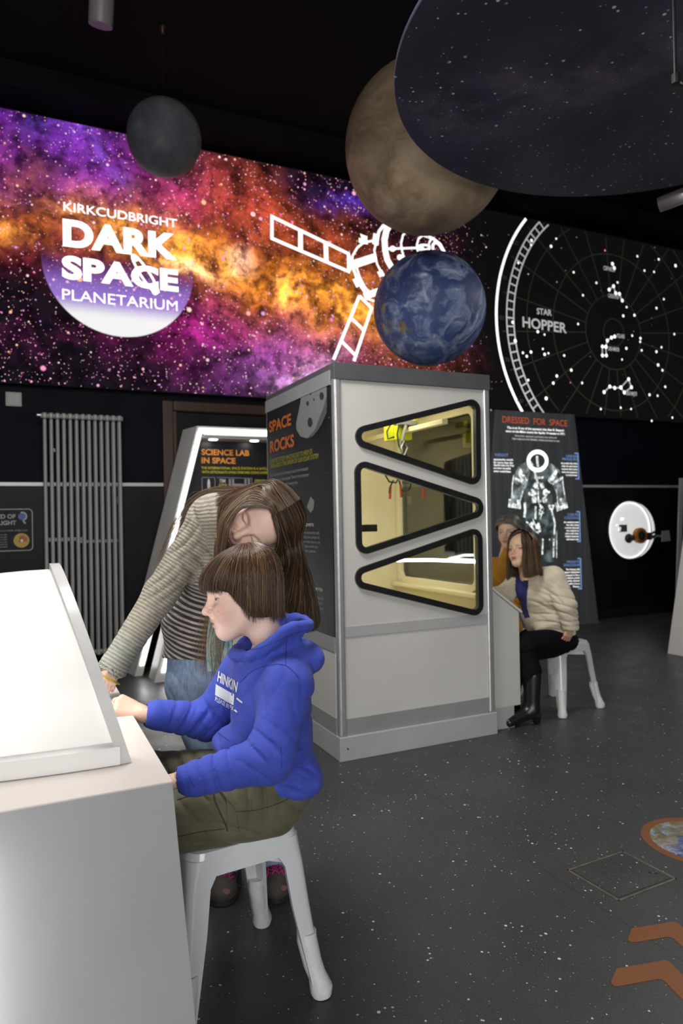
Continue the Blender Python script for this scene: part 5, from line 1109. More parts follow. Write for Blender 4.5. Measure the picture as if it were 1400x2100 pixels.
# ---- heads, in a frame of their own: x forward, y left, z up, 0.22 m tall
def head_field(h=0.0021, jaw=1.0, lips=0.0, nose=1.0, child=False, mouth_open=0.0, neck=0.046, necklen=0.15, neckx=-0.045):
    f = Field((-0.13, -0.10, -0.20), (0.14, 0.10, 0.13), h)
    f.ell((-0.014, 0, 0.034), (0.094, 0.076, 0.080), 0.01)
    f.ell((0.022, 0, -0.030), (0.060, 0.060 * jaw, 0.078), 0.03)
    f.ell((0.030, 0, 0.030), (0.054, 0.058, 0.055), 0.02)
    f.cone((0.062, -0.006, -0.090), (0.062, 0.006, -0.090), 0.021, 0.021, 0.03)
    for s in (-1, 1):
        f.cone((0.058, 0.008 * s, -0.088), (-0.004, 0.050 * s * jaw, -0.052), 0.016, 0.020, 0.03)
        f.ell((0.054, 0.033 * s, -0.034), (0.028, 0.026, 0.030), 0.025)
        f.cone((0.078, 0.014 * s, 0.018), (0.064, 0.042 * s, 0.016), 0.0075, 0.006, 0.016)
        f.ell((0.090, 0.033 * s, -0.001), (0.024, 0.019, 0.0125), 0.014, cut=True)
    f.cone((0.077, 0, 0.012), (0.099, 0, -0.026), 0.0075 * nose, 0.0105 * nose, 0.012)
    f.ell((0.101, 0, -0.030), (0.0125, 0.0115 * nose, 0.0105), 0.006)
    for s in (-1, 1): f.ell((0.092, 0.0115 * s * nose, -0.035), (0.010, 0.0075, 0.008), 0.006); f.ell((0.0985, 0.0062 * s * nose, -0.0425), (0.005, 0.0036, 0.005), 0.002, cut=True)
    for s in (-1, 1): f.ell((0.0605, 0.032 * s, -0.001), (0.0150, 0.0165, 0.0135), 0.005)          # closed or lowered lids over the eyeball
    f.ell((0.082, 0, -0.053), (0.012, 0.020, 0.016), 0.014)
    f.ell((0.0868 + lips, 0, -0.0565), (0.0090, 0.0215 - lips, 0.0055), 0.005); f.ell((0.0845 + lips, 0, -0.0685 - mouth_open), (0.0090, 0.0185 - lips, 0.0062), 0.005)
    f.ell((0.099 + lips, 0, -0.0626 - mouth_open * 0.5), (0.010, 0.0165, 0.0016 + mouth_open * 0.6), 0.0015, cut=True)
    for s in (-1, 1):
        f.ell((-0.010, 0.074 * s, -0.006), (0.019, 0.008, 0.031), 0.006, R=frame((0.97, 0.25 * s, 0.0), (-0.25, 0, 1)))
        f.ell((-0.004, 0.082 * s, -0.002), (0.010, 0.006, 0.018), 0.004, cut=True)
    f.cone((-0.020, 0, -0.045), (neckx, 0, -0.06 - necklen), neck, neck * 1.08, 0.03)
    return f
def skin_paint(V, base, pink, lipc, freckle=0.0, lips=0.0, brow=None, lash=(0.05, 0.03, 0.02), iris=None, gaze=0.0, eye_open=0.0, mouth_open=0.0, cheek=1.0):
    x, y, z = V.T; C = np.tile(np.array(base), (len(V), 1)); ay = np.abs(y)
    def blend(w, c):
        nonlocal C
        w = np.clip(w, 0, 1)[:, None]; C = C * (1 - w) + np.array(c) * w
    g = lambda cx, cy, cz, r: np.exp(-(((x - cx) ** 2 + (ay - cy) ** 2 + (z - cz) ** 2) / r ** 2))
    blend(0.75 * cheek * g(0.062, 0.040, -0.036, 0.028), pink); blend(0.5 * g(0.108, 0, -0.033, 0.012), pink); blend(0.5 * g(-0.01, 0.08, -0.01, 0.03), pink)
    if freckle:
        n = rng.random((90, 3)); P = np.stack([np.full(90, 0.075), (n[:, 1] - 0.5) * 0.11, -0.012 - n[:, 2] * 0.035], 1)
        for p in P: blend(freckle * (0.4 + 0.6 * rng.random()) * np.exp(-(((y - p[1]) ** 2 + (z - p[2]) ** 2) / 0.0013 ** 2)) * (x > 0.03), (0.42, 0.20, 0.11))
    lipw = np.maximum(np.exp(-(((y / (0.021 - lips)) ** 2) ** 2 + ((z + 0.0565) / 0.0062) ** 4)), np.exp(-(((y / (0.0185 - lips)) ** 2) ** 2 + ((z + 0.0690 + mouth_open) / 0.0078) ** 4))) * (x > 0.079)
    blend(0.85 * lipw, lipc)
    blend(0.9 * np.exp(-((z + 0.0626 + mouth_open * 0.5) / (0.0014 + mouth_open * 0.6)) ** 2) * (ay < 0.017 - lips * 0.5) * (x > 0.079), (0.10, 0.02, 0.02))
    if brow is not None: blend(0.8 * np.exp(-(((z - 0.020 + 10 * (ay - 0.030) ** 2) / 0.0034) ** 2)) * (ay > 0.012) * (ay < 0.048) * (x > 0.035), brow)
    zl = -0.0045 + 9 * (ay - 0.031) ** 2                                   # lash line
    inx = (ay > 0.017) * (ay < 0.050) * (x > 0.036)
    if eye_open > 0:
        ex, ey, ez = (x - 0.0605) / 0.0150, (ay - 0.032) / 0.0165, (z + 0.001) / 0.0135; rr = np.sqrt(ex ** 2 + ey ** 2 + ez ** 2)
        az = np.degrees(np.arctan2(ey, ex)); el = np.degrees(np.arcsin(np.clip(ez / np.maximum(rr, 1e-6), -1, 1))); onb = np.exp(-((rr - 1.0) / 0.22) ** 4) * (x > 0.04)
        env = np.clip(1 - ((az - 18) / 66.0) ** 2, 0, 1); up_, dn_ = eye_open * 2600 * env ** 0.6 - 2, -eye_open * 2200 * env ** 0.6 - 4
        ino = onb * (env > 0.01); w = ino * np.clip((up_ - el) / 3 + 0.5, 0, 1) * np.clip((el - dn_) / 3 + 0.5, 0, 1); blend(0.95 * w, (0.50, 0.46, 0.44))
        if iris is not None: blend(w * np.exp(-((az - 22) / 30.0) ** 6), iris)
        blend(0.95 * ino * np.exp(-((el - up_ - 2) / 5.5) ** 2), lash); blend(0.40 * ino * np.exp(-((el - dn_ + 2) / 4.5) ** 2), lash)
    else: blend(0.9 * np.exp(-((z - zl) / 0.0019) ** 2) * inx, lash)
    return C
def place(V, R, c, s=1.0): return np.asarray(c) + s * (V @ R)              # rows of R: forward, left, up in world
# ---- hands: x towards the finger tips, y towards the thumb, z out of the back of the hand; 0.18 m long
def hand_mesh(curl=0.4, thumb=0.3, h=0.0020, spread=1.0, wrist=0.020, index_curl=None):
    f = Field((-0.07, -0.075, -0.10), (0.20, 0.085, 0.055), h)
    f.cone((-0.055, 0, 0), (0.0, 0, 0), wrist * 1.25, wrist * 1.1, 0.015)
    ys = (0.029, 0.0095, -0.0100, -0.0280); L = (0.072, 0.080, 0.074, 0.058); r = (0.0088, 0.0090, 0.0086, 0.0078)
    for i in range(4):
        k = np.array((0.086 - 0.004 * abs(i - 1), ys[i], 0.003)); f.cone((0.0, ys[i] * 0.55, 0), k, 0.0135, 0.0108, 0.012); f.cone((0.04, ys[i], -0.006), k, 0.012, 0.010, 0.010)
        c = curl if (i or index_curl is None) else index_curl; a = 0.0; p = k; d0 = np.array((1.0, 0.10 * (1.5 - i) * spread, 0)); d0 /= np.linalg.norm(d0)
        for seg, (fr, turn) in enumerate(((0.46, 1.15), (0.30, 1.25), (0.24, 0.8))):
            a += c * turn; d = d0 * math.cos(a) + np.array((0, 0, -1.0)) * math.sin(a); q = p + d * L[i] * fr; rr = r[i] * (1 - 0.07 * seg)
            f.cone(p, q, rr * 1.03, rr * 0.94, 0.003); p = q
    t0 = np.array((0.018, 0.020, -0.006)); t1 = np.array((0.052, 0.046, -0.018 - 0.02 * thumb)); t2 = t1 + 0.034 * np.array((0.86, 0.30 - 0.55 * thumb, -0.25 - 0.3 * thumb)); t3 = t2 + 0.027 * np.array((0.90, 0.05 - 0.7 * thumb, -0.15 - 0.3 * thumb))
    f.chain([t0, t1, t2, t3], [0.0155, 0.0118, 0.0100, 0.0082], 0.008)
    V, Q = f.mesh(); return V, Q
def hand_rot(d, back):                                                    # rows: finger direction, thumb side, back of the hand
    d = np.array(d, float); d /= np.linalg.norm(d); b = np.array(back, float); b -= d * (b @ d); b /= np.linalg.norm(b); return np.array([d, np.cross(b, d), b])
def mirror_y(V, Q): V = V.copy(); V[:, 1] *= -1; return V, Q[:, ::-1]

# ---- hair: bundles of fine strands spread between guide lines
def catmull(P, n):                                                        # P (..., m, 3) -> (..., n, 3)
    m = P.shape[-2]; t = np.linspace(0, m - 1, n); i = np.minimum(t.astype(int), m - 2); u = (t - i)[:, None]
    g = lambda k: P[..., np.clip(i + k, 0, m - 1), :]
    p0, p1, p2, p3 = g(-1), g(0), g(1), g(2)
    return 0.5 * ((2 * p1) + (-p0 + p2) * u + (2 * p0 - 5 * p1 + 4 * p2 - p3) * u ** 2 + (-p0 + 3 * p1 - 3 * p2 + p3) * u ** 3)
def strands_mesh(name, S_, rad, shade, mat, parent, taper=0.75):          # S_ (N, n, 3)
    N, n = S_.shape[:2]; T = np.gradient(S_, axis=1); T /= np.linalg.norm(T, axis=2, keepdims=True) + 1e-9
    a = np.array((0.31, -0.9, 0.31)); U = np.cross(T, a); U /= np.linalg.norm(U, axis=2, keepdims=True) + 1e-9; W = np.cross(T, U)
    r = (np.asarray(rad).reshape(-1, 1) * (1 - taper * np.linspace(0, 1, n) ** 3))[..., None]
    V = np.stack([S_ + r * (U * math.cos(t) + W * math.sin(t)) for t in (0, 2.094, 4.189)], 2)   # N n 3 3
    b = (np.arange(N)[:, None, None] * n + np.arange(n - 1)[None, :, None]) * 3; k = np.arange(3)[None, None, :]; k2 = (k + 1) % 3
    Q = np.stack([b + k, b + k2, b + 3 + k2, b + 3 + k], -1).reshape(-1, 4)
    me = mesh_np(name, V.reshape(-1, 3), Q); vfloat(me, 'shade', np.repeat(shade, n * 3)); o = link(name, me, mat, parent); return tag(o, kind='stuff')
def sheet_strands(guides, N, n=18, jit=0.004, wave=0.0, clump=0.5, seed=1):
    r_ = np.random.default_rng(seed); G = np.array(guides, float); m = len(G)
    t = r_.random(N) * (m - 1); tc = np.round(t * 6) / 6; t = t * (1 - clump * 0.5) + tc * clump * 0.5
    Gu = catmull(np.swapaxes(G, 0, 1), 60)                                  # across
    S_ = Gu[:, np.clip((t / (m - 1) * 59).astype(int), 0, 59), :].swapaxes(0, 1) if m > 1 else np.repeat(G, N, 0)
    S_ = catmull(S_, n); j = r_.normal(0, jit, (N, 1, 3)); grow = (0.35 + 0.65 * np.linspace(0, 1, n))[None, :, None]
    S_ = S_ + j * grow
    ph = r_.random((N, 1)) * 6.28; w = np.sin(np.linspace(0, 1, n)[None] * (5 + 3 * r_.random((N, 1))) + ph) * wave * np.linspace(0, 1, n)[None]
    S_[..., 0] += w; S_[..., 1] += 0.6 * w
    cut = 0.86 + 0.14 * r_.random((N, 1, 1)); S_ = S_[:, :1] + (S_ - S_[:, :1]) * 1.0
    return S_
def hair_mat(name, dark, mid, light, rough=0.38):
    nb = NB(name); a = nb.attr('shade'); nb.set(base=nb.ramp(a, [(0.0, dark), (0.55, mid), (1.0, light)]), rough=rough, spec=0.55); return nb.m
def skin_mat(name):
    nb = NB(name); c = nb.coord(); col = nb.attr('paint', 'Color'); n_ = nb.noise(c, 55, 4)
    nb.set(base=nb.mix(nb.step(n_, 0.3, 0.7) * 0.12, col, (0.70, 0.36, 0.26)), rough=0.48, spec=0.4)
    nb.b.inputs['Subsurface Radius'].default_value = (0.012, 0.005, 0.003); nb.b.inputs['Subsurface Scale'].default_value = 0.5; return nb.m
M['skin'] = skin_mat('skin')
def cloth(name, col, rough=0.85, amount=0.12, scale=25, bump=0.25, bscale=320, sheen=0.04, fold=0.0, fscale=14):
    nb = NB(name); c = nb.coord(); f = nb.noise(c, scale, 5, 0.6); g = nb.noise(c, bscale, 2)
    a = tuple(x * (1 - amount) for x in col); b = tuple(min(1, x * (1 + amount)) for x in col)
    nb.set(base=nb.mix(nb.step(f, 0.3, 0.7), a, b), rough=rough, sheen=sheen)
    h = g * 0.15
    if fold: h = h + nb.noise(c, fscale, 4, 0.5, 0.8) * fold
    nb.bump(h, bump, 0.01); return nb.m
from mathutils.bvhtree import BVHTree
def bvh(V, Q): return BVHTree.FromPolygons([tuple(v) for v in V], [tuple(int(i) for i in q) for q in Q])
def cast(tree, px, py, off=0.002):
    d = ray(px, py).normalized(); h = tree.ray_cast(CAM, d, 20.0)
    if h[0] is None: return None
    n = h[1] if h[1].dot(d) < 0 else -h[1]
    return h[0] + n * off
def seam(name, tree, pts, r, mat, parent, n=24, off=0.0006):
    P = catmull(np.array([(a, b, 0) for a, b in pts], float), n); Q = [cast(tree, p[0], p[1], off) for p in P]; Q = [q for q in Q if q is not None]
    if len(Q) > 2: return MB().tube(Q, r, 6).build(name, mat, parent, smooth=True)

# ================================================================== the boy in the blue hoodie
boy = thing('person', 'boy in a royal blue hoodie seated on a white stool at the glowing console', 'person', (-0.24, 1.97, 0.0))
def to_local(o, root): o.matrix_parent_inverse = Matrix.Translation(-Vector(root.location)); return o
def wmesh(name, V, Q, mat, root, paint=None, attr=None):
    me = mesh_np(name, V, Q)
    if paint is not None: vcol(me, 'paint', paint)
    if attr is not None: vfloat(me, 'stripe', attr)
    return to_local(link(name, me, mat, root), root)
FB = frame((-0.95, -0.30, 0), (0, 0, 1))
def Rt(pitch, F0=FB): c, s = math.cos(pitch), math.sin(pitch); return np.array([F0[0] * c + F0[2] * -s, F0[1], F0[2] * c + F0[0] * s])   # leaning forward by pitch
# joints
b_hipL, b_kneeL, b_ankL = J(568, 1622, 1.90), J(300, 1684, 1.76), J(318, 1960, 1.80)
b_hipR, b_kneeR, b_ankR = J(535, 1588, 2.09), J(292, 1588, 2.04), J(300, 1860, 2.10)
b_shL, b_elL, b_wrL = J(592, 1408, 1.84), J(545, 1556, 1.765), J(372, 1598, 1.725)
b_shR, b_elR, b_wrR = J(488, 1382, 2.10), J(428, 1478, 2.125), J(308, 1466, 2.04)
# hoodie
lo = np.array((-0.64, 1.60, 0.36)); hi = np.array((0.02, 2.30, 1.10))
f = Field(lo, hi, 0.0043)
f.ell(J(560, 1545, 1.97), (0.112, 0.145, 0.125), 0.03, Rt(0.05)); f.ell(J(556, 1460, 1.97), (0.112, 0.150, 0.14), 0.04, Rt(0.1)); f.ell(J(556, 1385, 1.97), (0.104, 0.145, 0.115), 0.04, Rt(0.2))
f.cone(J(588, 1395, 1.86), J(505, 1372, 2.08), 0.062, 0.062, 0.04)
f.chain([b_shL, b_elL + np.array((0.008, 0, 0)), b_wrL + np.array((0.03, 0, 0))], [0.064, 0.058, 0.043], 0.03)
f.chain([b_shR, b_elR, b_wrR + np.array((0.02, 0, 0))], [0.060, 0.055, 0.044], 0.03)
f.cone(b_wrL + np.array((0.026, 0, 0)), b_wrL, 0.034, 0.031, 0.008); f.cone(b_wrR + np.array((0.020, 0, 0)), b_wrR, 0.036, 0.034, 0.008)
f.cone(J(480, 1540, 1.91), J(462, 1522, 2.00), 0.042, 0.038, 0.05)                                        # front pouch
f.ell(J(628, 1582, 1.95), (0.036, 0.11, 0.042), 0.03, Rt(0.0)); f.ell(J(582, 1590, 1.95), (0.092, 0.14, 0.052), 0.03, Rt(-0.25))  # gathered hem
# hood lying on the back
f.ell(J(614, 1340, 1.97), (0.066, 0.105, 0.042), 0.03, Rt(-0.55)); f.ell(J(636, 1346, 1.965), (0.030, 0.085, 0.036), 0.02, Rt(-0.5))
ring = [J(*p) for p in ((484, 1342, 1.915), (514, 1344, 1.865), (552, 1322, 1.85), (590, 1290, 1.86), (624, 1284, 1.90), (632, 1280, 1.97), (612, 1268, 2.05), (570, 1270, 2.09), (530, 1288, 2.08), (498, 1320, 2.03), (481, 1338, 1.965))]
ring = list(catmull(np.array(ring[-2:] + ring + ring[:3]), 80)[10:-12])
for i in range(len(ring) - 1): f.cone(ring[i], ring[i + 1], 0.0100, 0.0100, 0.010)
for i in range(0, len(ring), 3): f.cone(ring[i], np.array(ring[i]) * 0.45 + J(556, 1385, 1.97) * 0.55, 0.009, 0.020, 0.022)
f.ell(J(545, 1300, 1.965), (0.085, 0.070, 0.075), 0.012, Rt(0.0), cut=True); f.ell(J(592, 1285, 1.97), (0.055, 0.070, 0.040), 0.012, Rt(-0.35), cut=True)
# open cuffs
dR = (b_wrR - b_elR) / np.linalg.norm(b_wrR - b_elR); dL = (b_wrL - b_elL) / np.linalg.norm(b_wrL - b_elL)
f.plane_cut(b_wrR + dR * 0.018 + np.array((0, 0, 0)), np.array((-1.0, 0, 0)) if False else dR) if False else None
f.cone(b_wrR - dR * 0.004, b_wrR + dR * 0.06, 0.029, 0.034, 0.003, cut=True); f.cone(b_wrL - dL * 0.004, b_wrL + dL * 0.06, 0.026, 0.034, 0.003, cut=True)
# folds
for c, d, lam, amp, rad, bend in ((J(400, 1478, 2.08), dR + np.array((0, 0, 0.5)), 0.040, 0.0060, 0.07, 2.0), (J(450, 1470, 2.08), (0.8, 0, 0.6), 0.05, 0.006, 0.06, 1.0), (J(548, 1545, 1.74), (0.6, 0, 0.8), 0.034, 0.0060, 0.06, 3.0), (J(440, 1580, 1.72), dL, 0.036, 0.0050, 0.07, 2.0),
        (J(600, 1570, 1.84), (0.3, 0, 1.0), 0.045, 0.0060, 0.07, 3.0), (J(640, 1480, 1.88), (0.5, 0, 0.85), 0.07, 0.0055, 0.10, 1.0), (J(480, 1430, 1.90), (1, 0, 0.35), 0.06, 0.0045, 0.09, 2.0), (J(530, 1390, 1.84), (0.8, 0, -0.5), 0.06, 0.0045, 0.07, 1.0), (J(600, 1430, 1.80), (0.9, 0, 0.25), 0.07, 0.0035, 0.09, 0.5), (J(470, 1520, 1.95), (0.3, 0, 1), 0.05, 0.004, 0.06, 2.0)):
    f.wrinkle(c, d, lam, amp * 0.80, rad, bend); f.wrinkle(c + np.array((0.02, 0, 0.015)), np.array(d) + np.array((0.3, 0.2, -0.3)), lam * 0.7, amp * 0.35, rad * 0.8, -bend)
hV, hQ = f.mesh()
M['hoodie'] = cloth('royal_blue_sweatshirt', (0.042, 0.070, 0.43), 0.88, 0.10, 18, 0.45, 420, 0.05, 0.55, 22)
hood_o = wmesh('hoodie', hV, hQ, M['hoodie'], boy)
ht = bvh(hV, hQ)
M['seam_blue'] = cloth('blue_stitching', (0.018, 0.034, 0.27), 0.8)
for pts in ([(587, 1314), (586, 1340), (585, 1362)], [(492, 1400), (515, 1378), (545, 1366), (580, 1363), (600, 1376), (612, 1390)], [(486, 1335), (520, 1332), (560, 1318), (600, 1300), (630, 1292)], [(352, 1452), (350, 1470), (345, 1488)], [(388, 1590), (392, 1602), (398, 1614)], [(440, 1497), (460, 1512), (470, 1520)], [(575, 1530), (577, 1555), (577, 1575)]):
    s_ = seam('seam', ht, pts, 0.0011, M['seam_blue'], hood_o)
    if s_: s_.matrix_parent_inverse = Matrix.Identity(4)
# chest print, laid onto the cloth
M['hood_print'] = plain('white_chest_print', (0.70, 0.72, 0.76), 0.6)
def cloth_print(name, body, a, b, up, mat, parent, tree, bold=0.02, w0=0.0, w1=1.0):
    """lettering whose base line runs from pixel a to pixel b, capitals rising by the pixel vector up"""
    cu = bpy.data.curves.new(name, 'FONT'); cu.body = body; cu.offset = bold; cu.resolution_u = 2; me = bake(cu, name)
    bm = bmesh.new(); bm.from_mesh(me); bmesh.ops.triangulate(bm, faces=bm.faces); bmesh.ops.subdivide_edges(bm, edges=[e for e in bm.edges if e.calc_length() > 0.15], cuts=2)
    x0 = min(v.co.x for v in bm.verts); x1 = max(v.co.x for v in bm.verts); dead = []
    for v in bm.verts:
        u = (v.co.x - x0) / (x1 - x0); h = v.co.y / 0.72
        q = cast(tree, a[0] + (b[0] - a[0]) * u + up[0] * h, a[1] + (b[1] - a[1]) * u + up[1] * h, 0.0015)
        if q is None: dead.append(v)
        else: v.co = q
    bmesh.ops.delete(bm, geom=dead, context='VERTS'); bm.to_mesh(me); bm.free(); o = link(name, me, mat, parent); return o
cloth_print('chest_lettering', 'HINKIN', (446, 1396), (486, 1419), (3, -20), M['hood_print'], hood_o, ht, 0.03)
cloth_print('chest_lettering', 'PLEASE BE PA', (441, 1437), (479, 1458), (1.5, -9), M['hood_print'], hood_o, ht, 0.01)
mb = MB(); g = [[cast(ht, 443 + (481 - 443) * i / 12 - 0.4 * j, 1403 + 21 * i / 12 + 5.6 * j, 0.0014) for i in range(13)] for j in range(5)]
if all(q is not None for r in g for q in r): mb.add([q for r in g for q in r], [(j * 13 + i, j * 13 + i + 1, (j + 1) * 13 + i + 1, (j + 1) * 13 + i) for j in range(4) for i in range(12)]); mb.build('chest_bar', M['hood_print'], hood_o, smooth=True)
for pts in ([(487, 1432), (497, 1441)], [(482, 1456), (487, 1460)]):
    P = [cast(ht, *p, 0.002) for p in pts]
    if all(p is not None for p in P): MB().tube(P, 0.0022, 6).build('chest_dash', M['hood_print'], hood_o)
# trousers
lo = np.array((-0.72, 1.60, 0.04)); hi = np.array((0.0, 2.30, 0.80)); f = Field(lo, hi, 0.0050)
f.ell(J(568, 1612, 1.96), (0.095, 0.135, 0.080), 0.03, FB)
f.chain([b_hipL, b_kneeL], [0.082, 0.064], 0.03); f.chain([b_kneeL, b_ankL], [0.064, 0.052], 0.03); f.chain([b_hipR, b_kneeR], [0.080, 0.062], 0.03); f.chain([b_kneeR, b_ankR], [0.062, 0.052], 0.03)
f.cone(J(560, 1664, 1.86), J(380, 1700, 1.80), 0.064, 0.058, 0.03)
for c, d, lam, amp, rad, bend in ((J(540, 1610, 1.82), (1, 0, 0.25), 0.038, 0.0055, 0.07, 2), (J(420, 1650, 1.74), (1, 0, 0.8), 0.045, 0.0045, 0.08, 2), (J(470, 1690, 1.78), (0.4, 0, 1), 0.05, 0.004, 0.08, 1), (J(370, 1570, 2.0), (1, 0, 0.5), 0.04, 0.005, 0.07, 2), (J(600, 1640, 1.85), (0.7, 0, 0.7), 0.045, 0.005, 0.06, 2)):
    f.wrinkle(c, d, lam, amp, rad, bend)
F_seat = 0.4535
f.F = np.maximum(f.F, np.where(((f.ax[0][:, None, None] - (-0.345)) ** 2 + (f.ax[1][None, :, None] - 1.965) ** 2) < 0.20 ** 2, F_seat - f.ax[2][None, None, :], -1.0).astype(np.float32))
tV, tQ = f.mesh(); M['olive'] = cloth('olive_cargo_cotton', (0.098, 0.091, 0.052), 0.85, 0.18, 12, 0.35, 300, 0.1, 0.5, 20)
tro = wmesh('cargo_trousers', tV, tQ, M['olive'], boy); tt = bvh(tV, tQ); M['olive_dk'] = cloth('olive_seam', (0.040, 0.038, 0.020), 0.85)
for pts, r in (([(442, 1612), (462, 1640), (478, 1670), (486, 1700)], 0.0035), ([(436, 1612), (440, 1640), (448, 1660), (462, 1690), (466, 1705)], 0.0022), ([(545, 1580), (550, 1600), (540, 1612), (530, 1610)], 0.0016), ([(470, 1665), (520, 1662), (570, 1648), (605, 1630)], 0.0012), ([(385, 1572), (400, 1560), (420, 1552)], 0.003), ([(362, 1640), (400, 1630), (440, 1625)], 0.0014), ([(365, 1716), (410, 1706), (460, 1700)], 0.0014)):
    s_ = seam('trouser_seam', tt, pts, r, M['olive_dk'], tro, off=0.0)
P = [[cast(tt, 462 + 22 * i / 4 + 1 * j, 1640 + 9 * i / 4 + (62 - 5 * i) * j / 6 + 4 * i, 0.006) for i in range(5)] for j in range(7)]
if all(q is not None for r in P for q in r): MB().add([q for r in P for q in r], [(j * 5 + i, j * 5 + i + 1, (j + 1) * 5 + i + 1, (j + 1) * 5 + i) for j in range(6) for i in range(4)]).build('pocket_strap', M['olive'], tro, smooth=True)
# body: head, hands and what the clothes cover
HF = frame((-0.94, -0.25, -0.175), (-0.10, 0.05, 1.0)); hs = 1.06
nose = J(414, 1257, 1.935); hc_ = nose - hs * (np.array((0.113, 0, -0.030)) @ HF)
f = head_field(0.0020, jaw=0.98, lips=0.0005, nose=0.92, mouth_open=0.0022, neck=0.042, necklen=0.10, neckx=-0.05); V, Q = f.mesh()
C = skin_paint(V, (0.84, 0.60, 0.50), (0.72, 0.30, 0.26), (0.58, 0.20, 0.18), freckle=0.6, lips=0.0005, brow=(0.42, 0.27, 0.19), iris=(0.035, 0.04, 0.05), eye_open=0.0044, mouth_open=0.0022)
parts = [(place(V, HF, hc_, hs), Q, C)]
g = Field((-0.62, 1.62, 0.10), (0.0, 2.28, 1.08), 0.009)
g.ell(J(558, 1560, 1.97), (0.085, 0.115, 0.10), 0.02, FB); g.ell(J(556, 1440, 1.97), (0.085, 0.12, 0.12), 0.03, FB); g.cone(J(580, 1395, 1.87), J(505, 1375, 2.07), 0.045, 0.045, 0.03); g.cone(J(556, 1395, 1.97), J(543, 1335, 1.97), 0.05, 0.040, 0.02)
g.chain([b_shL, b_elL, b_wrL], [0.042, 0.036, 0.025], 0.02); g.chain([b_shR, b_elR, b_wrR], [0.042, 0.036, 0.025], 0.02); g.chain([b_hipL, b_kneeL, b_ankL], [0.06, 0.046, 0.036], 0.02); g.chain([b_hipR, b_kneeR, b_ankR], [0.06, 0.046, 0.036], 0.02)
V, Q = g.mesh(); parts.append((V, Q, (0.76, 0.53, 0.44)))
hv, hq = hand_mesh(1.05, 0.8, 0.0022, index_curl=0.75, wrist=0.022); hp = b_wrR + dR * 0.045
R1 = hand_rot((-0.93, -0.05, 0.36), (0.30, -0.55, 0.78)); v2, q2 = mirror_y(hv, hq); wz = J(292, 1464, 2.03)
parts.append((place(v2, R1, wz, 0.90), q2, (0.70, 0.44, 0.33)))
hv, hq = hand_mesh(0.35, 0.3, 0.0026, wrist=0.021); parts.append((place(hv, hand_rot((-0.98, 0.0, -0.15), (0.1, -0.2, 1.0)), b_wrL + dL * 0.015, 0.78), hq, (0.74, 0.50, 0.41)))
V, Q, C = merge(parts); wmesh('body', V, Q, M['skin'], boy, C)
# eyes' lashes are painted; hair: a bowl cut
M['hair_boy'] = hair_mat('brown_hair', (0.018, 0.009, 0.005), (0.062, 0.031, 0.015), (0.21, 0.115, 0.055))
def bowl(phi, s, off):                                                    # phi: 0 forward, +left; s 0 crown .. 1 tip; head frame
    ap = np.abs(phi)
    zend = np.interp(ap, [0, 0.7, 1.0, 1.22, 1.5, 1.9, 2.4, 3.15], [0.022, 0.018, 0.004, -0.040, -0.074, -0.082, -0.086, -0.094])
    b, c = 0.088, 0.090; cx, cz = -0.014, 0.036; a = np.where(np.cos(phi) > 0, 0.100 + 0.017 * np.cos(phi) ** 2, 0.102)
    th_end = np.where(zend > cz, np.arccos(np.clip((zend - cz) / c, -1, 1)), np.pi / 2); hang = np.maximum(cz - zend, 0)
    Ltot = th_end * 0.094 + hang; d = s * Ltot; th = np.minimum(d / 0.094, th_end); hg = d - th * 0.094
    tip = np.clip(hg / 0.11, 0, 1)
    # the whorl sits a little behind the top of the head
    w0 = 0.022 * np.cos(th) ** 2
    flare = 1.0 + off - (0.04 + 0.13 * np.clip((ap - 1.2) / 1.6, 0, 1)) * tip ** 1.3
    x = cx - w0 + a * np.cos(phi) * np.sin(th) * flare; y = b * np.sin(phi) * np.sin(th) * flare; z = cz + c * np.cos(th) * (1 + off) - hg
    return np.stack([x, y, z], -1)
Nh = 5200; r_ = np.random.default_rng(3); phi0 = (r_.random(Nh) * 2 - 1) * np.pi; keep = np.abs(phi0) < 3.2
s0 = r_.random(Nh) ** 1.2 * 0.72; s0[:1800] = 0.0; ss = s0[:, None] + (np.minimum(1.05, 0.90 + 0.10 * r_.random(Nh) + 0.07 * np.sin(phi0 * 13 + 1.0) * np.sin(phi0 * 5.3) - 0.10 * (r_.random(Nh) < 0.25))[:, None] - s0[:, None]) * np.linspace(0, 1, 12)[None]
ph = phi0[:, None] + (0.16 * np.sin(ss * 3.0 + r_.random((Nh, 1)) * 1.6) + r_.normal(0, 0.045, (Nh, 1)) * ss) * np.sign(1) + (np.round(phi0 * 9) / 9 - phi0)[:, None] * 0.6 * ss ** 2
off = (r_.random(Nh)[:, None] - 0.45) * 0.05 + 0.02 * ss * r_.normal(0, 0.6, (Nh, 1)) - 0.03 * (np.linspace(0, 1, 12)[None] == 0)
Sb = bowl(ph, ss, off); Sw = hc_ + hs * (Sb.reshape(-1, 3) @ HF).reshape(Sb.shape)
hb = strands_mesh('hair', Sw, 0.0011 * (0.7 + 0.6 * r_.random(Nh)), np.clip(r_.normal(0.50, 0.28, Nh), 0, 1), M['hair_boy'], boy); to_local(hb, boy)
PH, SS = np.meshgrid(np.linspace(-np.pi, np.pi, 97), np.linspace(0, 0.97, 26), indexing='ij'); Bs = bowl(PH, SS, -0.045); Bw = hc_ + hs * (Bs.reshape(-1, 3) @ HF)
ii = np.arange(96)[:, None] * 26 + np.arange(25)[None]; Qb = np.stack([ii, ii + 26, ii + 27, ii + 1], -1).reshape(-1, 4)
me = mesh_np('hair_underlayer', Bw, Qb); vfloat(me, 'shade', np.full(len(Bw), 0.05)); to_local(link('hair_underlayer', me, M['hair_boy'], boy), boy)
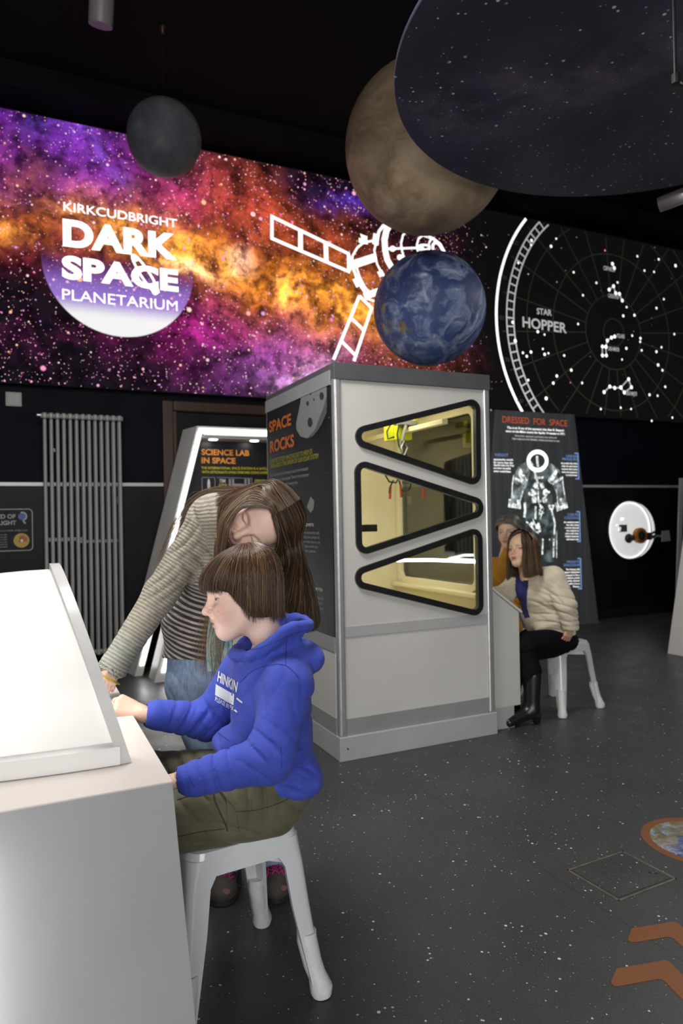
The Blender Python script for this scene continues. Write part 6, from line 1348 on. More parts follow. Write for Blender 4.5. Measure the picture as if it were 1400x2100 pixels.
# shoes under the console
M['shoe_bk'] = cloth('dark_trainer_fabric', (0.02, 0.02, 0.022), 0.6)
for a_, in ((b_ankL,), (b_ankR,)):
    g = Field(a_ + np.array((-0.24, -0.10, -0.20)), a_ + np.array((0.10, 0.10, 0.06)), 0.005); z_ = 0.035 - a_[2]
    g.cone(a_ + np.array((0.02, 0, z_ + 0.01)), a_ + np.array((-0.15, -0.02, z_)), 0.040, 0.036, 0.02); g.cone(a_, a_ + np.array((0.0, 0, z_ + 0.01)), 0.042, 0.04, 0.02)
    g.F = np.maximum(g.F, -(g.ax[2][None, None, :] - 0.003)); V, Q = g.mesh(); wmesh('shoe', V, Q, M['shoe_bk'], boy)

# ================================================================== the girl in the striped jumper
girl = thing('person', 'long haired person in a striped jumper bending over beside the boy', 'person', (-0.36, 2.45, 0.0))
FG = frame((-0.55, -0.83, 0), (0, 0, 1))                                  # she faces the console and the visitor
g_pel, g_wai, g_che, g_upb = J(414, 1376, 2.48), J(402, 1278, 2.47), J(440, 1150, 2.41), J(470, 1066, 2.36)
g_shR, g_elR, g_wrR = J(428, 1064, 2.36), J(330, 1216, 2.31), J(236, 1362, 2.23)
g_shL = J(560, 1095, 2.30); g_elL = J(600, 1260, 2.34); g_wrL = J(575, 1400, 2.28)
f = Field((-1.0, 2.10, 0.68), (-0.08, 2.66, 1.46), 0.0046)
def Rl(f0, up): return frame(f0, up)
up1 = (g_wai - g_pel); up2 = (g_che - g_wai); up3 = g_upb - g_che
f.ell(g_pel + np.array((-0.01, 0, 0.01)), (0.115, 0.160, 0.13), 0.03, Rl(FG[0], up1)); f.ell(g_wai, (0.105, 0.140, 0.13), 0.05, Rl(FG[0], up1)); f.ell(g_che, (0.105, 0.145, 0.14), 0.05, Rl(FG[0], up2)); f.ell(g_upb, (0.095, 0.135, 0.085), 0.05, Rl(FG[0], up2))
f.cone(g_shR, g_shL, 0.066, 0.066, 0.04)
f.chain([g_shR, g_elR, g_wrR], [0.066, 0.054, 0.044], 0.025); f.cone(g_wrR, g_wrR + np.array((-0.012, -0.004, -0.022)), 0.046, 0.049, 0.008)
f.chain([g_shL, g_elL, g_wrL], [0.062, 0.050, 0.040], 0.025)
aR = (g_wrR - g_elR) / np.linalg.norm(g_wrR - g_elR)
f.cone(g_wrR + aR * 0.015, g_wrR + aR * 0.10, 0.040, 0.05, 0.004, cut=True)
for c, d, lam, amp, rad, bend in ((J(415, 1160, 2.30), (0.9, 0, 0.5), 0.045, 0.006, 0.07, 2), (J(345, 1200, 2.26), (0.6, 0, -0.75), 0.03, 0.004, 0.07, 1), (J(385, 1110, 2.30), (0.7, 0, -0.7), 0.035, 0.005, 0.06, 2), (J(260, 1320, 2.2), (0.5, 0, 0.85), 0.030, 0.003, 0.07, 1), (J(400, 1060, 2.29), (0.9, 0, 0.3), 0.05, 0.005, 0.05, 1), (J(380, 1290, 2.36), (0.3, 0, 1), 0.05, 0.003, 0.1, 3)):
    f.wrinkle(c, d, lam, amp, rad, bend)
zh = J(380, 1362, 2.4)[2]
f.F = np.maximum(f.F, np.where(f.ax[0][:, None, None] > -0.75, (zh + 0.02 * np.sin(f.ax[0][:, None, None] * 9)) - f.ax[2][None, None, :], -1.0).astype(np.float32))
jV, jQ = f.mesh()
# the knit runs along each sleeve and up the trunk
def seg_t(V, a, b): d = b - a; t = np.clip(((V - a) @ d) / (d @ d), 0, 1); return t * np.linalg.norm(d), np.linalg.norm(V - a - t[:, None] * d, axis=1)
t1, d1_ = seg_t(jV, g_shR, g_elR); t2, d2_ = seg_t(jV, g_elR, g_wrR + aR * 0.05); L1 = np.linalg.norm(g_elR - g_shR)
ta, da = np.where(d1_ < d2_, t1, L1 + t2), np.minimum(d1_ - 0.060, d2_ - 0.048)
tL1, dL1 = seg_t(jV, g_shL, g_elL); tL2, dL2 = seg_t(jV, g_elL, g_wrL)
axis = g_upb - g_pel; axis /= np.linalg.norm(axis); tt_ = (jV - g_pel) @ axis
side = (jV - g_che) @ np.array((1.0, 0, 0)); tors = tt_ + 0.35 * np.maximum(0, tt_ - 0.25) * (-side) * 3
arm = (da < 0.012) & (ta > 0.03)
stripe = np.where(arm, ta + 3.0, tors)
def mk_knit():
    nb = NB('striped_knit'); a = nb.attr('stripe'); c = nb.coord(); n_ = nb.noise(c, 24, 4, 0.6)
    arm_ = nb.step(a, 2.0, 2.5)
    w = nb.math('SINE', (a + n_ * 0.004) * (2 * math.pi / 0.0172)); w2 = nb.math('SINE', (a + n_ * 0.006) * (2 * math.pi / 0.0112))
    dark = nb.mix(nb.step(n_, 0.3, 0.7), (0.022, 0.018, 0.030), (0.045, 0.036, 0.045)); pale = nb.mix(nb.step(n_, 0.3, 0.7), (0.34, 0.30, 0.235), (0.46, 0.42, 0.34))
    fade = nb.step(a, 0.30, 0.42)                                        # the yoke is a plain mottled knit
    body = nb.mix(nb.step(w, 0.0, 0.35), dark, pale)
    mel = nb.mix(nb.step(w2 + (nb.noise(c, 60, 3) - 0.5) * 3.4, -0.9, 1.1), (0.20, 0.185, 0.145), (0.36, 0.325, 0.25))
    teal = nb.step(a, 3.40, 3.50)
    mel = nb.mix(teal * nb.step(w2, -0.2, 0.5) * 0.7, mel, (0.24, 0.32, 0.29))
    col = nb.mix(fade, body, mel); col = nb.mix(arm_, col, mel)
    x, y, z = nb.xyz(c)
    hem = nb.step(a, -0.030, -0.022, 1.0, 0.0)
    col = nb.mix(hem, col, (0.022, 0.020, 0.045))
    cuff = nb.step(a, 3.575, 3.580); col = nb.mix(cuff * 0.0, col, (0.5, 0.4, 0.05))
    nb.set(base=col, rough=0.9, sheen=0.15)
    nb.bump(w2 * 0.5 + nb.noise(c, 240, 2) * 0.5, 0.35, 0.006); return nb.m
M['knit'] = mk_knit()
jum = wmesh('striped_jumper', jV, jQ, M['knit'], girl, attr=stripe)
M['mustard_edge'] = cloth('mustard_cuff_edge', (0.42, 0.30, 0.03), 0.85)
# cuff edge
cc_ = g_wrR + aR * 0.046; RR = frame(aR, (0.3, -0.8, 0.4))
to_local(MB().tube([cc_ + 0.0455 * (RR[1] * math.cos(t) + RR[2] * math.sin(t)) for t in np.linspace(0, 2 * math.pi, 28)[:-1]], 0.0035, 6, closed=True).build('cuff_edge', M['mustard_edge'], girl, smooth=True), girl)
# jeans
g_hipR, g_knR, g_anR = J(388, 1405, 2.47), J(440, 1580, 2.42), J(462, 1785, 2.47); g_hipL, g_knL, g_anL = J(500, 1405, 2.48), J(535, 1585, 2.44), J(558, 1782, 2.49)
f = Field((-0.72, 2.20, 0.06), (-0.10, 2.70, 1.0), 0.0055)
f.ell(J(414, 1365, 2.48), (0.100, 0.145, 0.13), 0.03, FG); f.chain([g_hipR, g_knR, g_anR], [0.086, 0.064, 0.050], 0.03); f.chain([g_hipL, g_knL, g_anL], [0.086, 0.064, 0.050], 0.03)
for c, d, lam, amp, rad in ((J(390, 1480, 2.38), (0.3, 0, 1), 0.05, 0.004, 0.08), (J(440, 1590, 2.36), (0.2, 0, 1), 0.04, 0.005, 0.07), (J(370, 1400, 2.40), (0.8, 0, 0.6), 0.05, 0.003, 0.06)): f.wrinkle(c, d, lam, amp, rad, 2)
jn, jq = f.mesh()
def mk_denim():
    nb = NB('washed_denim'); c = nb.coord(); f_ = nb.noise(c, 9, 5, 0.6); g_ = nb.noise(nb.vscale(c, (1, 1, 0.15)), 160, 3)
    col = nb.mix(nb.step(f_, 0.3, 0.7), (0.17, 0.26, 0.42), (0.33, 0.43, 0.58)); col = nb.mix(nb.step(g_, 0.35, 0.75) * 0.4, col, (0.50, 0.58, 0.68)); nb.set(base=col, rough=0.85); nb.bump(g_ + f_, 0.3, 0.006); return nb.m
wmesh('jeans', jn, jq, mk_denim(), girl)
# body: head tipped to one side, hands, covered limbs
gf = np.array((-0.30, -0.90, -0.30)); gf /= np.linalg.norm(gf); rr_ = np.array((-0.34, -0.12, 0.93)); rr_ -= gf * (rr_ @ gf); rr_ /= np.linalg.norm(rr_); gu = np.cross(rr_, gf)
HG = np.array([gf, -rr_, gu]); gs = 1.10
gn = J(481, 1102, 2.135); gc = gn - gs * (np.array((0.113, 0, -0.030)) @ HG)
f = head_field(0.0021, jaw=0.95, nose=0.95, neck=0.046, necklen=0.10, neckx=-0.06); V, Q = f.mesh()
C = skin_paint(V, (0.84, 0.58, 0.47), (0.76, 0.40, 0.32), (0.60, 0.27, 0.23), brow=(0.48, 0.30, 0.21), lash=(0.12, 0.07, 0.05))
parts = [(place(V, HG, gc, gs), Q, C)]
g = Field((-0.98, 2.10, 0.05), (-0.08, 2.66, 1.44), 0.010)
g.ell(g_pel, (0.075, 0.11, 0.08), 0.02, FG); g.ell(g_wai, (0.08, 0.11, 0.12), 0.04, FG); g.ell(g_che, (0.08, 0.12, 0.12), 0.04, FG); g.cone(g_shR, g_shL, 0.045, 0.045, 0.03); g.cone(g_upb, gc - 0.05 * gu, 0.055, 0.045, 0.03)
g.chain([g_shR, g_elR, g_wrR], [0.045, 0.036, 0.026], 0.02); g.chain([g_shL, g_elL, g_wrL], [0.045, 0.036, 0.026], 0.02); g.chain([g_hipR, g_knR, g_anR], [0.066, 0.048, 0.036], 0.02); g.chain([g_hipL, g_knL, g_anL], [0.066, 0.048, 0.036], 0.02)
V, Q = g.mesh(); parts.append((V, Q, (0.74, 0.50, 0.40)))
hv, hq = hand_mesh(0.38, 0.2, 0.0022, wrist=0.021); v2, q2 = mirror_y(hv, hq)
parts.append((place(v2, hand_rot((-0.10, -0.30, -0.95), (0.55, -0.75, 0.2)), J(229, 1368, 2.205), 0.62), q2, (0.72, 0.46, 0.37)))
parts.append((place(hv, hand_rot((-0.5, -0.6, -0.6), (0.2, -0.5, 0.8)), g_wrL + np.array((-0.01, -0.01, -0.01)), 0.86), hq, (0.72, 0.46, 0.37)))
V, Q, C = merge(parts); wmesh('body', V, Q, M['skin'], girl, C)
# hair
M['hair_girl'] = hair_mat('long_brown_hair', (0.012, 0.007, 0.004), (0.050, 0.029, 0.016), (0.22, 0.135, 0.072))
def HP(x, y, z, k=1.0): return gc + gs * (np.array((x, y, z)) * k @ HG)
def part_pt(t):                                                          # along the parting: from the hairline (0) to behind the crown (1)
    a = 0.62 + t * 1.35; return HP(-0.014 + 0.104 * math.cos(a), -0.018, 0.034 + 0.094 * math.sin(a))
def scalp(a, lat, k=1.0):                                                # lat: + her left (downwards here)
    return HP(-0.014 + 0.101 * k * math.cos(a) * math.cos(lat), 0.084 * k * math.sin(lat), 0.034 + 0.089 * k * math.sin(a) * math.cos(lat))
curt = [[part_pt(0.0), HP(0.078, 0.030, 0.088), HP(0.058, 0.082, 0.050), HP(0.045, 0.105, 0.005), J(538, 1160, 2.10), J(540, 1225, 2.10)]]
for t, (bx, by, bd) in zip(np.linspace(0, 1, 6), ((545, 1230, 2.10), (560, 1265, 2.09), (590, 1285, 2.10), (620, 1292, 2.13), (643, 1290, 2.18), (652, 1275, 2.24))):
    a = 0.55 + t * 1.6; e = J(bx, by, bd); s1 = scalp(a, 0.45, 1.09); s2 = scalp(a, 1.05, 1.20); s3 = s2 + np.array((0.006, -0.006, -0.06)); m = s3 * 0.5 + e * 0.5 + np.array((0.006, -0.006, 0))
    curt.append([part_pt(t), s1, s2, s3, m, e])
over = []
for t, (p1, p2) in zip(np.linspace(0, 1, 6), (((474, 1055, 2.20), (456, 1130, 2.19)), ((468, 1030, 2.24), (450, 1090, 2.24)), ((474, 1018, 2.27), (450, 1046, 2.27)), ((484, 1010, 2.30), (446, 1026, 2.31)), ((500, 1004, 2.33), (452, 1012, 2.36)), ((520, 1003, 2.36), (468, 1006, 2.42)))):
    a = 0.62 + t * 1.45; over.append([part_pt(t), scalp(a, -0.75, 1.12), scalp(a + 0.1, -1.25, 1.22), J(*p1), J(*p2)])
face = [[part_pt(0.0), HP(0.081, -0.042, 0.088), J(499, 1040, 2.10), J(474, 1068, 2.075), J(464, 1105, 2.075), J(458, 1160, 2.12)], [part_pt(0.06), HP(0.070, -0.060, 0.095), HP(0.04, -0.097, 0.04), J(462, 1060, 2.12), J(452, 1110, 2.12), J(450, 1170, 2.14)], [part_pt(0.12), HP(0.06, -0.06, 0.098), HP(0.03, -0.10, 0.04), J(462, 1048, 2.16), J(446, 1110, 2.17), J(444, 1170, 2.2)]]
back = [[HP(-0.02, -0.08, 0.05), J(470, 1008, 2.34), J(420, 1014, 2.36), J(380, 1048, 2.34), J(345, 1100, 2.30), J(318, 1170, 2.28)], [HP(-0.04, -0.08, 0.04), J(490, 1003, 2.36), J(440, 1003, 2.40), J(400, 1022, 2.40), J(360, 1070, 2.36), J(330, 1150, 2.33)], [HP(-0.06, -0.07, 0.03), J(505, 1001, 2.38), J(460, 997, 2.44), J(420, 1010, 2.45), J(385, 1045, 2.42), J(352, 1110, 2.40)]]
down = [[J(452, 1090, 2.17), J(446, 1150, 2.19), J(425, 1230, 2.27), J(405, 1310, 2.30), J(398, 1372, 2.33)], [J(460, 1090, 2.17), J(452, 1160, 2.18), J(436, 1250, 2.24), J(424, 1330, 2.27), J(420, 1385, 2.30)], [J(468, 1090, 2.18), J(462, 1170, 2.16), J(450, 1270, 2.2), J(440, 1340, 2.22), J(446, 1400, 2.24)], [J(480, 1100, 2.2), J(476, 1180, 2.18), J(470, 1290, 2.18), J(462, 1350, 2.2), J(455, 1392, 2.22)]]
sets = [(curt, 4200, 0.004, 0.005, 0.46, 0.26), (over, 2000, 0.004, 0.004, 0.66, 0.24), (face, 900, 0.003, 0.004, 0.72, 0.2), (back, 70, 0.008, 0.010, 0.7, 0.2), (down, 130, 0.006, 0.010, 0.9, 0.2)]
SS_, RD, SH = [], [], []
for k, (gd, N_, jit, wv, sh, sd_) in enumerate(sets):
    s_ = sheet_strands(gd, N_, 20, jit, wv, seed=20 + k); SS_.append(s_); RD.append((0.0012 if k < 3 else 0.0006) * (0.7 + 0.6 * rng.random(N_))); SH.append(np.clip(rng.normal(sh, sd_, N_), 0, 1))
fly = []
for k in range(40):
    p = np.array(back[k % 3][k % 3 + 1]) + rng.normal(0, 0.01, 3); q_ = p + np.array((-0.05 - 0.10 * rng.random(), -0.02, -0.10 - 0.15 * rng.random())); fly.append([p, p * 0.6 + q_ * 0.4 + rng.normal(0, 0.02, 3), q_ + rng.normal(0, 0.015, 3)])
SS_.append(catmull(np.array(fly), 20)); RD.append(np.full(40, 0.0005)); SH.append(np.full(40, 0.8))
hg = strands_mesh('hair', np.concatenate(SS_), np.concatenate(RD), np.concatenate(SH), M['hair_girl'], girl); to_local(hg, girl)
def guide_shell(name, guides, pull, mat, root, shade=0.05, n=18):
    G = catmull(np.swapaxes(catmull(np.array(guides, float), n), 0, 1), 24); G = np.swapaxes(G, 0, 1); c = np.asarray(pull); d = c - G; d /= np.linalg.norm(d, axis=2, keepdims=True); G = G + d * 0.006
    V = G.reshape(-1, 3); i_ = np.arange(23)[:, None] * n + np.arange(n - 1)[None]; me = mesh_np(name, V, np.stack([i_, i_ + n, i_ + n + 1, i_ + 1], -1).reshape(-1, 4)); vfloat(me, 'shade', np.full(len(V), shade)); return to_local(link(name, me, mat, root), root)
guide_shell('hair_underlayer', curt, gc + np.array((0, 0.05, -0.1)), M['hair_girl'], girl); guide_shell('hair_underlayer', [g_[:4] for g_ in over], gc, M['hair_girl'], girl, 0.2)
f = Field(gc - 0.14, gc + 0.14, 0.004); f.ell(HP(-0.026, 0, 0.038), np.array((0.088, 0.078, 0.080)) * gs, 0.01, HG); V, Q = f.mesh()
loc = ((V - gc) @ HG.T) / gs; keepv = ~((loc[:, 0] > 0.045) & (loc[:, 2] < 0.075)); qk = keepv[Q].all(1); me = mesh_np('hair_cap', V, Q[qk]); vfloat(me, 'shade', np.full(len(V), 0.04)); to_local(link('hair_cap', me, M['hair_girl'], girl), girl)
# scarf
M['scarf'] = None
def mk_scarf():
    nb = NB('pale_teal_scarf'); c = nb.coord(); n_ = nb.noise(c, 16, 4, 0.6, 1.0); nb.set(base=nb.ramp(n_, [(0.35, (0.12, 0.30, 0.29)), (0.55, (0.30, 0.42, 0.38)), (0.7, (0.45, 0.50, 0.42))]), rough=0.85); nb.bump(nb.noise(c, 120, 3), 0.3, 0.004); return nb.m
M['scarf'] = mk_scarf()
rows = []
for (x0, y0, d0, x1, y1, d1__) in ((452, 1048, 2.245, 466, 1040, 2.22), (446, 1085, 2.235, 462, 1085, 2.20), (450, 1130, 2.225, 472, 1130, 2.19), (440, 1200, 2.24, 474, 1200, 2.18), (430, 1260, 2.24, 474, 1260, 2.18), (424, 1310, 2.25, 476, 1312, 2.19), (423, 1350, 2.26, 470, 1352, 2.20), (425, 1376, 2.27, 455, 1380, 2.22)):
    rows.append([J(x0 + (x1 - x0) * i / 8, y0 + (y1 - y0) * i / 8, d0 + (d1__ - d0) * i / 8 + 0.008 * math.sin(i * 1.9)) for i in range(9)])
G = catmull(np.swapaxes(np.array(rows), 0, 1), 26); V = np.concatenate([G.reshape(-1, 3), (G + np.array((0.001, 0.006, 0))).reshape(-1, 3)]); i_ = np.arange(8)[:, None] * 26 + np.arange(25)[None]; q_ = np.stack([i_, i_ + 26, i_ + 27, i_ + 1], -1).reshape(-1, 4)
wmesh('scarf', V, np.concatenate([q_, q_[:, ::-1] + 9 * 26]), M['scarf'], girl)
# walking shoes with magenta laces
M['walk'] = cloth('brown_suede', (0.065, 0.050, 0.042), 0.8, 0.2, 20); M['sole'] = cloth('dark_rubber_sole', (0.016, 0.014, 0.015), 0.7); M['magenta'] = cloth('magenta_cord', (0.62, 0.025, 0.32), 0.7); M['pinkmesh'] = cloth('dull_pink_mesh', (0.18, 0.085, 0.095), 0.8)
for k, (toe, heel) in enumerate((((450, 1838, 2.335), (474, 1790, 2.585)), ((568, 1832, 2.345), (552, 1788, 2.595)))):
    t_, h_ = J(*toe), J(*heel); t_[2] = 0.0; h_[2] = 0.0; d = (t_ - h_) / np.linalg.norm(t_ - h_); lat = np.array((-d[1], d[0], 0)); zz = np.array((0, 0, 1.0))
    g = Field(np.minimum(t_, h_) - np.array((0.09, 0.09, 0.01)), np.maximum(t_, h_) + np.array((0.09, 0.09, 0.17)), 0.0042)
    L_ = np.linalg.norm(t_ - h_)
    g.cone(h_ + d * 0.04 + zz * 0.05, t_ - d * 0.05 + zz * 0.040, 0.042, 0.044, 0.02); g.ell(t_ - d * 0.045 + zz * 0.036, (0.052, 0.050, 0.036), 0.02, np.array([d, lat, zz])); g.cone(h_ + d * 0.05 + zz * 0.05, h_ + d * 0.05 + zz * 0.13, 0.046, 0.046, 0.02)
    g.F = np.maximum(g.F, -(g.ax[2][None, None, :] - 0.016)); V, Q = g.mesh(); sh_o = wmesh('walking_shoe', V, Q, M['walk'], girl); st = bvh(V, Q)
    P = [t_ + d * (0.012 * 1) * 1 + 0 * lat]; out = [t_ + d * (0.006) * math.cos(a) + d * (0.05 * (math.cos(a) - 1)) + lat * 0.050 * math.sin(a) for a in np.linspace(-1.57, 1.57, 12)] + [h_ + d * (0.045 - 0.045 * math.cos(a)) + lat * 0.045 * math.sin(a) for a in np.linspace(1.57, -1.57, 10)]
    mb = MB(); mb.hexa([tuple(p + zz * 0.001) for p in out], [tuple(p + zz * 0.024) for p in out]); so = mb.build('sole', M['sole'], sh_o, smooth=False, bevel=0.004)
    for j in range(8):
        u0 = 0.050 + 0.0190 * j; z0 = 0.072 + 0.0090 * j
        pts = [t_ - d * u0 + lat * 0.030 * math.cos(a) * 1.0 + zz * (z0 + 0.02 * math.sin(a) - 0.012) for a in np.linspace(0.15, 2.99, 9)]; pts = [p + d * 0.01 * (1 if i % 2 else -1) for i, p in enumerate(pts)]
        pr = []
        for p in pts:
            hh = st.find_nearest(Vector(p)); pr.append(hh[0] + hh[1] * 0.002 if hh[0] else Vector(p))
        MB().tube(pr, 0.0032, 6).build('lace', M['magenta'], sh_o, smooth=True)
    pr = [st.find_nearest(Vector(t_ - d * 0.01 + lat * (0.022 + 0.014 * math.cos(a)) + zz * (0.048 + 0.008 * math.sin(a))))[0] for a in np.linspace(0, 6.28, 12)[:-1]]
    MB().add([p + Vector((0, -0.003, 0.002)) for p in pr], [tuple(range(11))]).build('toe_patch', M['pinkmesh'], sh_o)

# ================================================================== the seated woman in the cream cardigan
wom = thing('person', 'woman in a cream cardigan and black skirt seated on a stool looking up', 'person', (1.40, 4.66, 0.0))
w_hip, w_che, w_nek = J(1128, 1312, 4.64), J(1104, 1215, 4.55), J(1084, 1172, 4.50)
w_shN, w_elN, w_wrN = J(1134, 1185, 4.43), J(1160, 1240, 4.38), J(1170, 1286, 4.41); w_shF, w_elF, w_wrF = J(1066, 1186, 4.66), J(1036, 1218, 4.55), J(1000, 1222, 4.42)
FW = frame((-0.80, -0.55, 0), (0, 0, 1))
def Wup(a, b): return frame(FW[0], b - a)
f = Field((0.80, 4.10, 0.40), (1.75, 4.95, 1.12), 0.0055)
f.ell(w_hip + np.array((0, 0, 0.06)), (0.13, 0.18, 0.10), 0.03, FW); f.ell(J(1116, 1258, 4.60), (0.135, 0.175, 0.14), 0.05, Wup(w_hip, w_che)); f.ell(w_che, (0.115, 0.165, 0.12), 0.05, Wup(w_hip, w_che)); f.cone(w_shN, w_shF, 0.075, 0.07, 0.05); f.cone(J(1090, 1185, 4.5), w_nek, 0.06, 0.055, 0.03)
f.chain([w_shN, w_elN, w_wrN], [0.076, 0.066, 0.050], 0.010); f.chain([w_shF, w_elF, w_wrF], [0.072, 0.06, 0.048], 0.03)
f.cone(J(1165, 1285, 4.66), J(1110, 1290, 4.50), 0.05, 0.045, 0.04)
for c, d, lam, amp, rad in ((w_elN, (0.3, 0, 1), 0.05, 0.006, 0.10), (J(1140, 1225, 4.38), (0.7, 0, 0.7), 0.06, 0.005, 0.09), (J(1110, 1240, 4.45), (0.5, 0, 1), 0.07, 0.005, 0.10), (J(1120, 1275, 4.45), (0, 0, 1), 0.05, 0.007, 0.08), (w_wrN + np.array((0, 0, 0.05)), (0, 0, 1), 0.035, 0.005, 0.06)): f.wrinkle(c, d, lam, amp, rad, 1.5)
nkc = w_nek + np.array((-0.02, -0.01, 0.02)); f.ell(nkc, (0.06, 0.06, 0.06), 0.01, cut=True)
f.cone(w_wrN - np.array((0, 0, 0.015)), w_wrN - np.array((0, 0, 0.12)), 0.042, 0.065, 0.004, cut=True)
V, Q = f.mesh(); inner = None
tr = bvh(V, Q); M['cream'] = cloth('cream_knit_cardigan', (0.60, 0.53, 0.40), 0.9, 0.08, 20, 0.5, 150, 0.2, 0.4, 26); M['blue_top'] = cloth('deep_blue_top', (0.030, 0.034, 0.17), 0.8, 0.15, 14)
# the open front shows the blue top: faces of the cardigan inside the opening take the top's cloth
poly = [(1057, 1176), (1070, 1172), (1084, 1178), (1083, 1200), (1080, 1225), (1080, 1245), (1086, 1266), (1076, 1268), (1064, 1240), (1056, 1210)]
def project(P):
    d = (np.asarray(P) - np.array(CAM)) @ np.array(RC3); return 700 + F * d[:, 0] / -d[:, 2], 1050 - F * d[:, 1] / -d[:, 2]
def inpoly(x, y, pl):
    c = np.zeros(len(x), bool)
    for i in range(len(pl)):
        (x0, y0), (x1, y1) = pl[i - 1], pl[i]; cond = ((y0 > y) != (y1 > y)) & (x < (x1 - x0) * (y - y0) / (y1 - y0 + 1e-9) + x0); c ^= cond
    return c
fc = V[Q].mean(1); px_, py_ = project(fc); near_ = fc[:, 1] < 4.62
sel = inpoly(px_, py_, poly) & near_
me = mesh_np('cardigan', V, Q[~sel]); to_local(link('cardigan', me, M['cream'], wom), wom)
Vt = V.copy(); Vt[:, 1] += 0.006; Vt[:, 0] += 0.004; px2, py2 = project(fc); big_ = inpoly(px2, py2, [(x + (6 if x > 1070 else -6), y + (6 if y > 1220 else -4)) for x, y in poly]) & near_
me = mesh_np('blue_top', Vt, Q[big_]); to_local(link('blue_top', me, M['blue_top'], wom), wom)
# skirt and tights
w_knN, w_anN = J(1076, 1322, 4.34), J(1090, 1424, 4.30); w_knF, w_anF = J(1066, 1325, 4.62), J(1050, 1430, 4.62)
f = Field((0.85, 4.10, 0.10), (1.72, 4.98, 0.78), 0.0080)
f.ell(w_hip, (0.15, 0.19, 0.095), 0.03, FW); f.cone(w_hip + FW[1] * 0.09, w_knN, 0.095, 0.080, 0.04); f.cone(w_hip - FW[1] * 0.09, w_knF, 0.095, 0.080, 0.04); f.cone(J(1160, 1318, 4.60), J(1100, 1330, 4.42), 0.06, 0.07, 0.04)
f.F = np.maximum(f.F, np.where(((f.ax[0][:, None, None] - 1.402) ** 2 + (f.ax[1][None, :, None] - 4.684) ** 2) < 0.21 ** 2, 0.455 - f.ax[2][None, None, :], -1.0).astype(np.float32))
V, Q = f.mesh(); M['blk'] = cloth('black_jersey', (0.006, 0.006, 0.007), 0.9, 0.2, 10, sheen=0.0); M['blk'].node_tree.nodes['Principled BSDF'].inputs['Specular IOR Level'].default_value = 0.1; wmesh('skirt', V, Q, M['blk'], wom)
f = Field((0.85, 4.10, 0.08), (1.45, 4.90, 0.62), 0.0080); f.chain([w_knN, w_knN * 0.45 + w_anN * 0.55 + np.array((0.012, 0, 0)), w_anN], [0.068, 0.062, 0.045], 0.03); f.chain([w_knF, w_anF], [0.066, 0.045], 0.03); V, Q = f.mesh(); wmesh('tights', V, Q, M['blk'], wom)
M['boot'] = grained('black_leather', (0.012, 0.012, 0.013), 0.32, 0.2, 20)
for an_, tdir in ((w_anN, (-0.93, -0.36, 0)), (w_anF, (-0.95, -0.3, 0))):
    d = np.array(tdir); d /= np.linalg.norm(d); b0 = np.array((an_[0], an_[1], 0)); f = Field(b0 + np.array((-0.26, -0.18, 0)), b0 + np.array((0.12, 0.12, 0.34)), 0.006)
    f.cone(b0 + np.array((0, 0, 0.30)) - d * 0.01, b0 + np.array((0, 0, 0.10)), 0.056, 0.050, 0.02); f.cone(b0 + np.array((0, 0, 0.085)), b0 + d * 0.17 + np.array((0, 0, 0.032)), 0.046, 0.030, 0.03); f.cone(b0 - d * 0.025 + np.array((0, 0, 0.08)), b0 - d * 0.035 + np.array((0, 0, 0.004)), 0.036, 0.022, 0.015)
    f.F = np.maximum(f.F, -(f.ax[2][None, None, :] - 0.004)); f.ell(b0 + np.array((0, 0, 0.335)), (0.046, 0.046, 0.05), 0.004, cut=True); V, Q = f.mesh(); wmesh('ankle_boot', V, Q, M['boot'], wom)
# body
HW = frame((-0.76, -0.62, 0.16), (-0.08, 0.10, 1)); ws = 0.98; wc = J(1070, 1128, 4.46)
f = head_field(0.0027, jaw=1.05, nose=0.9, mouth_open=0.004, neck=0.050, necklen=0.11, neckx=-0.06); V, Q = f.mesh()
C = skin_paint(V, (0.66, 0.45, 0.33), (0.66, 0.30, 0.22), (0.45, 0.14, 0.12), brow=(0.30, 0.17, 0.09), iris=(0.10, 0.08, 0.06), eye_open=0.0095, mouth_open=0.004); parts = [(place(V, HW, wc, ws), Q, C)]
g = Field((0.80, 4.08, 0.08), (1.75, 4.95, 1.12), 0.011); g.ell(w_hip + np.array((0, 0, 0.04)), (0.10, 0.15, 0.09), 0.03, FW); g.ell(w_che, (0.07, 0.11, 0.09), 0.03, FW); g.cone(w_hip, w_che, 0.08, 0.075, 0.03); g.cone(w_shN, w_shF, 0.05, 0.05, 0.04); g.cone(w_che, wc - np.array((0, 0, 0.06)), 0.06, 0.045, 0.03)
g.chain([w_shN, w_elN, w_wrN], [0.05, 0.042, 0.028], 0.02); g.chain([w_shF, w_elF, w_wrF], [0.05, 0.042, 0.028], 0.02); g.chain([w_hip + FW[1] * 0.09, w_knN, w_anN], [0.07, 0.052, 0.035], 0.02); g.chain([w_hip - FW[1] * 0.09, w_knF, w_anF], [0.07, 0.052, 0.035], 0.02)
V, Q = g.mesh(); parts.append((V, Q, (0.66, 0.45, 0.33)))
hv, hq = hand_mesh(0.22, 0.1, 0.0030, wrist=0.024); wp = J(1169, 1285, 4.41)
parts.append((place(hv, hand_rot((-0.22, 0.25, -0.94), (0.30, -0.92, 0.10)), wp, 0.78), hq, (0.60, 0.36, 0.25)))
v2, q2 = mirror_y(hv, hq); parts.append((place(v2, hand_rot((-0.95, -0.2, -0.3), (0, 0, 1)), w_wrF, 0.85), q2, (0.62, 0.40, 0.29)))
V, Q, C = merge(parts); wmesh('body', V, Q, M['skin'], wom, C)
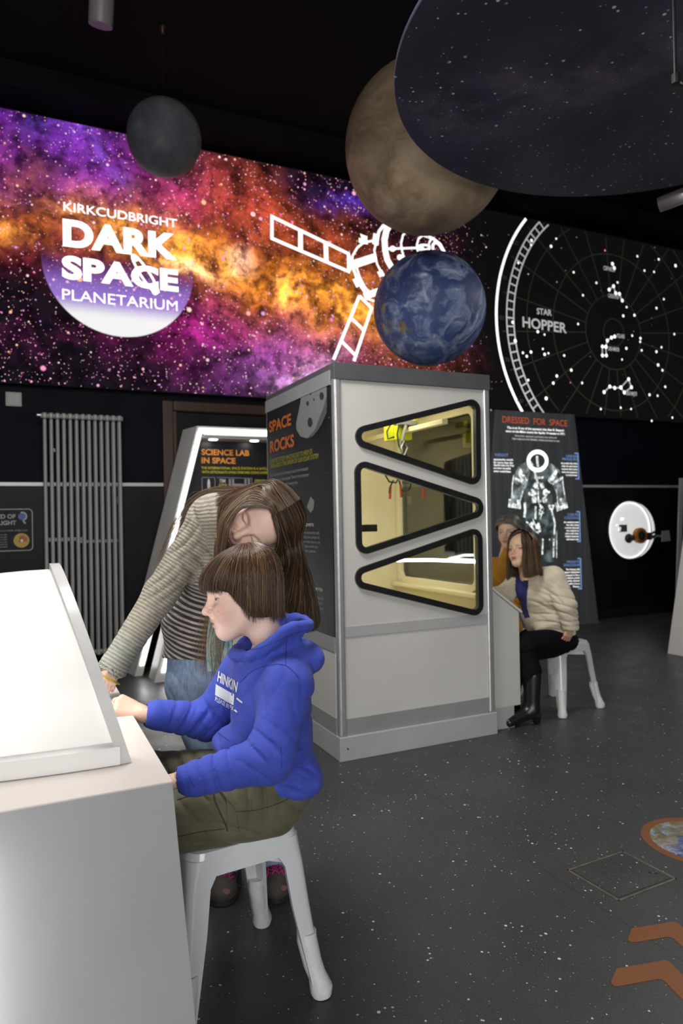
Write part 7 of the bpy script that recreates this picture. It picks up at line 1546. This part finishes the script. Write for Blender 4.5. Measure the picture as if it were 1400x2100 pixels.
M['hair_wom'] = hair_mat('chestnut_hair', (0.020, 0.010, 0.005), (0.075, 0.036, 0.014), (0.20, 0.11, 0.045))
def WP(x, y, z): return wc + ws * (np.array((x, y, z)) @ HW)
gl = []
for a in np.linspace(0.62, 3.14, 7):                                       # her left side, towards the visitor, then round the back
    ca, sa = math.cos(a), math.sin(a)
    gl.append([WP(0.01 - 0.02 * (a > 2), 0.004, 0.120), WP(-0.014 + 0.062 * ca, 0.052 * sa, 0.112), WP(-0.016 + 0.100 * ca, 0.088 * sa, 0.055), WP(-0.018 + 0.104 * ca, 0.096 * sa, -0.02), WP(-0.022 + 0.103 * ca + 0.012 * (a < 1.2), 0.098 * sa, -0.10), WP(-0.030 + 0.105 * ca + 0.015 * (a < 1.2), 0.105 * sa, -0.165 - 0.025 * (a < 1.2))])
gr = [[np.array(p) for p in g_] for g_ in gl]
gr = [[wc + ws * ((((np.array(p) - wc) / ws) @ HW.T * np.array((1, -1, 1))) @ HW) for p in g_] for g_ in gl]
SS_ = [sheet_strands(gl, 1500, 14, 0.004, 0.004, seed=41), sheet_strands(gr, 1000, 14, 0.004, 0.004, seed=42)]
N_ = 2500; hw_ = strands_mesh('hair', np.concatenate(SS_), 0.0016 * (0.7 + 0.6 * rng.random(N_)), np.clip(rng.normal(0.5, 0.25, N_), 0, 1), M['hair_wom'], wom); to_local(hw_, wom)
guide_shell('hair_underlayer', gl, wc + np.array((0, 0, -0.05)), M['hair_wom'], wom, 0.2); guide_shell('hair_underlayer', gr, wc + np.array((0, 0, -0.05)), M['hair_wom'], wom, 0.2)
band = [WP(0.012 + 0.02 * math.cos(a), 0.098 * math.sin(a), 0.030 + 0.102 * math.cos(a)) for a in np.linspace(-1.3, 1.3, 15)]
to_local(MB().tube(band, 0.006, 8).build('hair_band', M['blk'], wom, smooth=True), wom)
for i in range(2, 13, 2): to_local(MB().tube([Vector(band[i]) + Vector((0.0, -0.004, 0.003)), Vector(band[i]) + Vector((0.004, -0.006, 0.007))], 0.005, 6).build('band_flower', M['pinkmesh'], wom), wom)

# ================================================================== the woman in mustard behind her
mus = thing('person', 'grey haired person in a mustard jumper half hidden behind the cabinet post', 'person', (1.17, 5.20, 0.0))
m_hip, m_che = J(1030, 1310, 5.24), J(1030, 1190, 5.14); FM = frame((-0.75, -0.65, 0), (0, 0, 1)); mc = J(1044, 1090, 5.02)
m_shN, m_shF = m_che + FM[1] * 0.16 + np.array((0, 0, 0.10)), m_che - FM[1] * 0.16 + np.array((0, 0, 0.10))
m_elN, m_wrN = J(1062, 1238, 4.86), J(1030, 1262, 4.72); m_elF, m_wrF = m_shF + np.array((-0.10, -0.02, -0.22)), m_shF + np.array((-0.28, -0.16, -0.24))
f = Field((0.55, 4.55, 0.42), (1.60, 5.60, 1.22), 0.0085); f.ell(m_hip + np.array((0, 0, 0.06)), (0.13, 0.17, 0.12), 0.04, FM); f.cone(m_hip + np.array((0, 0, 0.1)), m_che, 0.125, 0.125, 0.05); f.cone(m_shN, m_shF, 0.07, 0.07, 0.05); f.cone(m_che, mc - np.array((0.0, 0, 0.14)), 0.09, 0.05, 0.04)
f.chain([m_shN, m_elN, m_wrN], [0.068, 0.060, 0.042], 0.03); f.chain([m_shF, m_elF, m_wrF], [0.068, 0.058, 0.042], 0.03)
for c in (m_elN, m_che): f.wrinkle(c, (0.6, 0, 0.8), 0.06, 0.008, 0.12, 1.0)
V, Q = f.mesh(); M['must'] = cloth('mustard_knit', (0.42, 0.19, 0.018), 0.9, 0.12, 18, 0.4, 150); wmesh('jumper', V, Q, M['must'], mus)
f = Field((0.55, 4.50, 0.05), (1.60, 5.60, 0.70), 0.0095); f.ell(m_hip, (0.14, 0.17, 0.09), 0.03, FM)
m_kn = [m_hip + FM[1] * s * 0.10 + FM[0] * 0.36 + np.array((0, 0, -0.02)) for s in (1, -1)]; m_an = [k_ + np.array((0.05, 0.0, 0.10 - k_[2])) for k_ in m_kn]
for s, k_, a_ in zip((1, -1), m_kn, m_an): f.chain([m_hip + FM[1] * s * 0.09, k_, a_], [0.09, 0.065, 0.05], 0.03)
f.F = np.maximum(f.F, np.where(((f.ax[0][:, None, None] - 1.16) ** 2 + (f.ax[1][None, :, None] - 5.22) ** 2) < 0.21 ** 2, 0.455 - f.ax[2][None, None, :], -1.0).astype(np.float32))
V, Q = f.mesh(); wmesh('trousers', V, Q, cloth('dark_trousers', (0.02, 0.02, 0.025), 0.8), mus)
for a_ in m_an:
    b0 = np.array((a_[0], a_[1], 0)); f = Field(b0 + np.array((-0.24, -0.2, 0)), b0 + np.array((0.10, 0.12, 0.16)), 0.008); f.cone(b0 + np.array((0, 0, 0.12)), b0 + np.array((0, 0, 0.05)), 0.05, 0.045, 0.02); f.cone(b0 + np.array((0, 0, 0.05)), b0 + FM[0] * 0.17 + np.array((0, 0, 0.04)), 0.045, 0.035, 0.02); f.F = np.maximum(f.F, -(f.ax[2][None, None, :] - 0.004)); V, Q = f.mesh(); wmesh('shoe', V, Q, M['boot'], mus)
HM = frame((-0.55, -0.83, -0.05), (-0.05, 0, 1)); f = head_field(0.0028, nose=1.0, neck=0.048, necklen=0.12, neckx=-0.05); V, Q = f.mesh()
C = skin_paint(V, (0.62, 0.42, 0.33), (0.60, 0.30, 0.24), (0.42, 0.16, 0.14), brow=(0.20, 0.14, 0.10), iris=(0.06, 0.05, 0.05), eye_open=0.0085); parts = [(place(V, HM, mc, 1.02), Q, C)]
g = Field((0.55, 4.50, 0.05), (1.60, 5.60, 1.20), 0.012); g.cone(m_hip, m_che, 0.10, 0.10, 0.05); g.cone(m_che, mc - np.array((0, 0, 0.06)), 0.07, 0.045, 0.03); g.cone(m_shN, m_shF, 0.05, 0.05, 0.03); g.chain([m_shN, m_elN, m_wrN], [0.05, 0.042, 0.028], 0.02); g.chain([m_shF, m_elF, m_wrF], [0.05, 0.042, 0.028], 0.02)
for s, k_, a_ in zip((1, -1), m_kn, m_an): g.chain([m_hip + FM[1] * s * 0.09, k_, a_], [0.07, 0.05, 0.038], 0.03)
V, Q = g.mesh(); parts.append((V, Q, (0.62, 0.42, 0.33))); parts.append((place(hv, hand_rot((-0.9, -0.4, -0.1), (0, 0, 1)), m_wrN, 0.85), hq, (0.6, 0.38, 0.29))); parts.append((place(v2, hand_rot((-0.9, -0.4, -0.1), (0, 0, 1)), m_wrF, 0.85), q2, (0.6, 0.38, 0.29)))
V, Q, C = merge(parts); wmesh('body', V, Q, M['skin'], mus, C)
M['hair_mus'] = hair_mat('greying_brown_hair', (0.030, 0.026, 0.024), (0.10, 0.085, 0.075), (0.27, 0.245, 0.22))
def UP(x, y, z): return mc + 1.02 * (np.array((x, y, z)) @ HM)
gs_ = []
for sd_ in (1, -1):
    gg = []
    for t in np.linspace(0, 1, 5):
        a = 0.35 + t * 1.3; gg.append([UP(-0.014 + 0.104 * math.cos(a), 0.004 * sd_, 0.034 + 0.088 * math.sin(a)), UP(-0.014 + 0.098 * math.cos(a), 0.055 * sd_, 0.030 + 0.078 * math.sin(a)), UP(-0.02 + 0.075 * math.cos(a), 0.084 * sd_, 0.010 + 0.045 * math.sin(a)), UP(-0.075, 0.07 * sd_, 0.0 + 0.02 * t), UP(-0.115, 0.01 * sd_, 0.01)])
    gs_.append(gg)
N_ = 1400; hm_ = strands_mesh('hair', np.concatenate([sheet_strands(gs_[0], 700, 12, 0.003, 0.002, seed=51), sheet_strands(gs_[1], 700, 12, 0.003, 0.002, seed=52)]), 0.0017 * (0.7 + 0.6 * rng.random(N_)), np.clip(rng.normal(0.5, 0.28, N_), 0, 1), M['hair_mus'], mus); to_local(hm_, mus)
for gg in gs_: guide_shell('hair_underlayer', gg, mc, M['hair_mus'], mus, 0.25)
f = Field(mc - 0.2, mc + 0.2, 0.006); f.ell(UP(-0.125, 0, 0.02), (0.04, 0.045, 0.04), 0.01, HM); f.ell(UP(-0.03, 0, 0.04), (0.085, 0.078, 0.080), 0.01, HM); V, Q = f.mesh(); me = mesh_np('hair_bun', V, Q); vfloat(me, 'shade', np.full(len(V), 0.3)); to_local(link('hair_bun', me, M['hair_mus'], mus), mus)
